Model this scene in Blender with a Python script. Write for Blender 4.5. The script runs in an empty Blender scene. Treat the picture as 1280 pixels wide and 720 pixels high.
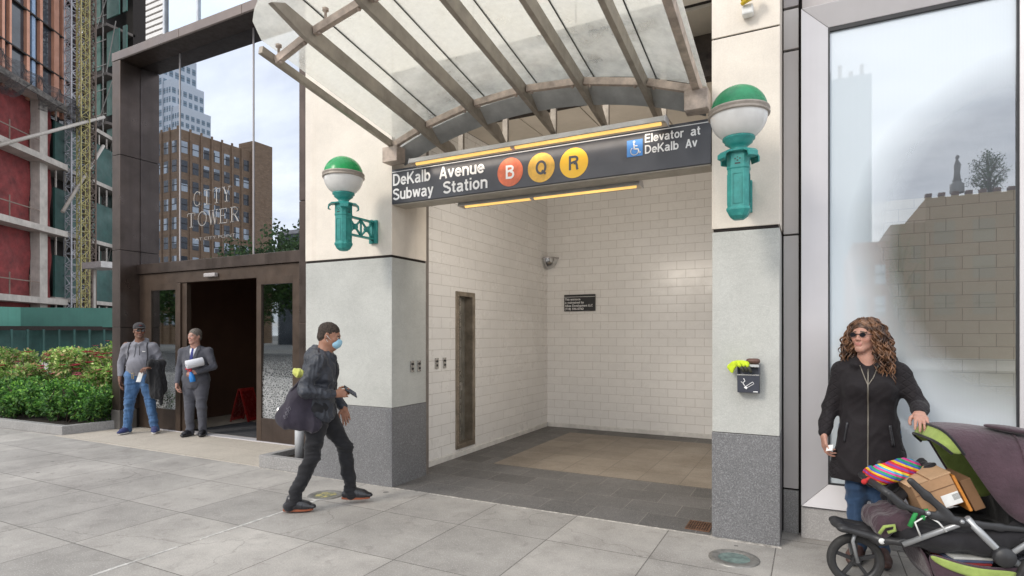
import bpy, bmesh, math, random
import numpy as np
from mathutils import Vector, Matrix
random.seed(7); RNG = np.random.default_rng(7)
SC = bpy.context.scene
COL = SC.collection
R = math.radians
PI = math.pi

# ------------------------------------------------------------------ helpers
def tag(o, label=None, cat=None, group=None, kind=None):
    if label: o['label'] = label
    if cat: o['category'] = cat
    if group: o['group'] = group
    if kind: o['kind'] = kind
    return o

def thing(name, label, cat, loc=(0, 0, 0), rz=0.0, group=None):
    o = bpy.data.objects.new(name, None); COL.objects.link(o)
    o.empty_display_size = 0.2
    o.location = loc; o.rotation_euler = (0, 0, rz)
    return tag(o, label, cat, group)

def mat_of(o):
    m = Matrix.LocRotScale(o.location, o.rotation_euler, o.scale)
    return (mat_of(o.parent) @ m) if o.parent else m

def link(name, me, parent=None, mats=()):
    o = bpy.data.objects.new(name, me); COL.objects.link(o)
    for m in mats: me.materials.append(m)
    if parent: o.parent = parent
    return o

class MB:
    """collects shapes in one mesh"""
    def __init__(s): s.v = []; s.f = []; s.mi = []; s.sm = []; s.m = 0; s.smooth = False
    def add(s, vs, fs):
        b = len(s.v); s.v += [tuple(p) for p in vs]
        for f in fs:
            s.f.append([b + i for i in f]); s.mi.append(s.m); s.sm.append(s.smooth)
        return s
    def box(s, x0, x1, y0, y1, z0, z1):
        vs = [(x, y, z) for z in (z0, z1) for y in (y0, y1) for x in (x0, x1)]
        return s.add(vs, [(0, 2, 3, 1), (4, 5, 7, 6), (0, 1, 5, 4), (2, 6, 7, 3), (0, 4, 6, 2), (1, 3, 7, 5)])
    def quad(s, a, b, c, d): return s.add([a, b, c, d], [(0, 1, 2, 3)])
    def bar(s, a, b, w, h, up=(0, 0, 1)):
        a = Vector(a); b = Vector(b); d = (b - a).normalized()
        u = Vector(up); sx = d.cross(u)
        if sx.length < 1e-4: sx = d.cross(Vector((1, 0, 0)))
        sx.normalize(); uz = sx.cross(d).normalized()
        vs = []
        for p in (a, b):
            for i, j in ((-1, -1), (1, -1), (1, 1), (-1, 1)):
                vs.append(p + sx * (i * w / 2) + uz * (j * h / 2))
        return s.add(vs, [(0, 1, 2, 3), (7, 6, 5, 4), (0, 4, 5, 1), (1, 5, 6, 2), (2, 6, 7, 3), (3, 7, 4, 0)])
    def tube(s, pts, r, n=10, caps=True):
        pts = [Vector(p) for p in pts]; rs = r if isinstance(r, (list, tuple)) else [r] * len(pts)
        old = s.smooth; s.smooth = True
        prev = None; vs = []
        for i, p in enumerate(pts):
            if i == 0: d = pts[1] - p
            elif i == len(pts) - 1: d = p - pts[i - 1]
            else: d = (pts[i + 1] - p).normalized() + (p - pts[i - 1]).normalized()
            d.normalize()
            if prev is None:
                u = d.cross(Vector((0, 0, 1)))
                if u.length < 1e-3: u = d.cross(Vector((1, 0, 0)))
            else:
                u = prev - d * prev.dot(d)
            u.normalize(); prev = u; w = d.cross(u)
            for k in range(n):
                a = 2 * PI * k / n
                vs.append(p + (u * math.cos(a) + w * math.sin(a)) * rs[i])
        fs = []
        for i in range(len(pts) - 1):
            for k in range(n):
                fs.append((i * n + k, i * n + (k + 1) % n, (i + 1) * n + (k + 1) % n, (i + 1) * n + k))
        b = len(s.v); s.add(vs, fs); s.smooth = False
        if caps:
            s.f.append([b + k for k in range(n)][::-1]); s.mi.append(s.m); s.sm.append(False)
            s.f.append([b + (len(pts) - 1) * n + k for k in range(n)]); s.mi.append(s.m); s.sm.append(False)
        s.smooth = old
        return s
    def lathe(s, prof, c=(0, 0, 0), n=32, axis='Z', smooth=True, caps=False):
        """prof list of (r, h)"""
        old = s.smooth; s.smooth = smooth
        vs = []
        for r, h in prof:
            for k in range(n):
                a = 2 * PI * k / n; x, y = r * math.cos(a), r * math.sin(a)
                if axis == 'Z': p = (x, y, h)
                elif axis == 'Y': p = (x, h, y)
                else: p = (h, x, y)
                vs.append((c[0] + p[0], c[1] + p[1], c[2] + p[2]))
        fs = []
        for i in range(len(prof) - 1):
            for k in range(n):
                f = (i * n + k, i * n + (k + 1) % n, (i + 1) * n + (k + 1) % n, (i + 1) * n + k)
                fs.append(f if axis != 'Y' else f[::-1])
        b = len(s.v); s.add(vs, fs); s.smooth = False
        if caps:
            for i in (0, len(prof) - 1):
                s.f.append([b + i * n + k for k in range(n)]); s.mi.append(s.m); s.sm.append(False)
        s.smooth = old
        return s
    def prism(s, poly, lo, hi, plane='XZ'):
        """extrude 2D poly; plane XZ extrudes along Y, YZ along X, XY along Z"""
        def P(a, b, e):
            return {'XZ': (a, e, b), 'YZ': (e, a, b), 'XY': (a, b, e)}[plane]
        n = len(poly)
        vs = [P(a, b, lo) for a, b in poly] + [P(a, b, hi) for a, b in poly]
        fs = [tuple(range(n)), tuple(range(2 * n - 1, n - 1, -1))]
        for i in range(n): fs.append((i, (i + 1) % n, n + (i + 1) % n, n + i)[::-1])
        return s.add(vs, fs)
    def build(s, name, mats, parent=None, bevel=0.0, world=True, fixn=True, seg=2):
        if not isinstance(mats, (list, tuple)): mats = [mats]
        vs = s.v
        if parent is not None and world:
            inv = mat_of(parent).inverted()
            vs = [tuple(inv @ Vector(p)) for p in vs]
        me = bpy.data.meshes.new(name); me.from_pydata(vs, [], s.f)
        me.polygons.foreach_set('material_index', s.mi)
        me.polygons.foreach_set('use_smooth', s.sm)
        if fixn:
            bm = bmesh.new(); bm.from_mesh(me); bmesh.ops.recalc_face_normals(bm, faces=bm.faces); bm.to_mesh(me); bm.free()
        me.update()
        o = link(name, me, parent, mats)
        if bevel:
            b = o.modifiers.new('bevel', 'BEVEL'); b.width = bevel; b.segments = seg; b.limit_method = 'ANGLE'; b.angle_limit = R(40)
        return o

def copy_tree(o, parent=None):
    c = o.copy(); COL.objects.link(c)
    if parent: c.parent = parent
    for ch in list(o.children): copy_tree(ch, c)
    return c

# ---- camera calibration
CS, CC, FPX, HY, CH = math.sin(R(27.25)), math.cos(R(27.25)), 728.0, 418.0, 1.6
def ratio(px):
    t = (px - 640) / FPX
    return (-CS + t * CC) / (CC + t * CS)
def XatY(px, Y): return ratio(px) * Y
def ZatY(px, py, Y):
    t = (px - 640) / FPX
    return CH + (HY - py) / FPX * (Y / (CC + t * CS))
def PD(px, py, D):
    t = (px - 640) / FPX
    return Vector((D * (-CS + t * CC), D * (CC + t * CS), CH + (HY - py) / FPX * D))

# ------------------------------------------------------------------ materials
def newmat(name):
    m = bpy.data.materials.new(name); m.use_nodes = True
    nt = m.node_tree; b = nt.nodes['Principled BSDF']
    return m, nt, b
def N(nt, t, **k):
    n = nt.nodes.new(t)
    for a, v in k.items():
        if a.startswith('i_'): n.inputs[a[2:].replace('_', ' ')].default_value = v
        else: setattr(n, a, v)
    return n
def L(nt, a, b): nt.links.new(a, b)
def rgba(c): return (c[0], c[1], c[2], 1.0)
def mixc(nt, fac, a, b, mode='MIX'):
    n = N(nt, 'ShaderNodeMix', data_type='RGBA', blend_type=mode)
    for sock, v in ((n.inputs[0], fac), (n.inputs[6], a), (n.inputs[7], b)):
        if hasattr(v, 'is_output') or hasattr(v, 'links'): L(nt, v, sock)
        elif isinstance(v, (int, float)): sock.default_value = v
        else: sock.default_value = rgba(v)
    return n.outputs[2]
def maprange(nt, v, a, b, c=0.0, d=1.0):
    n = N(nt, 'ShaderNodeMapRange'); L(nt, v, n.inputs[0])
    for i, x in enumerate((a, b, c, d)): n.inputs[i + 1].default_value = x
    return n.outputs[0]
def math_(nt, op, a, b=None):
    n = N(nt, 'ShaderNodeMath', operation=op)
    for i, v in enumerate((a, b)):
        if v is None: continue
        if isinstance(v, (int, float)): n.inputs[i].default_value = v
        else: L(nt, v, n.inputs[i])
    return n.outputs[0]
def noise_(nt, vec, scale, detail=6, rough=0.6, dist=0.0):
    n = N(nt, 'ShaderNodeTexNoise'); n.inputs['Scale'].default_value = scale
    n.inputs['Detail'].default_value = detail; n.inputs['Roughness'].default_value = rough
    n.inputs['Distortion'].default_value = dist
    L(nt, vec, n.inputs['Vector']); return n.outputs['Fac']
def coords(nt): return N(nt, 'ShaderNodeTexCoord').outputs['Object']
def wcoords(nt): return N(nt, 'ShaderNodeNewGeometry').outputs['Position']
def mapping(nt, v, scale=(1, 1, 1), loc=(0, 0, 0), rot=(0, 0, 0)):
    n = N(nt, 'ShaderNodeMapping'); L(nt, v, n.inputs[0])
    n.inputs['Scale'].default_value = scale; n.inputs['Location'].default_value = loc; n.inputs['Rotation'].default_value = rot
    return n.outputs[0]
def planar(nt, v, u='X', w='Z', ou=0, ow=0):
    s = N(nt, 'ShaderNodeSeparateXYZ'); L(nt, v, s.inputs[0])
    c = N(nt, 'ShaderNodeCombineXYZ')
    L(nt, math_(nt, 'SUBTRACT', s.outputs[u], ou), c.inputs[0]); L(nt, math_(nt, 'SUBTRACT', s.outputs[w], ow), c.inputs[1])
    return c.outputs[0]
def bump(nt, b, h, strength=0.2, dist=0.01):
    n = N(nt, 'ShaderNodeBump'); n.inputs['Strength'].default_value = strength; n.inputs['Distance'].default_value = dist
    L(nt, h, n.inputs['Height'])
    if b.inputs['Normal'].is_linked:
        L(nt, b.inputs['Normal'].links[0].from_socket, n.inputs['Normal'])
    L(nt, n.outputs[0], b.inputs['Normal'])

def M(name, c, rough=0.6, metal=0.0, var=0.15, vs=6.0, bs=0.0, bscale=60.0, spec=0.5, streak=0.0, coat=0.0, c2=None, sheen=0.0, fine=0.0):
    """general procedural material: large blotches, optional vertical streaks, fine bump"""
    m, nt, b = newmat(name); co = wcoords(nt) if False else coords(nt)
    n1 = noise_(nt, co, vs, 6, 0.65)
    f = maprange(nt, n1, 0.3, 0.7)
    d = c2 or tuple(max(0, x * (1 - var * 1.6)) for x in c)
    h = tuple(min(1, x * (1 + var * 0.5)) for x in c)
    col = mixc(nt, f, d, h)
    if streak:
        st = noise_(nt, mapping(nt, co, (9, 9, 0.35)), 1.0, 5, 0.6)
        col = mixc(nt, maprange(nt, st, 0.5, 0.75, 0, streak), col, tuple(x * 0.45 for x in c))
    if fine:
        fn = noise_(nt, co, bscale, 3, 0.6)
        col = mixc(nt, maprange(nt, fn, 0.35, 0.65, 0, fine), col, tuple(x * 0.5 for x in c))
    L(nt, col, b.inputs['Base Color'])
    L(nt, maprange(nt, noise_(nt, co, vs * 2.3, 4), 0.3, 0.7, max(0.02, rough - 0.08), min(1, rough + 0.1)), b.inputs['Roughness'])
    b.inputs['Metallic'].default_value = metal
    b.inputs['Specular IOR Level'].default_value = spec
    b.inputs['Coat Weight'].default_value = coat
    if sheen: b.inputs['Sheen Weight'].default_value = sheen
    if bs: bump(nt, b, noise_(nt, co, bscale, 4), bs, 0.01)
    return m

def emis(name, c, s):
    m, nt, b = newmat(name)
    b.inputs['Base Color'].default_value = rgba(c); b.inputs['Emission Color'].default_value = rgba(c)
    co = coords(nt); n = noise_(nt, co, 3.0, 3)
    L(nt, maprange(nt, n, 0.3, 0.7, s * 0.8, s * 1.2), b.inputs['Emission Strength'])
    return m

def tile_mat(name, u, c, mortar, bw, rh, ms, rough=0.25, off=0.5, var=0.06, ou=0, ow=0, w='Z', grime=0.3, bumpy=0.4, spec=0.5, c2=None, speck=0.0):
    m, nt, b = newmat(name); co = wcoords(nt)
    br = N(nt, 'ShaderNodeTexBrick'); br.offset = off; br.squash = 1.0
    L(nt, planar(nt, co, u, w, ou, ow), br.inputs['Vector'])
    br.inputs['Scale'].default_value = 1; br.inputs['Mortar Size'].default_value = ms
    br.inputs['Mortar Smooth'].default_value = 0.15
    br.inputs['Brick Width'].default_value = bw; br.inputs['Row Height'].default_value = rh
    br.inputs['Bias'].default_value = 0.0
    br.inputs['Color1'].default_value = rgba(c); br.inputs['Color2'].default_value = rgba(c2 or tuple(x * (1 - var) for x in c))
    br.inputs['Mortar'].default_value = rgba(mortar)
    g = maprange(nt, noise_(nt, co, 1.3, 8, 0.7), 0.4, 0.75, 0, grime)
    col = mixc(nt, g, br.outputs['Color'], tuple(x * 0.5 for x in c))
    if speck:
        sp = noise_(nt, co, 220, 2, 0.5)
        col = mixc(nt, maprange(nt, sp, 0.4, 0.62, 0, speck), col, tuple(x * 0.3 for x in c))
        sp2 = noise_(nt, co, 160, 2, 0.5)
        col = mixc(nt, maprange(nt, sp2, 0.56, 0.66, 0, speck), col, tuple(min(1, x * 1.9) for x in c))
    L(nt, col, b.inputs['Base Color'])
    L(nt, maprange(nt, g, 0, max(grime, .01), rough, min(1, rough + 0.2)), b.inputs['Roughness'])
    b.inputs['Specular IOR Level'].default_value = spec
    inv = math_(nt, 'SUBTRACT', 1.0, br.outputs['Fac'])
    bump(nt, b, inv, bumpy, 0.004)
    return m

def stone_mat(name, c, rough=0.5, speck=0.5, sscale=180, streak=0.15, bs=0.1, vein=0.0, edge=0.0):
    m, nt, b = newmat(name); co = wcoords(nt)
    big = maprange(nt, noise_(nt, co, 2.2, 8, 0.65), 0.35, 0.7)
    col = mixc(nt, big, tuple(x * 0.88 for x in c), tuple(min(1, x * 1.06) for x in c))
    s1 = noise_(nt, co, sscale, 2, 0.5)
    col = mixc(nt, maprange(nt, s1, 0.42, 0.6, 0, speck), col, tuple(x * 0.35 for x in c))
    s2 = noise_(nt, mapping(nt, co, loc=(3, 5, 7)), sscale * 0.8, 2, 0.5)
    col = mixc(nt, maprange(nt, s2, 0.54, 0.64, 0, speck), col, tuple(min(1, x * 1.8) for x in c))
    if vein:
        v = noise_(nt, mapping(nt, co, (1, 1, 2.0), rot=(0.3, 0.5, 0)), 3.0, 9, 0.75, 1.5)
        vv = maprange(nt, math_(nt, 'ABSOLUTE', math_(nt, 'SUBTRACT', v, 0.5)), 0.0, 0.02, vein, 0)
        col = mixc(nt, vv, col, tuple(x * 0.5 for x in c))
    if streak:
        st = noise_(nt, mapping(nt, co, (7, 7, 0.3)), 1.0, 6, 0.65)
        col = mixc(nt, maprange(nt, st, 0.52, 0.8, 0, streak), col, tuple(x * f for x, f in zip(c, (0.6, 0.52, 0.42))))
    L(nt, col, b.inputs['Base Color']); b.inputs['Roughness'].default_value = rough
    if bs: bump(nt, b, noise_(nt, co, sscale * 0.6, 3), bs, 0.004)
    return m

def glassy(name, tint=(0.8, 0.85, 0.9), refl=0.3, dirt=0.1, dirtc=(0.6, 0.6, 0.55), rough=0.02, trans=None, dscale=3.0, wave=0.0):
    """thin glazing: transparent + mirror + a film of dirt"""
    m = bpy.data.materials.new(name); m.use_nodes = True; nt = m.node_tree; nt.nodes.clear()
    out = N(nt, 'ShaderNodeOutputMaterial'); co = wcoords(nt)
    tr = N(nt, 'ShaderNodeBsdfTransparent'); tr.inputs[0].default_value = rgba(trans or tint)
    gl = N(nt, 'ShaderNodeBsdfGlossy'); gl.inputs[0].default_value = rgba(tint); gl.inputs['Roughness'].default_value = rough
    lw = N(nt, 'ShaderNodeLayerWeight'); lw.inputs[0].default_value = 0.35
    f = maprange(nt, lw.outputs['Facing'], 0, 1, refl, min(1, refl + 0.35))
    if wave:
        bp = N(nt, 'ShaderNodeBump'); bp.inputs['Strength'].default_value = wave; bp.inputs['Distance'].default_value = 0.02
        L(nt, noise_(nt, co, 0.7, 1), bp.inputs['Height']); L(nt, bp.outputs[0], gl.inputs['Normal'])
    mx = N(nt, 'ShaderNodeMixShader'); L(nt, f, mx.inputs[0]); L(nt, tr.outputs[0], mx.inputs[1]); L(nt, gl.outputs[0], mx.inputs[2])
    df = N(nt, 'ShaderNodeBsdfDiffuse'); df.inputs[0].default_value = rgba(dirtc)
    tl = N(nt, 'ShaderNodeBsdfTranslucent'); tl.inputs[0].default_value = rgba(dirtc)
    m2 = N(nt, 'ShaderNodeMixShader'); m2.inputs[0].default_value = 0.7; L(nt, df.outputs[0], m2.inputs[1]); L(nt, tl.outputs[0], m2.inputs[2])
    m3 = N(nt, 'ShaderNodeMixShader')
    n = noise_(nt, co, dscale, 8, 0.7)
    L(nt, maprange(nt, n, 0.3, 0.75, dirt * 0.5, dirt * 1.8), m3.inputs[0]); L(nt, mx.outputs[0], m3.inputs[1]); L(nt, m2.outputs[0], m3.inputs[2])
    L(nt, m3.outputs[0], out.inputs[0])
    return m

def vcol_mat(name, rough=0.6, trans=0.0, spec=0.3, bs=0.0, bscale=80, sheen=0.0, metal=0.0):
    m, nt, b = newmat(name)
    a = N(nt, 'ShaderNodeVertexColor'); a.layer_name = 'col'
    co = coords(nt)
    n = maprange(nt, noise_(nt, co, 14, 5), 0.3, 0.7, 0.82, 1.12)
    hs = N(nt, 'ShaderNodeHueSaturation'); L(nt, a.outputs['Color'], hs.inputs['Color']); L(nt, n, hs.inputs['Value'])
    L(nt, hs.outputs[0], b.inputs['Base Color'])
    b.inputs['Roughness'].default_value = rough; b.inputs['Specular IOR Level'].default_value = spec
    b.inputs['Metallic'].default_value = metal
    if sheen: b.inputs['Sheen Weight'].default_value = sheen
    if bs: bump(nt, b, noise_(nt, co, bscale, 4), bs, 0.006)
    if trans:
        out = nt.nodes['Material Output']; tl = N(nt, 'ShaderNodeBsdfTranslucent'); L(nt, hs.outputs[0], tl.inputs[0])
        mx = N(nt, 'ShaderNodeMixShader'); mx.inputs[0].default_value = trans
        L(nt, b.outputs[0], mx.inputs[1]); L(nt, tl.outputs[0], mx.inputs[2]); L(nt, mx.outputs[0], out.inputs[0])
    return m

# text as mesh in the XZ plane facing -Y, left end at x, baseline z
def text_mb(mb, s, x, z, cap, width, y, bold=0.012, depth=0.002, font_spacing=1.0, xaxis=None):
    cu = bpy.data.curves.new('t', 'FONT'); cu.body = s; cu.size = 1.0; cu.offset = bold; cu.space_character = font_spacing
    cu.space_word = 1.15
    ob = bpy.data.objects.new('t', cu); COL.objects.link(ob)
    dg = bpy.context.evaluated_depsgraph_get(); me = ob.evaluated_get(dg).to_mesh()
    vs = [v.co.copy() for v in me.vertices]; fs = [tuple(p.vertices) for p in me.polygons]
    ob.evaluated_get(dg).to_mesh_clear(); bpy.data.objects.remove(ob); bpy.data.curves.remove(cu)
    x0 = min(v.x for v in vs); x1 = max(v.x for v in vs)
    capu = 0.729 + bold
    kx = (width / (x1 - x0)) if width else cap / capu; kz = cap / capu
    P = [(x + (v.x - x0) * kx, y, z + v.y * kz) for v in vs]
    mb.add(P, fs)

# ---- fast mesh from numpy
def np_mesh(name, V, F, parent=None, mats=(), col=None, smooth=False, mi=None):
    """F (n,k) int array, k is 3 or 4"""
    me = bpy.data.meshes.new(name)
    n, k = F.shape
    me.vertices.add(len(V)); me.vertices.foreach_set('co', np.ascontiguousarray(V, dtype=np.float32).ravel())
    me.loops.add(n * k); me.loops.foreach_set('vertex_index', np.ascontiguousarray(F, dtype=np.int32).ravel())
    me.polygons.add(n)
    me.polygons.foreach_set('loop_start', np.arange(0, n * k, k, dtype=np.int32))
    me.polygons.foreach_set('loop_total', np.full(n, k, dtype=np.int32))
    me.polygons.foreach_set('use_smooth', np.full(n, smooth, dtype=bool))
    if mi is not None: me.polygons.foreach_set('material_index', np.ascontiguousarray(mi, dtype=np.int32))
    me.update(calc_edges=True)
    if col is not None:
        ca = me.color_attributes.new('col', 'FLOAT_COLOR', 'POINT')
        c4 = np.ones((len(V), 4), dtype=np.float32); c4[:, :3] = col
        ca.data.foreach_set('color', c4.ravel())
    return link(name, me, parent, mats)

def leaves(P, size, colors, rng=RNG, updir=0.3, dirs=None, aspect=0.55, fold=0.25):
    """P (n,3) centres -> folded diamond leaves; returns V,F,C"""
    n = len(P)
    d = rng.normal(size=(n, 3)) if dirs is None else dirs + rng.normal(size=(n, 3)) * 0.5
    d /= np.linalg.norm(d, axis=1)[:, None] + 1e-9
    nn = rng.normal(size=(n, 3)); nn[:, 2] += updir * 3
    s = np.cross(d, nn); s /= np.linalg.norm(s, axis=1)[:, None] + 1e-9
    up = np.cross(s, d)
    sz = size * rng.uniform(0.6, 1.3, n)[:, None]
    a = P - d * sz * 0.5; b = P + d * sz * 0.5
    l = P + s * sz * aspect * 0.5 + up * sz * fold * 0.4; r = P - s * sz * aspect * 0.5 + up * sz * fold * 0.4
    V = np.stack([a, r, b, l], 1).reshape(-1, 3)
    i = np.arange(n)[:, None] * 4
    F = np.concatenate([np.concatenate([i, i + 1, i + 2], 1), np.concatenate([i, i + 2, i + 3], 1)], 0)
    C = np.repeat(colors, 4, axis=0)
    return V, F, C
# ------------------------------------------------------------------ camera, world, light
cam = bpy.data.cameras.new('camera'); cam.sensor_width = 36; cam.lens = FPX / 1280 * 36
cam.shift_y = (HY - 360) / 1280; cam.clip_start = 0.05; cam.clip_end = 1500
co_ = bpy.data.objects.new('camera', cam); COL.objects.link(co_)
co_.location = (0, 0, CH); co_.rotation_euler = (R(90), 0, R(27.25)); SC.camera = co_
SC.view_settings.view_transform = 'Standard'; SC.view_settings.look = 'None'; SC.view_settings.exposure = 0
SC.cycles.max_bounces = 8; SC.cycles.transparent_max_bounces = 16; SC.cycles.sample_clamp_indirect = 6
SUN_EL, SUN_AZ = 34.0, 206.0     # azimuth from +Y clockwise
w = bpy.data.worlds.new('World'); SC.world = w; w.use_nodes = True; nt = w.node_tree
bg = nt.nodes['Background']
sky = N(nt, 'ShaderNodeTexSky', sky_type='NISHITA', sun_disc=False); sky.sun_elevation = R(SUN_EL); sky.sun_rotation = R(SUN_AZ)
sky.air_density = 1.0; sky.dust_density = 2.5
tc = N(nt, 'ShaderNodeTexCoord').outputs['Generated']
sp = N(nt, 'ShaderNodeSeparateXYZ'); L(nt, tc, sp.inputs[0])
zc = math_(nt, 'ADD', math_(nt, 'MAXIMUM', sp.outputs[2], 0.0), 0.22)
cb = N(nt, 'ShaderNodeCombineXYZ'); L(nt, math_(nt, 'DIVIDE', sp.outputs[0], zc), cb.inputs[0]); L(nt, math_(nt, 'DIVIDE', sp.outputs[1], zc), cb.inputs[1])
cl = noise_(nt, cb.outputs[0], 1.1, 7, 0.55, 0.3)
cl2 = noise_(nt, mapping(nt, cb.outputs[0], (1, 2.2, 1), (4, 2, 0)), 1.6, 6, 0.55)
ccol = mixc(nt, maprange(nt, cl2, 0.35, 0.68), (8.4, 8.9, 9.8), (12.6, 12.9, 13.3))
skm = mixc(nt, 1.0, sky.outputs[0], (1.6, 1.6, 1.6), 'MULTIPLY')
L(nt, mixc(nt, maprange(nt, cl, 0.30, 0.50, 0.55, 1.0), skm, ccol), bg.inputs['Color'])
bg.inputs['Strength'].default_value = 0.15
sun = bpy.data.lights.new('sun', 'SUN'); sun.energy = 1.6; sun.angle = R(14); sun.color = (1.0, 0.93, 0.83)
so = bpy.data.objects.new('sun', sun); COL.objects.link(so)
az = R(SUN_AZ); sd = Vector((math.sin(az) * math.cos(R(SUN_EL)), math.cos(az) * math.cos(R(SUN_EL)), math.sin(R(SUN_EL))))
so.rotation_euler = (-sd).to_track_quat('-Z', 'Y').to_euler(); so.location = sd * 40

# ------------------------------------------------------------------ common materials
m_cream = stone_mat('cream stone', (0.77, 0.70, 0.61), 0.6, 0.06, 90, 0.22, 0.05)
m_mid = stone_mat('pale green grey stone', (0.50, 0.505, 0.475), 0.5, 0.12, 150, 0.10, 0.05, vein=0.25)
m_gran = stone_mat('dark grey granite', (0.19, 0.19, 0.195), 0.45, 0.5, 130, 0.05, 0.08)
m_gran2 = stone_mat('grey granite curb', (0.33, 0.32, 0.31), 0.6, 0.4, 120, 0.15, 0.1)
m_dark = M('shadow gap', (0.02, 0.014, 0.012), 0.8)
m_bronze = M('dark bronze', (0.115, 0.088, 0.075), 0.34, 0.75, 0.25, 1.6, 0.04, 30, streak=0.35)
m_bronzed = M('dark bronze door metal', (0.10, 0.07, 0.052), 0.4, 0.55, 0.2, 3, 0.03, 30)
m_steel = M('weathered taupe steel', (0.42, 0.37, 0.31), 0.5, 0.35, 0.22, 5, 0.05, 40, streak=0.2)
m_steel2 = M('stained purlin steel', (0.56, 0.46, 0.39), 0.55, 0.3, 0.3, 9, 0.08, 40)
m_alu = M('pale aluminium panel', (0.60, 0.58, 0.59), 0.42, 0.15, 0.04, 1.5, streak=0.08)
m_alud = M('grey aluminium panel', (0.42, 0.39, 0.385), 0.45, 0.15, 0.06, 1.5, streak=0.15)
m_aluw = M('warm grey aluminium panel', (0.60, 0.57, 0.55), 0.45, 0.1, 0.05, 1.5, streak=0.15)
m_chrome = M('brushed metal', (0.55, 0.54, 0.52), 0.28, 0.9, 0.1, 8)
m_black = M('matt black', (0.025, 0.025, 0.027), 0.5)
m_white = M('white enamel', (0.8, 0.8, 0.78), 0.4)

# ------------------------------------------------------------------ ground
def pave_mat():
    m, nt, b = newmat('concrete flags'); co = wcoords(nt)
    br = N(nt, 'ShaderNodeTexBrick'); br.offset = 0.0
    L(nt, planar(nt, co, 'X', 'Y', -0.24, 4.15), br.inputs['Vector'])
    br.inputs['Scale'].default_value = 1; br.inputs['Mortar Size'].default_value = 0.0045; br.inputs['Mortar Smooth'].default_value = 0.3
    br.inputs['Brick Width'].default_value = 0.80; br.inputs['Row Height'].default_value = 0.86
    br.inputs['Color1'].default_value = (0.43, 0.408, 0.38, 1); br.inputs['Color2'].default_value = (0.33, 0.315, 0.295, 1)
    br.inputs['Mortar'].default_value = (0.12, 0.11, 0.10, 1)
    blot = maprange(nt, noise_(nt, co, 1.1, 10, 0.74), 0.36, 0.64, 0, 1)
    col = mixc(nt, blot, mixc(nt, 1.0, br.outputs['Color'], (0.74, 0.73, 0.72), 'MULTIPLY'), mixc(nt, 1.0, br.outputs['Color'], (1.20, 1.19, 1.17), 'MULTIPLY'))
    fine = maprange(nt, noise_(nt, co, 95, 3, 0.6), 0.35, 0.65, 0, 0.32)
    col = mixc(nt, fine, col, (0.20, 0.19, 0.18))
    pale = maprange(nt, noise_(nt, mapping(nt, co, loc=(9, 3, 0)), 110, 2, 0.5), 0.6, 0.68, 0, 0.6)
    col = mixc(nt, pale, col, (0.6, 0.58, 0.55))
    st = maprange(nt, noise_(nt, mapping(nt, co, loc=(2, 7, 0)), 4.5, 9, 0.75, 0.6), 0.54, 0.72, 0, 0.6)
    col = mixc(nt, st, col, (0.17, 0.155, 0.14))
    ck = N(nt, 'ShaderNodeTexVoronoi'); ck.feature = 'DISTANCE_TO_EDGE'; ck.inputs['Scale'].default_value = 0.42
    wv = N(nt, 'ShaderNodeVectorMath', operation='ADD'); L(nt, planar(nt, co, 'X', 'Y', 1.3, .4), wv.inputs[0])
    nz = N(nt, 'ShaderNodeTexNoise'); nz.inputs['Scale'].default_value = 2.5; nz.inputs['Detail'].default_value = 7; L(nt, co, nz.inputs['Vector'])
    sc3 = N(nt, 'ShaderNodeVectorMath', operation='SCALE'); sc3.inputs['Scale'].default_value = 0.5; L(nt, nz.outputs['Color'], sc3.inputs[0]); L(nt, sc3.outputs[0], wv.inputs[1]); L(nt, wv.outputs[0], ck.inputs['Vector'])
    crk = math_(nt, 'MULTIPLY', math_(nt, 'LESS_THAN', ck.outputs['Distance'], 0.0022), math_(nt, 'GREATER_THAN', noise_(nt, co, 0.6, 2), 0.5))
    col = mixc(nt, math_(nt, 'MULTIPLY', crk, 0.28), col, (0.09, 0.08, 0.07))
    # chewing gum spots
    vo = N(nt, 'ShaderNodeTexVoronoi'); vo.inputs['Scale'].default_value = 2.4; vo.inputs['Randomness'].default_value = 1
    L(nt, planar(nt, co, 'X', 'Y'), vo.inputs['Vector'])
    sepc = N(nt, 'ShaderNodeSeparateColor'); L(nt, vo.outputs['Color'], sepc.inputs[0])
    rad = maprange(nt, sepc.outputs[0], 0, 1, 0.02, 0.095)
    spot = math_(nt, 'LESS_THAN', vo.outputs['Distance'], rad)
    pick = math_(nt, 'LESS_THAN', sepc.outputs[1], 0.45)
    col = mixc(nt, math_(nt, 'MULTIPLY', math_(nt, 'MULTIPLY', spot, pick), 0.72), col, (0.10, 0.095, 0.09))
    pick2 = math_(nt, 'GREATER_THAN', sepc.outputs[1], 0.86)
    spot2 = math_(nt, 'LESS_THAN', vo.outputs['Distance'], 0.035)
    col = mixc(nt, math_(nt, 'MULTIPLY', math_(nt, 'MULTIPLY', spot2, pick2), 0.6), col, (0.62, 0.60, 0.58))
    L(nt, col, b.inputs['Base Color'])
    L(nt, maprange(nt, blot, 0, 1, 0.62, 0.85), b.inputs['Roughness'])
    bump(nt, b, noise_(nt, co, 140, 3), 0.25, 0.003)
    bump(nt, b, math_(nt, 'SUBTRACT', 1.0, br.outputs['Fac']), 0.5, 0.004)
    return m
MB().box(-600, 600, -600, 600, -1.0, -0.16).build('ground', M('distant ground', (0.16, 0.155, 0.15), 0.85, vs=0.3))
tag(bpy.data.objects['ground'], kind='structure')
b = MB().box(-45, 40, -3.2, 30, -0.30, 0.0)
tag(b.build('pavement', pave_mat()), kind='structure')
b = MB().box(-45, 40, -3.36, -3.2, -0.30, 0.003)
tag(b.build('kerb', m_gran2, bevel=0.015), kind='structure')
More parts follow.
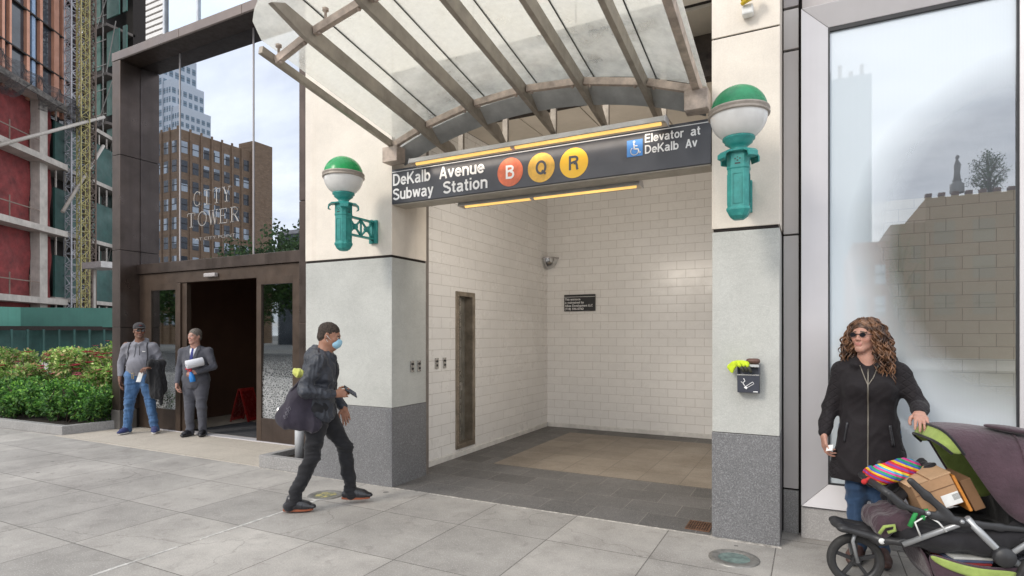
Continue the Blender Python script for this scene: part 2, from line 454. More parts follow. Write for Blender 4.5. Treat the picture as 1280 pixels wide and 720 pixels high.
def asphalt():
    m, nt, b = newmat('asphalt'); co = wcoords(nt)
    c = mixc(nt, maprange(nt, noise_(nt, co, 0.5, 8, .7), .35, .7), (0.045, 0.045, 0.048), (0.08, 0.078, 0.075))
    c = mixc(nt, maprange(nt, noise_(nt, co, 120, 2), .5, .65, 0, .5), c, (0.16, 0.16, 0.16))
    L(nt, c, b.inputs['Base Color']); b.inputs['Roughness'].default_value = .85
    bump(nt, b, noise_(nt, co, 90, 2), .4, .005); return m
tag(MB().box(-200, 200, -22, -3.36, -0.4, -0.13).build('road', asphalt()), kind='structure')
tag(MB().box(-200, 200, -90, -22, -0.4, 0.0).build('far_pavement', M('far pavement', (0.3, 0.29, 0.28), 0.8, vs=1.0)), kind='structure')
# granite pavers and tan tiles inside the subway porch
m_pav = tile_mat('dark granite pavers', 'X', (0.18, 0.172, 0.165), (0.36, 0.33, 0.30), 0.47, 0.36, 0.003, 0.6, 0.5, 0.45, -3.89, 4.83, 'Y', 0.7, 0.2, speck=0.6)
m_tan = tile_mat('tan terrazzo tiles', 'X', (0.31, 0.262, 0.21), (0.10, 0.085, 0.07), 0.45, 0.45, 0.004, 0.5, 0.0, 0.3, -3.5, 6.28, 'Y', 0.7, 0.2, speck=0.4)
b = MB().box(-4.1, -0.72, 4.83, 9.4, -0.1, 0.004)
tag(b.build('porch_paving', m_pav), kind='structure')
b = MB().box(-3.5, -0.72, 6.28, 8.85, -0.05, 0.008)
tag(b.build('tan_tile_floor', m_tan), kind='structure')
# warm terrazzo apron before the office doors
m_terr = tile_mat('warm stone apron', 'X', (0.60, 0.53, 0.45), (0.30, 0.25, 0.20), 0.62, 0.62, 0.003, 0.6, 0.0, 0.14, -9.2, 4.9, 'Y', 0.45, 0.15, speck=0.55)
poly = [(-10.62, 4.86), (-5.93, 4.86), (-5.93, 5.99), (-10.3, 5.99), (-10.3, 5.68), (-10.55, 5.6), (-10.62, 5.6)]
tag(MB().prism(poly, -0.1, 0.005, 'XY').build('stone_apron', m_terr), kind='structure')
# pale sealed joint across the flags
m_line = M('pale joint sealer', (0.62, 0.6, 0.57), 0.8, var=0.3, vs=20)
b = MB()
for k in range(24):
    y0 = 0.4 + k * 0.18
    if RNG.random() < 0.12: continue
    wd = 0.006 + 0.008 * RNG.random()
    b.box(-4.24 - wd - 0.012 * (k % 2 == 0) * RNG.random(), -4.24 + wd, y0, y0 + 0.18, -0.05, 0.004)
tag(b.build('pale_joint_line', m_line), kind='structure')
b = MB()
for x0, x1 in ((-45, -10.9), ): pass
b.box(-5.9, -0.70, 4.815, 4.829, -0.03, 0.0045)
b.box(-0.72, -0.2, 4.785, 4.812, -0.03, 0.006)
tag(b.build('mortar_seam', M('pale mortar', (0.5, 0.47, 0.43), 0.85, var=0.4, vs=25)), kind='structure')

# ------------------------------------------------------------------ pillars
def pillar(x0, x1, label, joints, back):
    t = thing('pillar', label, 'pillar', (x0, 4.82, 0))
    MB().box(x0 + .012, x1 - .012, 4.832, back - .012, 0, 9).build('core', m_dark, t)
    MB().box(x0, x1, 4.82, back, 0, 0.828).build('granite_base', m_gran, t, 0.004)
    MB().box(x0 + .003, x1 - .003, 4.823, back - .003, 0.832, 2.405).build('grey_panel', m_mid, t, 0.004)
    zs = [2.425] + joints + [9.0]
    for a, b_ in zip(zs[:-1], zs[1:]):
        MB().box(x0, x1, 4.82, back, a + .006, b_ - .006).build('cream_panel', m_cream, t, 0.004)
    return t
pillar(-5.13, -3.89, 'cream stone pillar with dark granite base left of the station sign', [6.1], 5.43)
pillar(-0.705, -0.214, 'cream stone pillar with dark granite base right of the station sign, carrying the ashtray', [3.93, 5.6], 5.9)
# wall above the porch
t = thing('upper_wall', 'cream stone wall above the subway porch, seen through the glass canopy', 'wall', (-2.3, 4.82, 4.3))
MB().box(-3.89, -0.705, 4.9, 5.3, 4.33, 9).build('core', m_dark, t)
xs = [-3.885, -2.9, -1.85, -0.71]
for a, b_ in zip(xs[:-1], xs[1:]):
    MB().box(a + .004, b_ - .004, 4.82, 4.95, 4.32, 6.1).build('cream_panel', m_cream, t, 0.004)
    MB().box(a + .004, b_ - .004, 4.82, 4.95, 6.11, 9).build('cream_panel', m_cream, t, 0.004)

# ------------------------------------------------------------------ porch (tiled recess)
TW, TH = 0.277, 0.134
m_tl = tile_mat('white wall tiles side', 'Y', (0.85, 0.83, 0.80), (0.54, 0.51, 0.47), 0.41, TH, 0.003, 0.22, 0.5, 0.05, 5.43, 0.07, 'Z', 0.22)
m_tb = tile_mat('white wall tiles back', 'X', (0.85, 0.83, 0.80), (0.54, 0.51, 0.47), TW, TH, 0.003, 0.22, 0.5, 0.05, -4.1, 0.07, 'Z', 0.22)
t = thing('tiled_wall', 'white glazed block wall on the left side of the porch with narrow window slot', 'wall', (-4.1, 7.4, 0))
b = MB()   # with slot hole Y 6.40..6.78  z .15..2.12
b.box(-4.3, -4.1, 5.43, 6.40, 0.07, 4.3); b.box(-4.3, -4.1, 6.78, 9.3, 0.07, 4.3)
b.box(-4.3, -4.1, 6.40, 6.78, 0.07, 0.15); b.box(-4.3, -4.1, 6.40, 6.78, 2.12, 4.3)
b.build('tiles', m_tl, t)
MB().box(-4.3, -4.085, 5.5, 9.285, 0, 0.07).build('white_skirting', M('white skirting', (0.72, 0.70, 0.66), 0.5), t, 0.006)
t = thing('tiled_wall', 'white glazed block wall at the back of the porch behind the black notice', 'wall', (-2.3, 9.3, 0))
MB().box(-4.3, 0.3, 9.3, 9.5, 0.07, 4.36).build('tiles', m_tb, t)
MB().box(-4.08, 0.3, 9.285, 9.5, 0, 0.07).build('white_skirting', bpy.data.materials['white skirting'], t, 0.006)
t = thing('tiled_wall', 'unseen white glazed block wall added right of the porch to close it for lighting', 'wall', (-0.5, 7.5, 0))
MB().box(-0.55, -0.4, 5.9, 9.3, 0.0, 4.3).build('tiles', m_tl, t)  # unseen wall, added to close the porch for its lighting
# soffit
m_soff = M('beige soffit panel', (0.62, 0.56, 0.48), 0.7, 0, 0.12, 1.5)
t = thing('soffit', 'beige panelled ceiling of the subway porch seen between canopy rafters', 'ceiling', (-2.3, 6, 4.3))
MB().box(-4.4, -0.3, 4.96, 9.6, 4.36, 4.42).build('backing', m_dark, t)
xs = [-4.1, -3.25, -2.45, -1.6, -0.72]; ys = [5.0, 6.35, 7.8, 9.29]
b = MB()
for a, c in zip(xs[:-1], xs[1:]):
    for d, e in zip(ys[:-1], ys[1:]): b.box(a + .008, c - .008, d + .008, e - .008, 4.3, 4.355)
b.build('ceiling_panels', m_soff, t)
MB().box(-3.89, -0.705, 5.42, 5.55, 3.90, 4.06).box(-3.89, -0.705, 5.45, 5.52, 4.06, 4.3).build('steel_beam', M('dark steel', (0.06, 0.045, 0.035), 0.7, 0.2, 0.4, 8, 0.3, 30), t, 0.004)  # near-black mottled colour over the whole beam
b = MB().box(-2.62, -2.58, 6.0, 6.04, 4.18, 4.3).box(-2.64, -2.56, 5.99, 6.05, 4.12, 4.18); b.build('sprinkler', m_chrome, t, 0.003)
# trim
t = thing('metal_corner_trim', 'tall grey metal trim at the inner edge of the left pillar', 'trim', (-3.93, 5.46, 0))
MB().box(-3.965, -3.905, 5.434, 5.50, 0, 4.3).build('trim_plate', M('grey trim', (0.28, 0.25, 0.23), 0.5, 0.5), t, 0.003)
MB().box(-4.1, -3.966, 5.434, 5.45, 0, 4.3).build('backing_strip', m_dark, t)
# slot window in the side wall
t = thing('slot_window', 'tall narrow metal-framed window slot in the white tiled side wall', 'window', (-4.1, 6.59, 0.15))
b = MB()
b.box(-4.25, -4.075, 6.36, 6.425, 0.11, 2.16); b.box(-4.25, -4.075, 6.755, 6.82, 0.11, 2.16)
b.box(-4.25, -4.075, 6.425, 6.755, 0.11, 0.17); b.box(-4.25, -4.075, 6.425, 6.755, 2.10, 2.16)
b.build('frame', M('stained steel frame', (0.34, 0.29, 0.23), 0.35, 0.7, 0.3, 6, 0.05, 40), t, 0.004)
MB().box(-4.215, -4.205, 6.425, 6.755, 0.17, 2.10).build('pane', M('dim display panel', (0.24, 0.23, 0.20), 0.12, 0.2, 0.35, 3), t)
b = MB().box(-4.204, -4.19, 6.62, 6.64, 0.17, 2.1).box(-4.204, -4.18, 6.60, 6.66, 0.85, 0.95); b.build('latch_bar', m_chrome, t)
b = MB()
for k in range(46): b.lathe([(0.006, -4.078), (0.005, -4.07), (0.0, -4.068)], (0, 6.392, 0.16 + k * 0.0432), 6, 'X')
b.build('rivets', m_steel2, t)

# ------------------------------------------------------------------ recess strip + right wall + window
t = thing('panel_wall', 'grey aluminium panel wall beside and above the large shop window', 'wall', (0.6, 5.2, 0))
MB().box(-0.214, -0.05, 5.24, 5.4, 0, 9).build('core', m_dark, t)
for z0, z1, mm in ((0.0, 0.345, m_gran2), (0.36, 2.395, m_aluw), (2.41, 3.88, m_aluw), (3.90, 4.22, m_aluw), (4.24, 9, m_alud)):
    MB().box(-0.205, -0.095, 5.2, 5.26, z0, z1).build('metal_panel', mm, t, 0.003)
MB().box(-0.07, 3.2, 5.16, 5.5, 4.17, 9).build('upper_panel', m_alud, t, 0.004)
MB().box(1.47, 3.2, 5.14, 5.5, 0.0, 4.16).build('side_panel', m_alu, t, 0.004)
MB().box(-0.075, 3.2, 5.12, 5.5, 0.0, 0.245).build('stone_base', stone_mat('pale grey base stone', (0.42, 0.405, 0.395), 0.6, 0.25, 140), t, 0.004)
t = thing('shop_window', 'large window with pale splayed aluminium frame and frosted film behind the woman', 'window', (0.6, 5.15, 0.25))
XO0, XO1, ZO0, ZO1 = -0.075, 1.45, 0.257, 4.15
XI0, XI1, ZI0, ZI1 = 0.112, 1.27, 0.43, 3.99
b = MB()
o_ = [(XO0, ZO0), (XO1, ZO0), (XO1, ZO1), (XO0, ZO1)]; i_ = [(XI0, ZI0), (XI1, ZI0), (XI1, ZI1), (XI0, ZI1)]
def frame_side(k):
    j = (k + 1) % 4; fb = MB(); e = 0.0012
    A, B_, C_, D_ = o_[k], o_[j], i_[j], i_[k]
    vs = [(A[0], 5.09, A[1]), (B_[0], 5.09, B_[1]), (C_[0], 5.16, C_[1]), (D_[0], 5.16, D_[1]),
          (A[0], 5.30, A[1]), (B_[0], 5.30, B_[1]), (C_[0], 5.25, C_[1]), (D_[0], 5.25, D_[1])]
    cx = sum(v[0] for v in vs) / 8; cz = sum(v[2] for v in vs) / 8
    # pull ends in a hair so that the mitres show
    ln = Vector((B_[0] - A[0], 0, B_[1] - A[1])).normalized() * e
    for q in (0, 3, 4, 7): vs[q] = (vs[q][0] + ln.x, vs[q][1], vs[q][2] + ln.z)
    for q in (1, 2, 5, 6): vs[q] = (vs[q][0] - ln.x, vs[q][1], vs[q][2] - ln.z)
    fb.add(vs, [(0, 1, 2, 3), (7, 6, 5, 4), (0, 4, 5, 1), (3, 2, 6, 7), (1, 5, 6, 2), (0, 3, 7, 4)])
    return fb
for k in range(4): frame_side(k).build('frame', m_alu, t, 0.003)
b = MB(); g = 0.012
b.box(XI0, XI0 + g, 5.162, 5.20, ZI0, ZI1); b.box(XI1 - g, XI1, 5.162, 5.20, ZI0, ZI1)
b.box(XI0 + g, XI1 - g, 5.162, 5.20, ZI0, ZI0 + g); b.box(XI0 + g, XI1 - g, 5.162, 5.20, ZI1 - g * 2.5, ZI1)
b.build('gasket', m_black, t)
def film_mat():
    m = bpy.data.materials.new('window with frosted film'); m.use_nodes = True; nt = m.node_tree; nt.nodes.clear()
    out = N(nt, 'ShaderNodeOutputMaterial'); co = wcoords(nt)
    s = N(nt, 'ShaderNodeSeparateXYZ'); L(nt, co, s.inputs[0])
    # clear oval: centre (1.05, 2.45)
    dx = math_(nt, 'DIVIDE', math_(nt, 'SUBTRACT', s.outputs[0], 1.36), 1.02)
    dz = math_(nt, 'DIVIDE', math_(nt, 'SUBTRACT', s.outputs[2], 2.25), 1.22)
    r = math_(nt, 'SQRT', math_(nt, 'ADD', math_(nt, 'MULTIPLY', dx, dx), math_(nt, 'MULTIPLY', dz, dz)))
    r = math_(nt, 'ADD', r, maprange(nt, noise_(nt, co, 1.5, 2), 0.3, 0.7, -0.03, 0.03))
    film = maprange(nt, r, 0.78, 1.10, 0.06, 0.96)
    # fine dot screen of the film edge
    vo = N(nt, 'ShaderNodeTexVoronoi'); vo.inputs['Scale'].default_value = 130; vo.inputs['Randomness'].default_value = 0.0
    L(nt, planar(nt, co, 'X', 'Z'), vo.inputs['Vector'])
    film = math_(nt, 'MINIMUM', math_(nt, 'MAXIMUM', math_(nt, 'ADD', film, maprange(nt, vo.outputs['Distance'], 0.1, 0.6, 0.05, -0.05)), 0.0), 1.0)
    df = N(nt, 'ShaderNodeBsdfDiffuse'); df.inputs[0].default_value = (0.78, 0.85, 0.90, 1)
    tl = N(nt, 'ShaderNodeBsdfTranslucent'); tl.inputs[0].default_value = (0.8, 0.87, 0.92, 1)
    a = N(nt, 'ShaderNodeMixShader'); a.inputs[0].default_value = 0.25; L(nt, df.outputs[0], a.inputs[1]); L(nt, tl.outputs[0], a.inputs[2])
    tr = N(nt, 'ShaderNodeBsdfTransparent'); tr.inputs[0].default_value = (0.93, 0.95, 0.92, 1)
    b_ = N(nt, 'ShaderNodeMixShader'); L(nt, film, b_.inputs[0]); L(nt, tr.outputs[0], b_.inputs[1]); L(nt, a.outputs[0], b_.inputs[2])
    gl = N(nt, 'ShaderNodeBsdfGlossy'); gl.inputs[0].default_value = (0.92, 0.95, 1.0, 1); gl.inputs['Roughness'].default_value = 0.01
    lw = N(nt, 'ShaderNodeLayerWeight'); lw.inputs[0].default_value = 0.3
    f = math_(nt, 'MULTIPLY', maprange(nt, lw.outputs['Facing'], 0, 1, 0.34, 0.7), maprange(nt, film, 0, 1, 0.78, 0.42))
    c = N(nt, 'ShaderNodeMixShader'); L(nt, f, c.inputs[0]); L(nt, b_.outputs[0], c.inputs[1]); L(nt, gl.outputs[0], c.inputs[2])
    L(nt, c.outputs[0], out.inputs[0]); return m
MB().quad((XI0, 5.185, ZI0), (XI1, 5.185, ZI0), (XI1, 5.185, ZI1), (XI0, 5.185, ZI1)).build('glass_pane', film_mat(), t, fixn=False)
# room behind the window
t = thing('block_wall', 'olive beige block wall seen inside through the clear part of the shop window', 'wall', (1.2, 7.5, 0))
m_blk = tile_mat('olive block wall', 'X', (0.50, 0.46, 0.36), (0.22, 0.20, 0.16), 0.277, 0.134, 0.003, 0.7, 0.5, 0.08, 0, 0, 'Z', 0.2)
MB().box(-0.2, 4.2, 7.5, 7.6, 0, 3.05).build('blocks', m_blk, t)
t = thing('inner_partition', 'grey partition deep inside the shop above the block wall', 'wall', (1.2, 9, 0))
MB().box(-0.8, 8.2, 9.0, 9.1, 0, 7).build('grey_board', M('grey board', (.16, .17, .19), .8), t)
tag(MB().box(-0.2, 4.2, 5.5, 7.5, -0.05, 0.01).build('shop_floor', M('pale shop floor', (0.5, 0.5, 0.48), 0.5)), kind='structure')
# ------------------------------------------------------------------ glass canopy
CX = -2.3; SL = 0.172
def arch(x): return 3.83 - (3.96 - math.sqrt(3.96 ** 2 - (x - CX) ** 2))
cano = thing('glass_canopy', 'arched glass and taupe steel canopy over the subway entrance', 'canopy', (CX, 4.8, 3.2))
RX = [CX + k * 0.545 for k in (-2, -1, 0, 1, 2)]
def zc_(x, Y): return arch(x) + (4.7 - Y) * SL
for x in RX:
    top = lambda Y: zc_(x, Y) + 0.015
    bot = lambda Y: zc_(x, Y) - 0.115
    poly = [(5.36, bot(5.36) + 0.0), (5.36, bot(5.36) + 0.03), (5.20, top(5.2)), (2.98, top(2.98)), (2.86, top(2.86) - 0.075), (3.16, bot(3.16))]
    MB().prism(poly, x - 0.022, x + 0.022, 'YZ').build('rafter', m_steel, cano, 0.004)
    st = MB(); st.box(x - 0.03, x + 0.03, 5.362, 5.40, bot(5.36) + 0.002, 4.2); st.build('strut', m_steel, cano, 0.003)
for s in (-1, 1):
    x = CX + s * 1.5
    a = (x, 4.90, zc_(x, 4.90) - 0.0); b_ = (x, 3.12 if s < 0 else 2.7, zc_(x, 3.12 if s < 0 else 2.7))
    MB().bar(a, b_, 0.045 if s < 0 else 0.06, 0.06 if s < 0 else 0.09).build('edge_beam', m_steel if s < 0 else m_steel2, cano, 0.004)
nodes = [CX - 1.5] + RX + [CX + 1.5]
for Y, hh in ((4.7, 0.06), (3.25, 0.06)):
    for a, c in zip(nodes[:-1], nodes[1:]):
        e = 0.03
        n_ = Vector((c - a, 0, arch(c) - arch(a))).normalized()
        p = Vector((a, Y, zc_(a, Y) - 0.028)) + n_ * e; q = Vector((c, Y, zc_(c, Y) - 0.028)) - n_ * e
        MB().bar(p, q, 0.045, hh).build('purlin', m_steel2, cano, 0.003)
        for r_, u in ((p, 0.05), (q, -0.05)):
            c0 = r_ + n_ * u
            MB().lathe([(0, -0.045), (0.014, -0.045), (0.014, -0.03)], tuple(c0), 8).build('bolt', m_steel2, cano)
# glass panes with standoffs
m_cg = glassy('dusty canopy glass', (0.93, 0.96, 0.95), 0.05, 0.36, (0.93, 0.92, 0.88), 0.04, trans=(0.96, 0.97, 0.95), dscale=2.2)
GZ = 0.095
gx = [CX - 1.52] + [r + 0.06 for r in RX] + [CX + 1.56]
for i, (a, c) in enumerate(zip(gx[:-1], gx[1:])):
    e = 0.006; b = MB(); n = 6
    Y0, Y1 = 4.86, 2.88
    cols_ = []
    for k in range(n + 1):
        x = a + e + (c - a - 2 * e) * k / n
        yy1 = Y1
        if i == 0:   # rounded outer corner
            f = 1 - k / n; yy1 = Y1 + 0.26 * (1 - math.sqrt(max(0, 1 - f * f))) if f > 0 else Y1
        cols_.append((x, yy1))
    vs = []
    for x, y1 in cols_:
        for Y in (Y0, y1):
            for dz in (0, 0.012): vs.append((x, Y, zc_(x, Y) + GZ + dz))
    fs = []
    for k in range(n):
        A = 4 * k; B_ = 4 * (k + 1)
        fs += [(A, B_, B_ + 2, A + 2), (A + 1, A + 3, B_ + 3, B_ + 1), (A, A + 1, B_ + 1, B_), (A + 2, B_ + 2, B_ + 3, A + 3)]
    fs += [(0, 2, 3, 1), (4 * n, 4 * n + 1, 4 * n + 3, 4 * n + 2)]
    b.add(vs, fs); b.build('glass_pane', m_cg, cano)
b = MB()
for g in gx[1:-1]:
    b.bar((g, 4.86, zc_(g, 4.86) + GZ + .006), (g, 2.88, zc_(g, 2.88) + GZ + .006), 0.010, 0.014)
b.build('black_glazing_joint', m_black, cano)
for Y in (3.25,):
    for g in nodes[1:-1] + [nodes[0]]:
        for dx in ((-0.1, 0.14) if g != nodes[0] else (0.05,)):
            x = g + dx; z = zc_(x, Y)
            MB().lathe([(0.010, -0.02), (0.010, 0.05), (0.024, 0.055), (0.024, 0.075), (0.0, 0.078)], (x, Y, z + 0.012), 12).lathe([(0, -0.03), (0.02, -0.03), (0.02, -0.01), (0, -0.01)], (x, Y, z + .01), 10).build('glass_standoff', m_steel2, cano)
# rear flashing following the arch
m_fl = M('grey zinc flashing', (0.60, 0.61, 0.60), 0.4, 0.3, 0.2, 4)
b = MB(); n = 24; P_ = []
for k in range(n + 1):
    x = CX - 1.53 + 3.06 * k / n; P_.append((x, arch(x)))
for (xa, za), (xb, zb) in zip(P_[:-1], P_[1:]):
    b.add([(xa, 4.80, za - 0.03), (xb, 4.80, zb - 0.03), (xb, 4.96, zb - 0.14), (xa, 4.96, za - 0.14),
           (xa, 4.80, za - 0.005), (xb, 4.80, zb - 0.005), (xb, 4.96, zb - 0.02), (xa, 4.96, za - 0.02)],
          [(0, 3, 2, 1), (4, 5, 6, 7), (0, 1, 5, 4), (3, 7, 6, 2)])
b.build('flashing', m_fl, cano)
for x0, x1 in ((-3.885, -3.70), (-0.89, -0.71)):
    MB().box(x0, x1, 4.66, 4.80, 3.345, 3.50).build('wall_bracket', m_steel2, cano, 0.006)

# ------------------------------------------------------------------ station sign
sg = thing('station_sign', 'long black subway station sign spanning the porch between the pillars', 'sign', (-2.3, 4.82, 2.95))
m_sb = M('charcoal sign enamel', (0.055, 0.058, 0.070), 0.35, 0, 0.12, 3)
m_sw = M('white vinyl lettering', (0.80, 0.80, 0.80), 0.5, var=.03)
MB().box(-3.885, -0.71, 4.815, 5.05, 2.955, 3.31).build('sign_box', m_sb, sg, 0.003)
MB().box(-3.88, -0.715, 4.83, 5.04, 2.944, 2.954).build('underside', M('sign underside', (0.42, 0.38, 0.32), .5), sg)

# stroke letters in the plain grotesque of the sign: unit cap height 1
SW_ = .165
def ga(cx, cz, rx, rz, a0, a1, n=14): return [(cx + rx * math.cos(R(a0 + (a1 - a0) * k / n)), cz + rz * math.sin(R(a0 + (a1 - a0) * k / n))) for k in range(n + 1)]
H_ = SW_ / 2
xh = .73
def bowl(x0=.0, w=.58): return ga(x0 + w / 2, xh / 2, w / 2 - H_, xh / 2 - H_, 0, 360, 24)
GL = {
 'D': (.74, [[(H_, 0), (H_, 1)], [(H_, 1 - H_), (.30, 1 - H_)] + ga(.30, .5, .36, .5 - H_, 90, -90)[1:] + [(H_, H_)]]),
 'B': (.72, [[(H_, 0), (H_, 1)], [(H_, 1 - H_), (.38, 1 - H_)] + ga(.38, .755, .22, .245 - H_, 90, -90)[1:] + [(H_, .53)], [(.38, .53)] + ga(.39, .295, .25, .295 - H_ * .8, 90, -90)[1:] + [(H_, H_)]]),
 'R': (.74, [[(H_, 0), (H_, 1)], [(H_, 1 - H_), (.40, 1 - H_)] + ga(.40, .735, .24, .265 - H_, 90, -90)[1:] + [(H_, .47)], [(.38, .47), (.56, .42), (.60, .30), (.62, .08), (.67, 0)]]),
 'Q': (.82, [ga(.41, .5, .41 - H_, .51 - H_, 0, 360, 30), [(.46, .27), (.76, .0)]]),
 'K': (.74, [[(H_, 0), (H_, 1)], [(H_, .36), (.66, 1)], [(.29, .56), (.68, 0)]]),
 'A': (.72, [[(.065, 0), (.36, .96)], [(.36, .96), (.655, 0)], [(.17, .29), (.55, .29)]]),
 'S': (.70, [ga(.35, .735, .27, .265 - H_, 15, 270, 16) [:] + ga(.35, .265 + .0, .28, .285 - H_, 90, -165, 16)[1:]]),
 'E': (.66, [[(H_, 0), (H_, 1)], [(H_, 1 - H_), (.64, 1 - H_)], [(H_, .52), (.60, .52)], [(H_, H_), (.65, H_)]]),
 'e': (.60, [[(.08, .375), (.53, .375)] + ga(.30, xh / 2, .30 - H_ + .01, xh / 2 - H_, 3, 325, 22)]),
 'a': (.60, [ga(.28, xh - .20, .19, .20 - H_, 165, 0, 10) + [(.47, .10), (.56, .03)], [(.47, .42), (.26, .38)] + ga(.24, .21, .165, .15, 95, 290, 10) + [(.42, .14), (.47, .26)]]),
 'l': (.20, [[(.1, 0), (.1, 1)]]),
 'i': (.20, [[(.1, 0), (.1, xh)], [(.1, .86), (.1, 1)]]),
 'b': (.61, [[(H_, 0), (H_, 1)], ga(.315, xh / 2, .295 - H_, xh / 2 - H_, 0, 360, 24)]),
 'v': (.56, [[(.06, xh), (.28, .05)], [(.28, .05), (.50, xh)]]),
 'y': (.56, [[(.06, xh), (.29, .06)], [(.50, xh), (.27, .02), (.21, -.14), (.06, -.15)]]),
 'w': (.82, [[(.06, xh), (.22, .05)], [(.22, .05), (.41, .68)], [(.41, .68), (.60, .05)], [(.60, .05), (.76, xh)]]),
 'n': (.58, [[(H_, 0), (H_, xh)], ga(.29, xh - .26, .21, .26 - H_, 175, 0, 12) + [(.50, 0)]]),
 'r': (.38, [[(H_, 0), (H_, xh)], ga(.30, xh - .28, .22, .28 - H_, 178, 90, 8) + [(.38, xh - H_)]]),
 'u': (.58, [[(.50, xh), (.50, 0)], [(H_, xh)] + ga(.29, .26, .21, .26 - H_, 180, 345, 12)]),
 'o': (.60, [ga(.30, xh / 2, .30 - H_, xh / 2 - H_, 0, 360, 24)]),
 't': (.36, [[(.16, .93), (.16, .15), (.22, H_), (.34, H_)], [(0, xh - H_), (.34, xh - H_)]]),
}
def sign_text(b, s, x, z, cap, width, y):
    tot = 0; adv = []
    for ch in s: adv.append(tot); tot += GL[ch][0] + .075
    tot -= .075; k = width / tot if width else cap
    for j, (ch, a) in enumerate(zip(s, adv)):
        for q, pl in enumerate(GL[ch][1]):
            wd = SW_ * cap * (.5 + .5 * k / cap)
            pts = [(x + (a + u) * k, z + v * cap) for u, v in pl]
            # one ribbon with mitred joints
            n = len(pts); closed = (Vector(pts[0]) - Vector(pts[-1])).length < 1e-4
            Lf, Rt = [], []
            for i in range(n):
                p = Vector(pts[i])
                d0 = (p - Vector(pts[i - 1])).normalized() if i else ((p - Vector(pts[-2])).normalized() if closed else None)
                d1 = (Vector(pts[i + 1]) - p).normalized() if i < n - 1 else ((Vector(pts[1]) - p).normalized() if closed else None)
                if d0 is None: d0 = d1
                if d1 is None: d1 = d0
                nn = Vector((-(d0 + d1).y, (d0 + d1).x)).normalized(); c = max(.5, nn.dot(Vector((-d1.y, d1.x))))
                Lf.append(p + nn * wd / 2 / c); Rt.append(p - nn * wd / 2 / c)
            yq = y - .0002 * q - .00007 * (j % 3)
            vs = [(v.x, yq, v.y) for v in Lf] + [(v.x, yq, v.y) for v in Rt]
            b.add(vs, [(i, i + 1, n + i + 1, n + i) for i in range(n - 1)])
FY = 4.811
b = MB(); b.box(-3.883, -0.712, 4.8125, 4.8145, 3.280, 3.287); b.build('white_stripe', m_sw, sg)
b = MB()
sign_text(b, 'DeKalb', -3.868, 3.140, 0.122, 0.47, FY); sign_text(b, 'Avenue', -3.29, 3.140, 0.122, 0.515, FY)
b.build('lettering', m_sw, sg, fixn=False); b = MB()
sign_text(b, 'Subway', -3.868, 2.992, 0.118, 0.505, FY); sign_text(b, 'Station', -3.245, 2.992, 0.118, 0.505, FY)
b.build('lettering', m_sw, sg, fixn=False)
b = MB()
sign_text(b, 'Elevator', -1.235, 3.192, 0.072, 0.315, FY); sign_text(b, 'at', -0.865, 3.192, 0.072, 0.075, FY)
b.build('lettering', m_sw, sg, fixn=False); b = MB()
sign_text(b, 'DeKalb', -1.235, 3.100, 0.072, 0.275, FY); sign_text(b, 'Av', -0.905, 3.100, 0.072, 0.09, FY)
b.build('lettering', m_sw, sg, fixn=False)
def disc(mb, x, z, r, y, n=48): mb.add([(x + r * math.cos(2 * PI * k / n), y, z + r * math.sin(2 * PI * k / n)) for k in range(n)], [tuple(range(n))])
for ch, x, c, tcx in (('B', -2.499, (0.80, 0.17, 0.06), m_sw), ('Q', -2.182, (0.86, 0.50, 0.02), m_sb), ('R', -1.866, (0.86, 0.50, 0.02), m_sb)):
    mm = M('route disc ' + ch, c, 0.4, var=0.05)
    if ch == 'Q': mm = M('faded route disc', (0.80, 0.47, 0.08), 0.5, var=0.25, vs=9)
    if ch == 'B': mm = M('faded red route disc', (0.72, 0.17, 0.08), 0.5, var=0.25, vs=9)
    b = MB(); disc(b, x, 3.112, 0.1335, 4.8125); d = b.build('route_disc', mm, sg, fixn=False)
    tag(d, {'B': 'orange red route disc with white letter B', 'Q': 'faded yellow route disc with letter Q', 'R': 'bright yellow route disc with letter R'}[ch])
    b = MB(); wd = {'B': 0.088, 'Q': 0.108, 'R': 0.092}[ch]
    sign_text(b, ch, x - wd / 2, 3.050, 0.126, wd, 4.8105); b.build('route_letter', tcx, d, fixn=False)
# wheelchair symbol
b = MB(); b.box(-1.388, -1.254, 4.8115, 4.814, 3.092, 3.232); ac = b.build('access_panel', M('blue access panel', (0.06, 0.24, 0.62), 0.4, var=.06), sg, 0.001)
b = MB(); ax, az_ = -1.388, 3.092; y = 4.8095
disc(b, ax + .062, az_ + .122, .010, y, 20)
def strip(mb, pts, wd, y, close=False):
    for p, q in zip(pts[:-1], pts[1:]):
        d = Vector((q[0] - p[0], q[1] - p[1])); l = d.length
        if l < 1e-6: continue
        d /= l; nx, nz = -d.y * wd / 2, d.x * wd / 2; ex, ez = d.x * wd * .2, d.y * wd * .2
        mb.quad((p[0] - ex - nx, y, p[1] - ez - nz), (q[0] + ex - nx, y, q[1] + ez - nz), (q[0] + ex + nx, y, q[1] + ez + nz), (p[0] - ex + nx, y, p[1] - ez + nz))
strip(b, [(ax + .060, az_ + .108), (ax + .064, az_ + .062), (ax + .095, az_ + .060), (ax + .106, az_ + .026), (ax + .116, az_ + .031)], .010, y)
strip(b, [(ax + .062, az_ + .088), (ax + .090, az_ + .086)], .008, y)
strip(b, [(ax + .066 + .033 * math.cos(a), az_ + .045 + .033 * math.sin(a)) for a in [R(v) for v in range(130, 350, 12)]], .0075, y)
b.build('wheelchair_symbol', m_sw, ac, fixn=False)

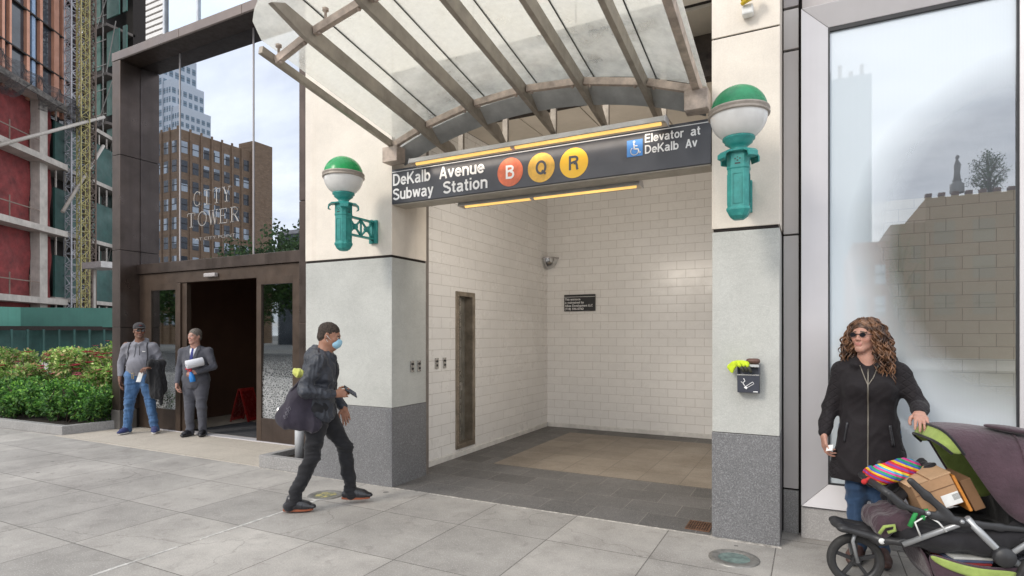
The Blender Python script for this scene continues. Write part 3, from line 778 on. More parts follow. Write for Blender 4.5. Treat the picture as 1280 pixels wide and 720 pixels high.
# strip lights
def strip_light(x0, x1, Y, z, label, up):
    t = thing('strip_light', label, 'light', ((x0 + x1) / 2, Y, z), group=None)
    b = MB()
    prof = [(Y - 0.075, z + 0.01), (Y - 0.06, z + 0.055), (Y + 0.06, z + 0.06), (Y + 0.075, z + 0.01), (Y + 0.06, z + 0.006), (Y + .05, z + 0.035), (Y - 0.045, z + 0.035), (Y - 0.062, z + 0.006)]
    b.prism(prof, x0, x1, 'YZ'); b.build('housing', M('pale metal housing', (0.55, 0.53, 0.50), 0.4, 0.3, 0.15, 4), t, 0.002)
    MB().prism([(Y - .075, z + .005), (Y - .06, z + .06), (Y + .06, z + .062), (Y + .075, z + .005)], x0 - .006, x0, 'YZ').build('end_cap', m_alu, t)
    MB().prism([(Y - .075, z + .005), (Y - .06, z + .06), (Y + .06, z + .062), (Y + .075, z + .005)], x1, x1 + .006, 'YZ').build('end_cap', m_alu, t)
    e = emis('warm tube', (1.0, 0.62, 0.18), .95)
    xm = (x0 + x1) / 2 - .12
    la = bpy.data.lights.new('tube_light', 'AREA'); la.shape = 'RECTANGLE'; la.size = x1 - x0 - .2; la.size_y = .05; la.energy = 2 if up else 36; la.color = (1, .91, .80)
    lo = bpy.data.objects.new('tube_light', la); COL.objects.link(lo); lo.parent = t; lo.location = (0, .055, -.022); lo.rotation_euler = (R(62 if up else 74), 0, 0)
    for a, c in ((x0 + .05, xm - .02), (xm + .02, x1 - .04)):
        b = MB(); b.tube([(a, Y - .012, z + .012), (c, Y - .012, z + .012)], 0.016, 12); b.build('lamp_tube', e, t)
    MB().box(xm - .018, xm + .018, Y - .04, Y + .02, z + .0, z + .034).build('tube_holder', m_alu, t)
strip_light(-3.52, -1.03, 4.69, 3.272, 'long warm strip light mounted above the front of the station sign', 1)
strip_light(-3.22, -1.35, 5.12, 2.905, 'shorter warm strip light under the rear edge of the station sign', 0)
b = MB()
for x in (-3.3, -2.3, -1.25): b.bar((x, 4.70, 3.34), (x, 4.9, 3.36), 0.03, 0.02)
tag(b.build('light_bracket', m_steel), 'small steel brackets holding the upper strip light above the sign', 'bracket')

# ------------------------------------------------------------------ globe lamps
def shaded_patina():
    m, nt, b = newmat('verdigris green paint'); co = coords(nt)
    c = mixc(nt, maprange(nt, noise_(nt, co, 12, 6), .35, .65), (0.018, 0.20, 0.185), (0.035, 0.30, 0.27))
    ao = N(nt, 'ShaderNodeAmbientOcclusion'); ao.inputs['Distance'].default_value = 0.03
    c = mixc(nt, maprange(nt, ao.outputs['AO'], 0.3, 0.8, 0.7, 0), c, (0.01, 0.06, 0.055))  # shade in the creases mixed into the paint colour
    c = mixc(nt, maprange(nt, noise_(nt, co, 45, 4), .62, .72, 0, .7), c, (0.10, 0.42, 0.36))
    L(nt, c, b.inputs['Base Color']); b.inputs['Roughness'].default_value = 0.45; return m
m_pat = shaded_patina()
m_gg = M('green glass dome', (0.02, 0.38, 0.11), 0.25, 0, 0.22, 5, spec=0.4, fine=0.15, bscale=25)
m_gw = M('milk white glass', (0.80, 0.79, 0.77), 0.12, 0, 0.10, 3, spec=0.6, c2=(0.68, 0.67, 0.64), streak=0.15)
m_rim = M('globe rim', (0.42, 0.37, 0.32), 0.5, 0.2, 0.2, 10)
def lamp(x, Y, cz, label, rg, mg):
    t = thing('globe_lamp', label, 'lamp', (x, Y, cz - 0.72), group='green and white subway globe lamps on the pillars')
    r = rg
    MB().lathe([(r * math.cos(a), cz + r * 0.98 * math.sin(a) + 0.006) for a in [R(v) for v in np.linspace(6, 90, 16)]], (x, Y, 0), 40).build('green_dome', mg, t)
    MB().lathe([(r * math.cos(a), cz + r * 0.98 * math.sin(a) - 0.012) for a in [R(v) for v in np.linspace(-72, -2, 16)]], (x, Y, 0), 40).build('white_bowl', m_gw, t)
    MB().lathe([(r * .98, cz - 0.022), (r + .012, cz - 0.022), (r + .015, cz - 0.012), (r + 0.005, cz - 0.004), (r + .004, cz + .004), (r + .014, cz + .012), (r + 0.010, cz + .024), (r * .97, cz + .028)], (x, Y, 0), 40).build('rim', m_rim, t)
    zb = cz - r * 0.93
    prof = [(0.0, zb + .02), (0.072, zb + .015), (0.105, zb + .012), (0.108, zb - .006), (0.09, zb - .018), (0.092, zb - .03), (0.065, zb - .05), (0.05, zb - .065), (0.055, zb - .085), (0.10, zb - .092), (0.102, zb - .104), (0.0, zb - .11)]
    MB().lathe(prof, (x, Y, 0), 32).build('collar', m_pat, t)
    # curled leaves under the collar
    b = MB()
    for k in range(4):
        a = PI / 4 + k * PI / 2; d = Vector((math.cos(a), math.sin(a), 0)); s = Vector((-d.y, d.x, 0))
        pts = [(0.05, -.088, .05), (0.115, -.094, .048), (0.145, -.118, .04), (0.150, -.150, .034), (0.135, -.158, .026)]
        vs = []
        for rr, dz, hw in pts:
            for o_ in (0, -.014):
                for q in (-1, 1):
                    p = Vector((x, Y, zb + dz + o_ * (1 if rr < .13 else 0.2))) + d * (rr + (o_ * .9 if rr >= .13 else 0)) + s * hw * q; vs.append(tuple(p))
        fs = []
        for i in range(len(pts) - 1):
            A = i * 4; B_ = A + 4
            fs += [(A, A + 1, B_ + 1, B_), (A + 2, B_ + 2, B_ + 3, A + 3), (A, B_, B_ + 2, A + 2), (A + 1, A + 3, B_ + 3, B_ + 1)]
        fs += [(0, 2, 3, 1), (16, 17, 19, 18)]
        b.add(vs, fs)
    b.build('curled_leaf', m_pat, t)
    # post: octagonal with recessed panels
    z1 = zb - 0.10; z0 = z1 - 0.40
    b = MB(); h = 0.072; c = 0.028
    def oct_(s): return [(x + px * s, Y + py * s) for px, py in ((-h + c, -h), (h - c, -h), (h, -h + c), (h, h - c), (h - c, h), (-h + c, h), (-h, h - c), (-h, -h + c))]
    def sect(b, lst):
        vs = []; 
        for s, z in lst: vs += [(px, py, z) for px, py in oct_(s)]
        fs = []
        for i in range(len(lst) - 1):
            for k in range(8): fs.append((i * 8 + k, i * 8 + (k + 1) % 8, (i + 1) * 8 + (k + 1) % 8, (i + 1) * 8 + k))
        fs.append(tuple(range(7, -1, -1))); fs.append(tuple((len(lst) - 1) * 8 + k for k in range(8)))
        b.add(vs, fs)
    sect(b, [(.45, z0 - .062), (.80, z0 - .040), (.98, z0 - .012), (1.06, z0), (1.06, z0 + .012), (.97, z0 + .018), (.97, z1 - .12), (1.03, z1 - .112), (1.03, z1 - .10), (1.0, z1 - .095), (1.0, z1 + .01)])
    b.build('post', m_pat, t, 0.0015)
    b = MB()
    for sgn in (0, 1, 2, 3):
        a = sgn * PI / 2; d = Vector((math.sin(a), -math.cos(a), 0)); s = Vector((-d.y, d.x, 0)); o = Vector((x, Y, 0)) + d * (h * .97 + .0)
        def bb(u0, u1, za, zb_, th, m=0):
            p = [o + s * u + Vector((0, 0, z)) + d * e for z in (za, zb_) for e in (0, th) for u in (u0, u1)]
            b.m = m; b.add([tuple(v) for v in p], [(0, 1, 3, 2), (4, 6, 7, 5), (0, 4, 5, 1), (2, 3, 7, 6), (0, 2, 6, 4), (1, 5, 7, 3)])
        for q in ((-.030, -.026, z0 + .04, z1 - .15), (.026, .030, z0 + .04, z1 - .15), (-.026, .026, z0 + .04, z0 + .044), (-.026, .026, z1 - .154, z1 - .15)): bb(*q, .0035)
        for q in ((-.02, -.011, z1 - .058, z1 - .048), (.011, .02, z1 - .058, z1 - .048), (-.006, .006, z1 - .070, z1 - .060), (-.018, .018, z1 - .090, z1 - .080), (-.004, .004, z1 - .047, z1 - .040)): bb(*q, .0022, 1)
    b.build('moulding', [m_pat, m_black], t)
    # lattice bracket to the wall plate
    zt, zl = z1 - 0.115, z1 - 0.275; yw = 4.82
    b = MB()
    b.box(x - .022, x + .022, Y + h, yw - .035, zt, zt + .018); b.box(x - .022, x + .022, Y + h, yw - .035, zl - .018, zl)
    ya, yb = Y + h, yw - .035; nq = 2; wq = (yb - ya) / nq
    for k in range(nq):
        y0, y1 = ya + k * wq, ya + (k + 1) * wq
        b.bar((x, y0, zl), (x, y1, zt), .020, .016); b.bar((x, y0, zt), (x, y1, zl), .0202, .0158)
        b.tube([(x - .018, (y0 + y1) / 2, (zl + zt) / 2), (x + .018, (y0 + y1) / 2, (zl + zt) / 2)], .030, 12)
        b.bar((x, y1, zl), (x, y1, zt), .0195, .014)
    b.build('lattice_bracket', m_pat, t, 0.0015)
    b = MB(); b.box(x - .05, x + .05, yw - .035, yw - .002, zl - .055, zt + .03)
    b.tube([(x, yw - .06, zl - .04), (x, yw - .035, zl - .04)], .014, 8); b.tube([(x, yw - .06, zt + .02), (x, yw - .035, zt + .02)], .014, 8)
    b.build('wall_plate', m_pat, t, 0.004)
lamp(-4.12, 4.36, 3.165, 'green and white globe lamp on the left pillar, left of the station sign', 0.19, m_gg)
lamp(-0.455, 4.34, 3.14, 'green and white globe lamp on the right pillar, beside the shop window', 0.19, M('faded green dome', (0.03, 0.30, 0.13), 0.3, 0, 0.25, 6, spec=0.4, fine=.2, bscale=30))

# ------------------------------------------------------------------ ashtray, glove, plates, mirror, notice, strobes
t = thing('ashtray_box', 'dark wall ashtray with white cigarette symbol on the right pillar', 'ashtray', (-0.432, 4.82, 1.15))
m_ash = M('charcoal steel', (0.06, 0.065, 0.085), 0.4, 0.2, 0.1, 8)
x0, x1 = -0.507, -0.352; yb = 4.817
b = MB(); b.prism([(yb, 1.150), (yb - .075, 1.158), (yb - .085, 1.290), (yb - .04, 1.290), (yb - .04, 1.345), (yb, 1.375)], x0, x1, 'YZ'); b.build('bin', m_ash, t, 0.004)
MB().box(x0, x1, yb - .088, yb - .02, 1.289, 1.297).build('lip', m_chrome, t, 0.001)
for q_ in (x0 - .002, x1 - .006): MB().box(q_, q_ + .008, yb - .08, yb, 1.298, 1.372).build('side_cheek', m_ash, t, .001)
MB().prism([(yb, 1.352), (yb - .082, 1.352), (yb - .08, 1.372), (yb, 1.390)], x0, x1, 'YZ').build('hood', m_chrome, t, 0.002)
b = MB(); yf = yb - .0865
def ap(u, v): return (x0 + u * (x1 - x0), 1.155 + v * 0.13)
strip(b, [ap(.42, .42), ap(.70, .66)], .004, yf); strip(b, [ap(.36, .36), ap(.44, .30)], .018, yf)
strip(b, [ap(.47, .33), ap(.76, .56), ap(.72, .66)], .003, yf)
strip(b, [ap(.34, .44), ap(.26, .60), ap(.36, .70), ap(.30, .86)], .0055, yf); strip(b, [ap(.26, .60), ap(.18, .66)], .004, yf)
strip(b, [ap(.74, .10), ap(.93, .10)], .007, yf)
b.build('cigarette_symbol', m_sw, t, fixn=False)
tag(MB().lathe([(0, -.05), (.014, -.046), (.02, -.03), (.02, .03), (.014, .046), (0, .05)], (x1 - .045, yb - .05, 1.398), 14, 'X').build('crushed_can', M('rusty brown metal', (0.14, 0.075, 0.06), .5, .3)), 'small brown rolled object lying on top of the wall ashtray', 'litter')
# glove draped over the ashtray
t = thing('work_glove', 'yellow green and black work glove draped over the wall ashtray', 'glove', (-0.5, 4.76, 1.36))
m_gl = M('fluorescent yellow fabric', (0.62, 0.78, 0.03), 0.8, var=.2, vs=25, bs=.3, bscale=150)
m_gb = M('black rubber fingers', (0.05, 0.05, 0.035), .6)
b = MB()
cuff = [(-.575, 1.365), (-.545, 1.392), (-.515, 1.402), (-.47, 1.403), (-.430, 1.395), (-.418, 1.378), (-.425, 1.36), (-.47, 1.362), (-.515, 1.352), (-.528, 1.330), (-.540, 1.300), (-.556, 1.312), (-.582, 1.345)]
b.prism(cuff, 4.722, 4.765, 'XZ'); b.build('cuff', m_gl, t, 0.010, seg=3)
for i, (xa, za, xb, zb_) in enumerate(((-.505, 1.385, -.455, 1.315), (-.475, 1.39, -.432, 1.318), (-.45, 1.39, -.405, 1.312))):
    b = MB(); n = 6; b.tube([(xa + (xb - xa) * k / n, 4.715 - .006 * math.sin(k / n * 3), za + (zb_ - za) * (k / n) ** 1.2) for k in range(4)], [.012, .013, .012, .012], 10); b.build('finger', m_gl, t)
    b = MB(); b.tube([(xa + (xb - xa) * k / n, 4.715 - .006 * math.sin(k / n * 3), za + (zb_ - za) * (k / n) ** 1.2) for k in range(3, n + 1)], [.0125, .013, .012, .007], 10); b.build('fingertip', m_gb, t)
# yellow shackle device high on the right pillar
t = thing('alarm_light', 'small white and yellow fixture high on the right pillar', 'light', (-.42, 4.82, 4.0))
MB().box(-.475, -.395, 4.735, 4.815, 4.03, 4.105).build('base', m_white, t, .012)
m_y = M('yellow plastic', (0.75, 0.52, 0.03), .4, var=.2)
MB().tube([(-.475, 4.72, 4.10), (-.43, 4.70, 4.12), (-.40, 4.70, 4.13)], [.014, .024, .026], 10).tube([(-.475, 4.72, 4.13), (-.43, 4.70, 4.145)], .014, 8).build('yellow_clamp', m_y, t)
MB().lathe([(0, -.03), (.03, -.02), (.034, .01), (.02, .02), (0, .0)], (-.375, 4.72, 4.155), 16, 'Y').build('yellow_knob', m_y, t)
MB().tube([(-.45, 4.73, 4.14), (-.44, 4.72, 4.17)], .012, 8).build('stem', m_chrome, t)
# notice
t = thing('wall_notice', 'black notice with white text on the back tiled wall of the porch', 'notice', (-3.49, 9.3, 2.0))
MB().box(-3.77, -3.215, 9.268, 9.292, 1.995, 2.275).build('plate', m_black, t, .002)
b = MB(); yy = 9.265
MB().box(-3.765, -3.22, 9.266, 9.2675, 2.232, 2.238).build('white_rule', m_sw, t)
for i, (s, wd) in enumerate((('This entrance', .28), ('is maintained by', .345), ('Albee Development LLC', .50), ('(718) 596-0763', .335))):
    text_mb(b, s, -3.755, 2.178 - i * .054, .038, wd, yy, .02)
b.build('lettering', m_sw, t, fixn=False)
# quarter dome mirror in the corner
t = thing('dome_mirror', 'silver quarter dome mirror in the back corner of the porch', 'mirror', (-4.0, 9.2, 2.7))
b = MB(); r = .19; n = 18; vs = []; c0 = (-4.085, 9.285, 2.905)
for i in range(9):
    ph = i / 8 * PI / 2
    for k in range(n + 1):
        th = -PI / 2 + k / n * PI / 2
        vs.append((c0[0] + r * math.cos(ph) * math.cos(th), c0[1] + r * math.cos(ph) * math.sin(th), c0[2] - r * .95 * math.sin(ph)))
fs = [(i * (n + 1) + k, i * (n + 1) + k + 1, (i + 1) * (n + 1) + k + 1, (i + 1) * (n + 1) + k) for i in range(8) for k in range(n)]
b.smooth = True; b.add(vs, fs); mm, nt_, bb_ = newmat('mirror dome'); bb_.inputs['Metallic'].default_value = 1; bb_.inputs['Roughness'].default_value = .12
L(nt_, mixc(nt_, maprange(nt_, noise_(nt_, coords(nt_), 5, 3), .3, .7), (.45, .45, .46), (.75, .75, .75)), bb_.inputs['Base Color'])
b.build('mirror_dome', mm, t)
b = MB(); b.add([(c0[0] + (r + .02) * math.cos(a), c0[1] + (r + .02) * math.sin(a), c0[2] + dz) for dz in (0, .018) for a in [-PI / 2 + k / n * PI / 2 for k in range(n + 1)]] + [(c0[0], c0[1], c0[2]), (c0[0], c0[1], c0[2] + .018)],
      [(k, k + 1, n + 1 + k + 1, n + 1 + k) for k in range(n)] + [tuple(range(n, -1, -1)) + (2 * n + 2,), tuple(range(n + 1, 2 * n + 2)) + (2 * n + 3,)])
b.build('rim', m_alud, t)
# small plates
for i, (Yp, lab) in enumerate(((5.16, 'front'), (5.285, 'rear'))):
    t = thing('switch_plate', 'small metal keyhole plate on the side of the left pillar, %s one of the two' % lab, 'plate', (-3.89, Yp, 1.2), group='small metal plates beside the porch wall')
    MB().box(-3.888, -3.878, Yp - .032, Yp + .032, 1.19, 1.31).build('plate', m_chrome, t, .002)
    MB().lathe([(0, .0), (.014, .0), (.014, .006)], (-3.877, Yp, 1.275), 10, 'X').lathe([(0, .0), (.014, .0), (.014, .006)], (-3.877, Yp, 1.225), 10, 'X').build('key_switch', m_black, t)
for i, (Yp, lab) in enumerate(((5.93, 'nearer the trim'), (6.10, 'nearer the slot window'))):
    t = thing('switch_plate', 'small metal keyhole plate on the white tiled wall, %s' % lab, 'plate', (-4.1, Yp, 1.2), group='small metal plates beside the porch wall')
    MB().box(-4.098, -4.086, Yp - .035, Yp + .035, 1.18, 1.31).build('plate', m_chrome, t, .002)
    MB().lathe([(0, .0), (.014, .0), (.014, .006)], (-4.085, Yp, 1.27), 10, 'X').lathe([(0, .0), (.014, .0), (.014, .006)], (-4.085, Yp, 1.22), 10, 'X').build('key_switch', m_black, t)
# ground lights and drain
for x, y, lab, gm in ((-.495, 4.42, 'round metal ground light with greenish glass in front of the right pillar', M('greenish uplight glass', (0.17, 0.24, 0.22), .15, 0, .4, 14)),
                      (-4.30, 4.30, 'round metal ground light full of yellow leaves by the left pillar', None)):
    t = thing('ground_light', lab, 'light', (x, y, 0), group='round lights sunk in the pavement')
    MB().lathe([(.108, .004), (.112, .009), (.160, .010), (.172, .006), (.174, -.02)], (x, y, 0), 40).build('rim', M('worn steel ring', (.30, .29, .27), .45, .5, .25, 20, .1, 80), t)
    if gm is None:
        mm, nt_, bb_ = newmat('leaf litter under glass'); v = N(nt_, 'ShaderNodeTexVoronoi'); v.inputs['Scale'].default_value = 45; L(nt_, coords(nt_), v.inputs['Vector'])
        sc_ = N(nt_, 'ShaderNodeSeparateColor'); L(nt_, v.outputs['Color'], sc_.inputs[0])
        L(nt_, mixc(nt_, math_(nt_, 'GREATER_THAN', sc_.outputs[0], .55), (.16, .17, .12), (.50, .42, .14)), bb_.inputs['Base Color']); bb_.inputs['Roughness'].default_value = .3; gm = mm
    MB().lathe([(0, .0075), (.06, .007), (.108, .004)], (x, y, 0), 32).build('glass_lens', gm, t)
t = thing('drain_grate', 'rusty brown square drain grate beside the base of the right pillar', 'grate', (-.85, 5.02, 0))
b = MB(); gx0, gx1, gy0, gy1 = -.93, -.735, 4.90, 5.14
b.box(gx0, gx1, gy0, gy0 + .012, -.02, .011); b.box(gx0, gx1, gy1 - .012, gy1, -.02, .011); b.box(gx0, gx0 + .012, gy0 + .012, gy1 - .012, -.02, .011); b.box(gx1 - .012, gx1, gy0 + .012, gy1 - .012, -.02, .011)
for k in range(9): b.box(gx0 + .02 + k * .0195, gx0 + .03 + k * .0195, gy0 + .012, gy1 - .012, -.02, .010)
for k in range(4): b.box(gx0 + .012, gx1 - .012, gy0 + .045 + k * .047, gy0 + .052 + k * .047, -.02, .0085)
b.build('bars', M('rusted iron', (.19, .10, .06), .8, .2, .4, 25, .3, 90), t, .001)
MB().box(gx0 + .004, gx1 - .004, gy0 + .004, gy1 - .004, -.05, .0055).build('pit', m_dark, t)
# ------------------------------------------------------------------ office entrance (bronze portal)
off = thing('office_entrance', 'dark bronze portal with tall mirror glass and open sliding doors', 'building', (-8, 6.0, 0))
JX = -10.31; YF = 5.67; YG = 6.0; YD = 5.98
zs = [0.33, 1.72, 3.02, 4.62, 6.21]
for a, c in zip(zs[:-1], zs[1:]):
    MB().box(JX - .23, JX, YF, YG + .1, a + .004, c - .004).build('jamb_panel', m_bronze, off, .004)
MB().box(JX - .22, JX - .02, YF + .01, YG + .09, 0, 6.2).build('jamb_core', m_dark, off)
MB().box(JX - .24, JX + .003, YF - .01, 5.94, 0, .325).build('jamb_base', M('dark base stone', (.12, .11, .10), .5, vs=6), off, .004)
hx = [JX - .25, -8.75, -7.3, -5.9, -5.14]
for a, c in zip(hx[:-1], hx[1:]): MB().box(a + .004, c - .004, YF, YG + .1, 6.22, 6.36).build('header_panel', M('bronze fascia', (.20, .165, .15), .32, .75, .15, 1.5), off, .004)
for a, c in zip([0, 1.75, 3.4, 5.0][:], [1.75, 3.4, 5.0, 6.21]):
    MB().box(-6.15, -5.2, YF, YG + .1, a + .004, c - .004).build('jamb_panel', m_bronze, off, .004)
MB().box(-6.0, -5.133, YF + .02, YG, 0, 6.2).build('jamb_core', m_dark, off)
MB().box(JX + .01, -6.16, YF + .005, YG + .09, 6.205, 6.219).build('soffit_panel', M('shaded soffit bronze', (.045, .03, .022), .5, .5), off)  # shade under the header painted in as a darker bronze
# upper glass
m_mir = glassy('mirror glazing', (0.66, 0.70, 0.77), 0.70, 0.03, (0.5, 0.5, 0.5), 0.0, trans=(0.35, 0.35, 0.36), wave=0.012)
gxs = [JX + .005, -9.216, -7.456, -6.16]
for a, c in zip(gxs[:-1], gxs[1:]):
    MB().box(a + .006, c - .006, YG, YG + .012, 2.80, 6.215).build('window_pane', m_mir, off)
b = MB()
for g in gxs[1:-1]: b.box(g - .010, g + .010, YG - .010, YG + .02, 2.80, 6.215)
b.build('glazing_joint', m_alud, off)
MB().box(JX + .002, -6.152, YD - .04, YG + .06, 2.63, 2.795).build('transom', m_bronze, off, .004)
MB().box(JX + .002, -6.152, YD, YG + .06, 2.445, 2.625).build('door_header', m_bronzed, off, .004)
# floating letters on the glass
m_let = M('etched grey lettering', (.40, .38, .36), .5, .1, .05)
def arcpts(cx, cz, rx, rz, a0, a1, n=16): return [(cx + rx * math.cos(R(a0 + (a1 - a0) * k / n)), cz + rz * math.sin(R(a0 + (a1 - a0) * k / n))) for k in range(n + 1)]
def letter(b, ch, x, z, w_, h_, y):
    T, t_ = .019, .008; s = .05
    def st(p, wd): strip(b, [(x + u * w_, z + v * h_) for u, v in p], wd, y)
    def sf(u, v, l=.22): st([(u - l, v), (u + l, v)], t_)
    if ch == 'C':
        strip(b, arcpts(x + w_ * .5, z + h_ * .5, w_ * .48, h_ * .5, 50, 310), T * .7, y); st([(.86, .98), (.86, .72)], t_); st([(.86, .04), (.86, .26)], t_)
    if ch == 'I': st([(.5, 0), (.5, 1)], T); sf(.5, 0, .4); sf(.5, 1, .4)
    if ch == 'T': st([(.5, 0), (.5, 1)], T); sf(.5, 0, .22); st([(0, .985), (1, .985)], t_); st([(.02, 1), (.02, .78)], t_); st([(.98, 1), (.98, .78)], t_)
    if ch == 'Y': st([(.5, 0), (.5, .45)], T); st([(.5, .45), (.1, 1)], T); st([(.5, .45), (.9, 1)], t_); sf(.5, 0); sf(.1, 1, .18); sf(.9, 1, .16)
    if ch == 'O': strip(b, arcpts(x + w_ * .5, z + h_ * .5, w_ * .46, h_ * .49, 0, 360, 28), T * .8, y)
    if ch == 'W': st([(.08, 1), (.3, 0)], T); st([(.3, 0), (.5, .95)], t_); st([(.5, .95), (.72, 0)], T); st([(.72, 0), (.93, 1)], t_); sf(.08, 1, .12); sf(.5, .98, .1); sf(.93, 1, .12)
    if ch == 'E': st([(.18, 0), (.18, 1)], T); st([(0, .99), (.9, .99), (.92, .76)], t_); st([(0, .01), (.92, .01), (.96, .25)], t_); st([(.18, .52), (.65, .52)], t_); st([(.65, .62), (.65, .42)], t_)
    if ch == 'R': st([(.18, 0), (.18, 1)], T); st([(0, .99), (.5, .99)], t_); strip(b, arcpts(x + w_ * .5, z + h_ * .75, w_ * .34, h_ * .24, 90, -90), T * .7, y); st([(.18, .51), (.5, .51)], t_); st([(.5, .5), (.95, 0)], T); sf(.18, 0, .18)
for wd, x0, x1, z in (('CITY', -8.86, -7.92, 3.66), ('TOWER', -9.02, -7.72, 3.33)):
    n = len(wd); step = (x1 - x0) / n
    for i, ch in enumerate(wd):
        lb = MB(); letter(lb, ch, x0 + i * step + .02, z, step * (.74 if ch not in 'WO' else .85), .225, YG - .016); lb.build('letter', m_let, off, fixn=False)
lb = MB()
text_mb(lb, 'AT CITY POINT', -8.8, 3.10, .05, .95, YG - .016, -.02); lb.build('small_lettering', m_let, off, fixn=False)
# doors
def door_mat(name, frit):
    m = bpy.data.materials.new(name); m.use_nodes = True; nt = m.node_tree; nt.nodes.clear()
    out = N(nt, 'ShaderNodeOutputMaterial'); co = wcoords(nt)
    tr = N(nt, 'ShaderNodeBsdfTransparent'); tr.inputs[0].default_value = (.5, .52, .5, 1)
    gl = N(nt, 'ShaderNodeBsdfGlossy'); gl.inputs[0].default_value = (.8, .86, .9, 1); gl.inputs['Roughness'].default_value = .02
    mx = N(nt, 'ShaderNodeMixShader'); mx.inputs[0].default_value = .30; L(nt, tr.outputs[0], mx.inputs[1]); L(nt, gl.outputs[0], mx.inputs[2])
    df = N(nt, 'ShaderNodeBsdfDiffuse'); df.inputs[0].default_value = (.42, .42, .42, 1)
    v = N(nt, 'ShaderNodeTexVoronoi'); v.feature = 'DISTANCE_TO_EDGE'; v.inputs['Scale'].default_value = 30; L(nt, planar(nt, co), v.inputs['Vector'])
    s = N(nt, 'ShaderNodeSeparateXYZ'); L(nt, co, s.inputs[0])
    f = math_(nt, 'MULTIPLY', math_(nt, 'LESS_THAN', v.outputs['Distance'], .10), maprange(nt, s.outputs[2], 1.35, .7, 0.0, frit))
    f = math_(nt, 'MULTIPLY', f, maprange(nt, s.outputs[2], 1.9, .9, .3, 1))
    m3 = N(nt, 'ShaderNodeMixShader'); L(nt, f, m3.inputs[0]); L(nt, mx.outputs[0], m3.inputs[1]); L(nt, df.outputs[0], m3.inputs[2])
    L(nt, m3.outputs[0], out.inputs[0]); return m
m_dg = door_mat('patterned door glass', .9)
def door(x0, x1, gx0, gx1, label, y=YD):
    d = thing('door', label, None, ((x0 + x1) / 2, y, 0)); del_ = None
    d.parent = off; d.location = Vector(d.location) - off.location
    fb = MB(); fb.box(x0, gx0, y, y + .06, 0.01, 2.45); fb.box(gx1, x1, y, y + .06, .01, 2.45); fb.box(gx0, gx1, y, y + .06, 2.34, 2.45)
    fb.build('door_frame', m_bronzed, d, .003)
    MB().box(gx0, gx1, y + .003, y + .057, .01, .36).build('kick_panel', m_bronze, d, .003)
    MB().box(gx0, gx1, y + .025, y + .035, .36, 2.34).build('door_glass', m_dg, d)
for dd in (door(-10.30, -9.27, -9.98, -9.31, 'closed bronze door left of the opening'), door(-7.37, -6.16, -7.27, -6.62, 'slid open bronze door right of the opening')): pass
MB().box(-9.255, -9.17, YD - .01, YD + .1, 0, 2.44).build('door_post', m_bronzed, off, .004)
MB().box(-9.16, -9.045, YD + .02, YD + .1, 0, 2.44).build('door_post', m_bronzed, off, .004)
MB().box(-8.50, -8.23, YD - .07, YD - .001, 2.50, 2.56).build('door_sensor', m_alud, off, .012)
MB().box(-9.9, -6.2, YD - .03, YD + .12, .006, .018).build('threshold', m_alu, off, .003)
# lobby
m_wood = M('dark brown lobby panelling', (.10, .052, .034), .4, 0, .2, 1.2, streak=.3)
lob = thing('lobby', 'dark brown panelled lobby seen through the open office doors', 'room', (-8, 9, 0))
MB().box(-11.5, -4.4, 13, 13.1, 0, 6.3).build('back_wall', m_wood, lob)
MB().box(-10.5, -10.32, 6.1, 13, 0, 6.3).build('side_wall', m_wood, lob)
MB().box(-4.7, -4.6, 6.3, 13, 0, 6.3).build('side_wall', m_wood, lob)
MB().box(-11.5, -4.4, 6.3, 13, 6.26, 6.36).build('ceiling', m_wood, lob)
b = MB()
for x in (-9.7, -8.9, -8.1, -7.3, -6.5): b.box(x, x + .02, 12.98, 13.0, 0, 6.2)
b.build('panel_joints', m_dark, lob)
MB().box(-8.9, -7.9, 12.2, 12.8, 0, 1.05).build('reception_desk', M('desk wood', (.09, .05, .03), .35), lob, .01)
tag(MB().box(-10.25, -4.7, 6.12, 13, -.1, .006).build('lobby_floor', tile_mat('beige lobby tiles', 'X', (.50, .44, .36), (.3, .26, .2), .6, .6, .003, .3, 0, .05, 0, 0, 'Y', .1)), kind='structure')
tag(MB().box(-9.15, -6.2, 6.16, 7.25, -.1, .014).build('entrance_mat', M('dark grey entrance mat', (.06, .06, .065), .95, var=.3, vs=40, bs=.3, bscale=200)), 'dark grey mat inside the office doors', 'mat')
# red folding sign
t = thing('folding_sign', 'small red folding floor sign standing on the lobby floor behind the man in the suit', 'sign', (-9.0, 7.35, 0), R(12))
m_red = M('dark red plastic', (.30, .018, .015), .3, var=.15, vs=6)
def leaf(sgn):
    d = MB()
    def pt(u, v): return (u, sgn * (0.02 + .17 * (1 - v)), v * .60 + .012)
    def strp(u0, v0, u1, v1, th=.012):
        vs = []
        for e in (0, th): 
            for u, v in ((u0, v0), (u1, v0), (u1, v1), (u0, v1)): p = pt(u, v); vs.append((p[0], p[1] - sgn * e, p[2]))
        d.add(vs, [(0, 1, 2, 3), (7, 6, 5, 4), (0, 4, 5, 1), (1, 5, 6, 2), (2, 6, 7, 3), (3, 7, 4, 0)])
    return d, strp
for sgn in (-1, 1):
    d, s_ = leaf(sgn); s_(-.20, 0, -.155, 1); s_(.155, 0, .20, 1); s_(-.155, .92, .155, 1); s_(-.155, .03, .155, .12); d.build('frame', m_red, t, .003, world=False)
    d, s_ = leaf(sgn); s_(-.155, .12, .155, .92, .006); d.build('panel', M('very dark red panel', (.16, .012, .010), .25), t, world=False)
t.rotation_euler.z = R(106); t.location = (-9.28, 7.3, 0)
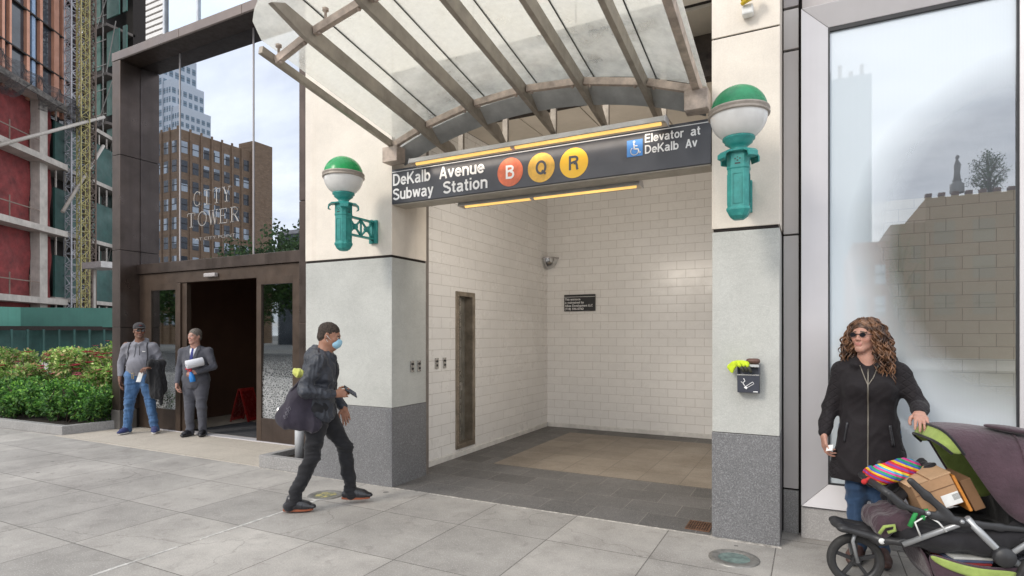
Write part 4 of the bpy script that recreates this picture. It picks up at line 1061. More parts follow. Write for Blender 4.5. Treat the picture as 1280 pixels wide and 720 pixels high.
# tower glass above portal
t = thing('tower_facade', 'glass curtain wall rising above the bronze portal', 'building', (-7.6, 6.4, 6.3))
m_tg = glassy('tower glass', (.82, .90, 1.0), .62, .05, (.6, .65, .7), .01, trans=(.3, .35, .4))
for a, c in ((-10.0, -9.2), (-9.16, -7.4), (-7.36, -5.2)): MB().box(a, c, 6.30, 6.32, 6.37, 11).build('glass_panel', m_tg, t)
b = MB(); b.box(-10.10, -10.05, 6.26, 6.5, 6.37, 11)
for x in (-9.2, -7.4): b.box(x, x + .04, 6.27, 6.34, 6.26, 11)
b.build('mullion', M('pale mullion', (.55, .57, .6), .4, .4), t)
MB().box(-10.1, -5.14, 6.8, 7.0, 6.26, 11).build('inner_blind', M('pale blue blind', (.5, .58, .65), .8), t)

# ------------------------------------------------------------------ left planter with hedge
t = thing('planter', 'low grey stone planter curb around the rose hedge', 'planter', (-12, 5, 0))
A_ = Vector((-10.55, 4.93)); B2 = Vector((-10.45, 5.62)); C2 = Vector((-20.5, 4.5))
def curb(b, p, q, w_=.11, h_=.145):
    d = (q - p).normalized(); n_ = Vector((-d.y, d.x))
    poly = [p, q, q + n_ * w_, p + n_ * w_]; b.prism([(v.x, v.y) for v in poly], 0, h_, 'XY')
b = MB(); b.prism([(-10.55, 4.93), (-10.45, 5.70), (-10.56, 5.70), (-10.655, 5.04), (-20.5, 4.62), (-20.5, 4.50)], 0, .145, 'XY')
b.build('stone_curb', m_gran2, t, .008)
b = MB(); b.prism([(-10.66, 5.045), (-10.56, 5.70), (-10.56, 11), (-20.5, 11), (-20.5, 4.62)], 0, .10, 'XY'); b.build('soil', M('dark soil', (.035, .025, .018), .95, var=.5, vs=20, bs=.6, bscale=60), t)
tn = thing('planter', 'small empty stone planter curb between the bronze portal and left pillar', 'planter', (-5.5, 5.1, 0))
b = MB(); b.box(-5.92, -5.135, 4.84, 4.93, 0, .15); b.box(-5.92, -5.83, 4.93, 5.49, 0, .15); b.build('stone_curb', m_gran2, tn, .006)
MB().box(-5.83, -5.135, 4.93, 5.49, 0, .08).build('soil', bpy.data.materials['dark soil'], tn)
t = thing('standpipe', 'pale pipe with chrome hose caps between the bronze portal and left pillar', 'standpipe', (-5.6, 5.15, 0))
MB().tube([(-5.58, 5.15, 0.05), (-5.58, 5.15, .56)], .055, 20).build('pipe', M('pale grey paint', (.50, .51, .52), .4), t)
b = MB(); b.tube([(-5.58, 5.15, .56), (-5.58, 5.12, .62), (-5.64, 5.06, .66)], [.06, .06, .05], 14); b.tube([(-5.60, 5.10, .64), (-5.69, 5.00, .665)], .055, 16); b.build('elbow', m_chrome, t)
for p_ in ((-5.70, 4.99, .668), (-5.52, 5.0, .66)):
    MB().tube([p_, (p_[0] - .03, p_[1] - .03, p_[2] + .004), (p_[0] - .05, p_[1] - .05, p_[2] + .004)], [.066, .068, .03], 18).build('hose_cap', m_chrome, t)

# shrubs
m_leaf = vcol_mat('hedge leaves', .5, .25, .35)
m_twig = M('twig bark', (.07, .045, .03), .8)
def shrub(name, label, cx, cy, rx, ry, h_, n, size, pal, wts, group, flowers=0, fcol=None, seed=1):
    g = np.random.default_rng(seed)
    t = thing(name, label, 'shrub', (cx, cy, .08), group=group)
    # clumps
    nc = 38
    cc = np.stack([g.uniform(-1, 1, nc) * rx, g.uniform(-1, 1, nc) * ry, g.uniform(.15, 1, nc) ** .7 * h_ * .92], 1)
    cr = g.uniform(.12, .24, nc)
    cc[:, 2] *= 1 - .10 * (cc[:, 1] < -ry * .6)
    w_ = g.integers(0, nc, n)
    d = g.normal(size=(n, 3)); d /= np.linalg.norm(d, axis=1)[:, None]
    P = cc[w_] + d * (cr[w_] * g.uniform(.55, 1.05, n))[:, None]
    P[:, 2] = np.abs(P[:, 2]) * 1.0
    k = (P[:, 2] < h_ * 1.08)
    P = P[k]; d = d[k]; w_ = w_[k]; m_ = len(P)
    ci = g.choice(len(pal), m_, p=wts); colr = np.array(pal)[ci] * g.uniform(.7, 1.35, m_)[:, None]
    tone = g.uniform(.65, 1.25, nc)[w_]; colr = colr * tone[:, None]
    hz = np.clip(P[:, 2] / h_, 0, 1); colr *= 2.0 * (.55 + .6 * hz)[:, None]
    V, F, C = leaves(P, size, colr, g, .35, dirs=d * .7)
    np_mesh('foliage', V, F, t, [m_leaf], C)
    b = MB()
    for k in range(9):
        a = Vector((g.uniform(-.6, .6) * rx, g.uniform(-.6, .6) * ry, 0)); q = a + Vector((g.uniform(-.25, .25), g.uniform(-.2, .2), h_ * .5)); r_ = q + Vector((g.uniform(-.25, .25), g.uniform(-.2, .2), h_ * .38))
        b.tube([a, q, r_], [.014, .010, .005], 6)
    b.build('stems', m_twig, t, world=False)
    if flowers:
        for fi in range(flowers):
            fb = MB(); c = Vector((g.uniform(-.9, .9) * rx, g.uniform(-1.25, -.2) * ry, g.uniform(.62, .98) * h_)); r_ = g.uniform(.045, .075)
            for q in range(9):
                a = q * 2.4; tl = .25 + .12 * (q // 3); 
                dx = Vector((math.cos(a), math.sin(a), .3)).normalized(); sd_ = Vector((-dx.y, dx.x, 0)); rr = r_ * (.6 + .5 * (q // 3) * .4)
                fb.add([c, c + dx * rr * .7 + sd_ * rr * .6 + Vector((0, 0, rr * .2)), c + dx * rr * 1.15, c + dx * rr * .7 - sd_ * rr * .6 + Vector((0, 0, rr * .2))], [(0, 1, 2, 3)])
            fb.build('flower', fcol[fi % len(fcol)], t, world=False, fixn=False)
    return t
DG = [(.030, .085, .018), (.055, .135, .025), (.11, .21, .035), (.02, .05, .015)]
RG = [(.11, .19, .04), (.17, .25, .07), (.24, .16, .09), (.05, .11, .025), (.30, .32, .14)]
m_fl1 = M('crimson petals', (.62, .03, .09), .6, var=.3, vs=30); m_fl2 = M('pink petals', (.75, .12, .22), .6, var=.3, vs=30)
sp_ = [(-11.35, 'beside the bronze portal jamb'), (-12.75, 'second from the bronze portal'), (-14.2, 'third from the bronze portal'), (-15.8, 'fourth from the bronze portal')]
for i, (x, lb_) in enumerate(sp_):
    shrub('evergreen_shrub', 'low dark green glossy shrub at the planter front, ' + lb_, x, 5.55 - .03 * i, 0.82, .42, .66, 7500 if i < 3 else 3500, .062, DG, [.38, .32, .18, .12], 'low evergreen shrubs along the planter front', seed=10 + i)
rp = [(-11.45, 6.35, 1.24), (-12.95, 6.3, 1.24), (-14.5, 6.25, 1.22), (-16.2, 6.2, 1.2)]
for i, (x, y, hh) in enumerate(rp):
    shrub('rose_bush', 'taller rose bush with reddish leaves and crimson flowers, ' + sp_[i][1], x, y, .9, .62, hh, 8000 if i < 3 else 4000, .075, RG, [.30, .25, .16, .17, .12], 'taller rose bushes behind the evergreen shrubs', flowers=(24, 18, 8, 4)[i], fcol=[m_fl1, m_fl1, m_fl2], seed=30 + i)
for i, (x, y, hh) in enumerate([(-12.2, 8.4, 1.42), (-14.3, 8.4, 1.4)]):
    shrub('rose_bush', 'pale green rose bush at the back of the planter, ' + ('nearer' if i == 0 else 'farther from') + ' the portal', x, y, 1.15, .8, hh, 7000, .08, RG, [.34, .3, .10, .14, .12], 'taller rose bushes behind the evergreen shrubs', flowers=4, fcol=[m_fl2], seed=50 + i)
# ------------------------------------------------------------------ construction site at the end of the block
Q0 = PD(0, 418, 40); dA = Vector((-.5617, .8355, 0)).normalized(); angA = math.atan2(dA.y, dA.x)
site = thing('construction_building', 'unfinished concrete building with red netting, green hoardings and copper striped tower above', 'building', (Q0.x, Q0.y, 0), angA)
def lb(b, u0, u1, v0, v1, z0, z1): b.box(u0, u1, v0, v1, z0, z1)   # local: +X along facade, -Y outwards
m_conc = M('raw concrete', (.46, .42, .38), .8, 0, .2, 1.2, streak=.35)
m_rnet = M('red debris net', (.24, .04, .04), .85, 0, .35, 1.4, c2=(.10, .02, .02), fine=.4, bscale=14)
m_gply = M('dark green plywood', (.025, .085, .075), .6, 0, .3, .8, streak=.25)
m_gply2 = M('green hoarding', (.045, .155, .125), .55, 0, .15, .6, streak=.2)
m_cop = M('copper fin', (.55, .27, .18), .45, .3, .15, 1)
m_dkgl = M('dark facade glass', (.05, .06, .075), .12, .2, .35, .5)
fl = [4.1, 9.4, 14.6, 19.2]
for z in fl:
    MB().box(-14, 5.4, -1.1, 8, z - .22, z + .22).build('floor_slab', m_conc, site, world=False)
    MB().box(5.4, 15.5, -.2, 8, z + .1, z + .42).build('floor_slab', m_conc, site, world=False)
MB().box(-14, 15.5, 2.2, 8, 0, 19).build('dark_interior', m_dark, site, world=False)
for u in (-9, -3.6, 3.1): MB().box(u, u + .85, -.55, .1, 0, 19).build('column', m_conc, site, world=False)
for z0, z1 in ((0, 3.88), (4.32, 9.18), (9.62, 14.38), (14.82, 18.98)):
    for u0, u1 in ((-8.1, -3.65), (-2.7, 3.05), (4.0, 5.35)):
        b = MB(); n = 10; vs = []
        for i in range(n + 1):
            for j in range(n + 1): vs.append((u0 + (u1 - u0) * i / n, .12 + .10 * math.sin(i * 1.3 + j * .6) * math.sin(PI * j / n), z0 + (z1 - z0) * j / n))
        b.smooth = True
        b.add(vs, [(i * (n + 1) + j, (i + 1) * (n + 1) + j, (i + 1) * (n + 1) + j + 1, i * (n + 1) + j + 1) for i in range(n) for j in range(n)])
        b.build('red_netting', m_rnet, site, world=False)
    b = MB()
    for u in (-7, -5, -2, 0, 2): b.box(u, u + .07, -.6, -.55, z0, z0 + 1.6)
    b.box(-8, 3, -.62, -.56, z0 + 1.1, z0 + 1.17); b.build('guard_rail', M('rusty rail', (.2, .15, .12), .7), site, world=False)
    MB().box(5.6, 15.3, -.05, .1, z0 + .2, z0 + 3.5).build('green_panel', m_gply, site, world=False)
    for u in np.arange(5.6, 15.4, 1.15): MB().box(u, u + .12, -.12, -.04, z0 + 3.5, z1 + .2).build('shutter_post', m_conc, site, world=False)
# tower above
MB().box(-14, 9.5, .22, 12, 18.5, 46).build('dark_glazing', m_dkgl, site, world=False)
for u, wd in ((-7, .3), (-5.2, .25), (-3.4, .3), (-1.6, .3), (.2, .25), (.9, .2), (2.6, .3), (4.0, .3), (5.6, .6), (6.6, .45), (8.6, .5)):
    MB().box(u, u + wd, .0, .22, 18.8, 46).build('copper_fin', m_cop, site, world=False)
for u in (-4.6, -.9, 3.3): MB().box(u, u + .35, .1, .22, 18.8, 46).build('blue_film', M('pale blue mullion film', (.25, .36, .52), .4), site, world=False)
b = MB()
for z in np.arange(22, 46, 3.3): b.box(-14, 9.5, -.02, .21, z, z + .12)
b.build('floor_line', m_dark, site, world=False)
# dark drape hanging below the tower
b = MB(); n, k_ = 34, 8; vs = []
for i in range(n + 1):
    u = -9 + 17.5 * i / n; sag = math.sin(i / n * 5.2) * .6 + .6 * math.sin(i * .9)
    for j in range(k_ + 1):
        f = j / k_; vs.append((u, -1.2 - .5 * math.sin(f * PI) + .3 * math.sin(i * 1.7 + j), 19.9 - (1 - i / n) * .3 - f * (1.9 + sag * .9 + 3.4 * max(0, i / n - .7) * f) + (1.2 * (1 - i / n))))
b.smooth = True; b.add(vs, [(i * (k_ + 1) + j, (i + 1) * (k_ + 1) + j, (i + 1) * (k_ + 1) + j + 1, i * (k_ + 1) + j + 1) for i in range(n) for j in range(k_)])
m_net = M('black debris net', (.045, .042, .045), .9, var=.5, vs=2)
nt = m_net.node_tree; out = nt.nodes['Material Output']; tr_ = N(nt, 'ShaderNodeBsdfTransparent'); mx_ = N(nt, 'ShaderNodeMixShader')
L(nt, maprange(nt, noise_(nt, coords(nt), 3.0, 6), .35, .65, .15, .75), mx_.inputs[0]); L(nt, nt.nodes['Principled BSDF'].outputs[0], mx_.inputs[1]); L(nt, tr_.outputs[0], mx_.inputs[2]); L(nt, mx_.outputs[0], out.inputs[0])
b.build('black_drape', m_net, site, world=False)
for a, c in (((-3, -1.4, 13.5), (8.6, -2.0, 19.8)), ((4.6, -1.2, 11), (8.9, -1.8, 17.5))):
    b = MB(); b.tube([a, c], .13, 8); b.build('raking_prop', M('pale steel prop', (.42, .38, .34), .5), site, world=False)
# further green scaffolded block
yf = PD(110, 418, 52)
fb = thing('scaffolded_building', 'green boarded block wrapped in scaffolding behind the hoist mast', 'building', (yf.x, yf.y, 0))
def ground_at(px, D): return PD(px, 418, D)
X0, X1, Yb = PD(96, 418, 56).x, PD(150, 418, 56).x, PD(118, 418, 56).y
b = MB().box(X0 - 4, X1 + .6, Yb + 2.0, Yb + 3.2, 0, 52); b.build('dark_core', m_dark, fb)
for i, z in enumerate(np.arange(3.0, 50, 4.6)):
    MB().box(X0 - 4, X1 + .6, Yb - .4, Yb + 2.2, z - .12, z + .12).build('deck', M('scaffold deck', (.14, .12, .11), .8) if i == 0 else bpy.data.materials['scaffold deck'], fb)
    for a, c in ((X0 - 1.0, X0 + 2.3), (X0 + 3.4, X0 + 5.4), (X0 + 6.0, X0 + 6.6)):
        MB().box(a, c, Yb + .1, Yb + .2, z + .9, z + 4.2).build('green_panel', m_gply2, fb)
b = MB()
for x in np.arange(X0 - 3, X1 + .6, 1.35):
    b.box(x, x + .07, Yb - .45, Yb - .38, 0, 50)
for z in np.arange(1.5, 50, 2.3): b.box(X0 - 4, X1 + .6, Yb - .46, Yb - .40, z, z + .06)
for i, z in enumerate(np.arange(3.0, 46, 4.6)): b.bar((X0 + 3 + (i % 2) * 1.5, Yb - .5, z), (X0 + 6, Yb - .5, z + 4.4), .06, .06)
b.build('scaffold_frame', M('scaffold steel', (.30, .28, .26), .5, .3), fb)
# hoist mast: grey and yellow lattices
def mast(name, label, x, y, w_, mt, r=.05, stp=.9, H=52):
    t = thing(name, label, 'mast', (x, y, 0))
    b = MB()
    cs = [(x - w_ / 2, y - w_ / 2), (x + w_ / 2, y - w_ / 2), (x + w_ / 2, y + w_ / 2), (x - w_ / 2, y + w_ / 2)]
    for c in cs: b.box(c[0] - r, c[0] + r, c[1] - r, c[1] + r, 0, H)
    k = 0; z = 0
    while z < H - stp:
        for i in range(4):
            a, c = cs[i], cs[(i + 1) % 4]
            b.bar((a[0], a[1], z), (c[0], c[1], z), r * 1.1, r * 1.1)
            p, q = (a, c) if k % 2 else (c, a)
            b.bar((p[0], p[1], z), (q[0], q[1], z + stp), r * 1.1, r * 1.1)
        z += stp; k += 1
    b.build('lattice', mt, t); return t
p = PD(94, 418, 47); mast('hoist_mast', 'tall grey steel lattice hoist mast beside the green hoardings', p.x, p.y, 1.05, M('grey lattice paint', (.55, .55, .60), .5, .2), .05)
p = PD(104, 418, 46.5); mast('hoist_mast', 'tall yellow lattice hoist mast right of the grey one', p.x, p.y, .62, M('yellow lattice paint', (.42, .37, .15), .6, .1, .3, 3), .035, .7)
p = PD(112, 418, 47.5); mast('hoist_mast', 'thin brown lattice mast right of the yellow one', p.x, p.y, .6, M('brown lattice', (.15, .11, .09), .7), .05, .6)
# sidewalk shed with green parapet
sh = thing('sidewalk_shed', 'green plywood sidewalk shed across the street end, above the hedge', 'shed', tuple(PD(60, 418, 36)))
sh.location.z = 0
a = PD(-60, 418, 33); m_ = PD(26, 418, 35.5); c = PD(190, 418, 37)
def hoard(name, p, q, z0, z1, mm, th=.12): MB().bar((p.x, p.y, (z0 + z1) / 2), (q.x, q.y, (z0 + z1) / 2), th, z1 - z0).build(name, mm, sh)
hoard('parapet', a, m_, 2.05, 3.25, M('bright green hoarding', (.07, .24, .19), .5, 0, .12, .7, streak=.25)); hoard('parapet', m_, c, 2.05, 3.25, m_gply2)
up = Vector((0, 1.1, 0))
hoard('shadow_gap', a + up, c + up, 1.85, 2.1, m_dark, .3)
hoard('lower_fence', a + up * .5, m_ + up * .5, -.1, 1.93, m_gply); hoard('lower_fence', m_ + up * .5, c + up * .5, -.1, 1.93, m_gply)
b = MB()
for k in range(14):
    f = k / 13; q = a.lerp(c, f) - Vector((0, .3, 0)); b.box(q.x, q.x + .08, q.y - .1, q.y, -.1, 1.9)
b.build('post', m_gply, sh)
# white beam sticking out from the right
p0 = PD(102, 331, 44); p1 = PD(150, 331, 44)
t = thing('loading_platform', 'pale loading platform on the scaffolded block beside the bronze portal', 'platform', tuple(p0))
MB().box(p0.x, p1.x, p0.y, p0.y + 1.5, p0.z - .3, p0.z + .15).build('deck', M('pale deck', (.5, .48, .47), .6), t)
MB().box(p0.x + .3, p0.x + .45, p0.y + .6, p0.y + .75, -.1, p0.z - .3).build('post', m_conc, t)
# far louvred tower
p = PD(173, 418, 95)
t = thing('louvred_tower', 'pale high rise with horizontal white louvres behind the bronze portal', 'building', (p.x, p.y, 0))
MB().box(p.x - 3.2, p.x + 9, p.y, p.y + 12, 0, 75).build('core', M('louvre shadow', (.30, .27, .25), .8), t)
b = MB()
for z in np.arange(30, 75, .95): b.box(p.x - 3.4, p.x + 9.2, p.y - .25, p.y + 12.2, z, z + .62)
lv = b.build('louvre', M('pale louvre', (.72, .70, .68), .6), t); lv['kind'] = 'stuff'

# ------------------------------------------------------------------ across the street (behind the camera, seen in the glass)
def block(name, label, x0, x1, y0, y1, h_, mw, floors, nx, ny, mwin, trim=None, fz0=2.5, wr=.55, hr=.62, pil=True):
    t = thing(name, label, 'building', ((x0 + x1) / 2, (y0 + y1) / 2, 0))
    MB().box(x0, x1, y0, y1, 0, h_).build('wall', mw, t, .02)
    fh = (h_ - fz0 - 1.2) / floors
    def face(cnt, P, tag_):
        b = MB(); f2 = MB(); pl = MB()
        for fl_ in range(floors):
            z = fz0 + fl_ * fh + fh * .18
            for i in range(cnt): b_ = P(i, cnt); b_(b, z, z + fh * hr, .03); b_(f2, z + fh * hr * .48, z + fh * hr * .54, .06)
        return b, f2
    def fx(yy, s):
        def P(i, n):
            w_ = (x1 - x0) / n; a = x0 + w_ * (i + .5 - wr / 2); c = a + w_ * wr
            return lambda b, z0, z1, e: b.box(a, c, min(yy, yy + s * e), max(yy, yy + s * e), z0, z1)
        return P
    def fy(xx, s):
        def P(i, n):
            w_ = (y1 - y0) / n; a = y0 + w_ * (i + .5 - wr / 2); c = a + w_ * wr
            return lambda b, z0, z1, e: b.box(min(xx, xx + s * e), max(xx, xx + s * e), a, c, z0, z1)
        return P
    for cnt, P in ((nx, fx(y1, 1)), (ny, fy(x1, 1))):
        b, f2 = face(cnt, P, ''); o = b.build('window_panes', mwin, t); o['kind'] = 'stuff'; o2 = f2.build('sash_bars', m_dark, t); o2['kind'] = 'stuff'
    if pil:
        b = MB()
        for i in range(nx + 1): x = x0 + (x1 - x0) * i / nx; b.box(x - .14, x + .14, y1, y1 + .22, 0, h_ + .35)
        for i in range(ny + 1): y = y0 + (y1 - y0) * i / ny; b.box(x1, x1 + .22, y - .14, y + .14, 0, h_ + .35)
        o = b.build('brick_piers', mw, t); o['kind'] = 'stuff'
    return t
m_brk = tile_mat('tan brown brick', 'Y', (.33, .21, .125), (.20, .14, .10), .6, .2, .02, .8, .5, .25, 0, 0, 'Z', .5)
def winmat():
    m, nt, b = newmat('old window panes'); co = wcoords(nt)
    v = N(nt, 'ShaderNodeTexWhiteNoise'); sn = N(nt, 'ShaderNodeVectorMath', operation='SNAP'); L(nt, co, sn.inputs[0]); sn.inputs[1].default_value = (2.0, 2.0, 1.6)
    L(nt, sn.outputs[0], v.inputs['Vector'])
    L(nt, mixc(nt, maprange(nt, v.outputs['Value'], .6, .75), (.05, .055, .065), (.45, .50, .55)), b.inputs['Base Color']); b.inputs['Roughness'].default_value = .15; return m
m_win = winmat()
t = block('brick_office_block', 'tan brick office block with rows of sash windows, reflected in the portal glass', -125, -89, -59, -45.7, 34.2, m_brk, 10, 17, 7, m_win)
MB().box(-92, -88.2, -63, -58.9, 0, 36).build('stair_tower', m_brk, t)
m_pt = M('pale tower cladding', (.62, .66, .70), .5, 0, .05, .3)
for i, (x0, x1, h_) in enumerate(((-140, -126, 64), (-126, -123.4, 57), (-123.4, -121, 51))):
    block('pale_high_rise', ('tallest', 'middle', 'lowest')[i] + ' stepped part of the pale gridded high rise reflected above the brick block', x0, x1, -74, -66 - .3 * i, h_, m_pt, 26, 11 if i == 0 else 3, 6, M('blue grey panes', (.22, .30, .36), .2), wr=.62, hr=.6, pil=False)
t = thing('dark_glass_block', 'low dark glass block reflected right of the brick block', 'building', (-66, -50, 0))
MB().box(-74, -58, -60, -52, 0, 17).build('wall', m_dkgl, t); MB().box(-74.2, -57.8, -60.2, -51.8, 17, 17.6).build('cornice', m_alud, t)
m_rb = tile_mat('red brown brick', 'X', (.24, .12, .085), (.14, .09, .07), .5, .16, .015, .85, .5, .2, 0, 0, 'Z', .4)
m_hw = M('dim hall windows', (.13, .10, .09), .4)
t = block('brick_hall', 'red brown hall with battlemented roof, reflected in the shop window', 6.9, 26, -52, -38, 10.9, m_rb, 3, 9, 5, m_hw, pil=False)
b = MB()
for k in range(26): b.box(6.9 + k * .74, 7.25 + k * .74, -38.4, -37.9, 10.9, 11.2)
o = b.build('battlement', m_rb, t); o['kind'] = 'stuff'
t = block('brick_hall', 'lower red brown wing left of the battlemented hall', 4.9, 6.88, -50, -38.2, 9.3, m_rb, 3, 2, 5, m_hw, pil=False)
t = block('brick_house', 'small red brick house beside the tall glass tower', 2.6, 4.88, -50, -38.4, 8.2, M('brick red', (.33, .12, .08), .8, 0, .2, 2), 2, 2, 4, m_win, pil=False)
m_sky = M('sky blue tower glass', (.34, .45, .52), .35, .1, .06, .1)
t = thing('glass_tower', 'tall pale blue glass tower reflected at the left of the shop window', 'building', (2, -88, 0))
MB().box(-9, 7.2, -97, -82, 0, 37).build('wall', m_sky, t)
b = MB()
for k in range(12): b.box(-8.5 + k * 1.3, -8 + k * 1.3, -83, -82.2, 37, 37.8 + (k * 7 % 5) * .35)
o = b.build('roof_plant', m_alud, t); o['kind'] = 'stuff'
st = thing('statue', 'stone statue standing on a pedestal on the hall roof', 'statue', (8.75, -38.6, 11.2))
MB().lathe([(.42, 11.2), (.40, 11.8), (.25, 11.9), (.24, 12.0), (.30, 12.05), (0, 12.06)], (8.75, -38.6, 0), 10).build('pedestal', m_gran2, st)
MB().tube([(8.75, -38.6, 12.05), (8.75, -38.6, 12.6), (8.78, -38.6, 13.1), (8.75, -38.55, 13.35), (8.74, -38.55, 13.45), (8.76, -38.5, 13.62), (8.76, -38.5, 13.74)], [.22, .17, .20, .10, .07, .12, .05], 10).build('figure', m_gran2, st)
# street trees over the road
m_tl_ = vcol_mat('tree leaves', .6, .2, .3)
def tree(label, x, y, h_, rad, n, seed, group, z0=None):
    g = np.random.default_rng(seed); t = thing('street_tree', label, 'tree', (x, y, 0), group=group)
    b = MB(); top = h_ * .62; b.tube([(0, 0, 0), (.05, .02, h_ * .25), (0, .1, top)], [.22, .17, .08], 8)
    nb = 16; cc = []
    for k in range(nb):
        a = k * 2.4; zz = h_ * (.30 + .62 * k / nb); rr = rad * math.sin(PI * (.18 + .75 * k / nb)) * g.uniform(.6, 1)
        e = Vector((rr * math.cos(a), rr * math.sin(a), zz + .6)); s_ = Vector((0, 0, min(top, zz * .75)))
        b.tube([s_, s_.lerp(e, .5) + Vector((0, 0, .15)), e], [.07, .045, .015], 5, False); cc.append(e)
        cc.append(s_.lerp(e, .55) + Vector((0, 0, .4)))
    b.build('trunk', m_twig, t, world=False)
    cc = np.array([tuple(c) for c in cc]); w_ = g.integers(0, len(cc), n); d = g.normal(size=(n, 3)); d /= np.linalg.norm(d, axis=1)[:, None]
    P = cc[w_] + d * (rad * .38 * g.uniform(.35, 1.1, n))[:, None]
    colr = np.array([(.035, .085, .02), (.06, .13, .03), (.10, .18, .05)])[g.integers(0, 3, n)] * g.uniform(.6, 1.2, len(cc))[w_][:, None]
    V, F, C = leaves(P, .34 * rad / 3, colr, g); np_mesh('crown', V, F, t, [m_tl_], C)
for i, (x, y, h_, r_) in enumerate(((-70, -27, 9.5, 3.4), (-64.5, -26, 9.0, 3.2), (-58.5, -27, 8.6, 3.2), (-53, -26, 8.8, 3.1), (-47.5, -26, 10.6, 3.4), (-42, -26.5, 12, 3.8), (-34, -26, 8.5, 3.0))):
    tree('leafy street tree across the road, number %s from the far end of the row' % ('one', 'two', 'three', 'four', 'five', 'six', 'seven')[i], x, y, h_, r_, 3600, 70 + i, 'street trees across the road')
tree('small roof tree growing behind the statue', 10.6, -39.2, 4.0, 1.1, 2600, 91, None); bpy.data.objects['street_tree.007'].location.z = 9.6
tree('street tree before the low brick wing', 4.6, -30, 8.3, 1.0, 700, 92, None)
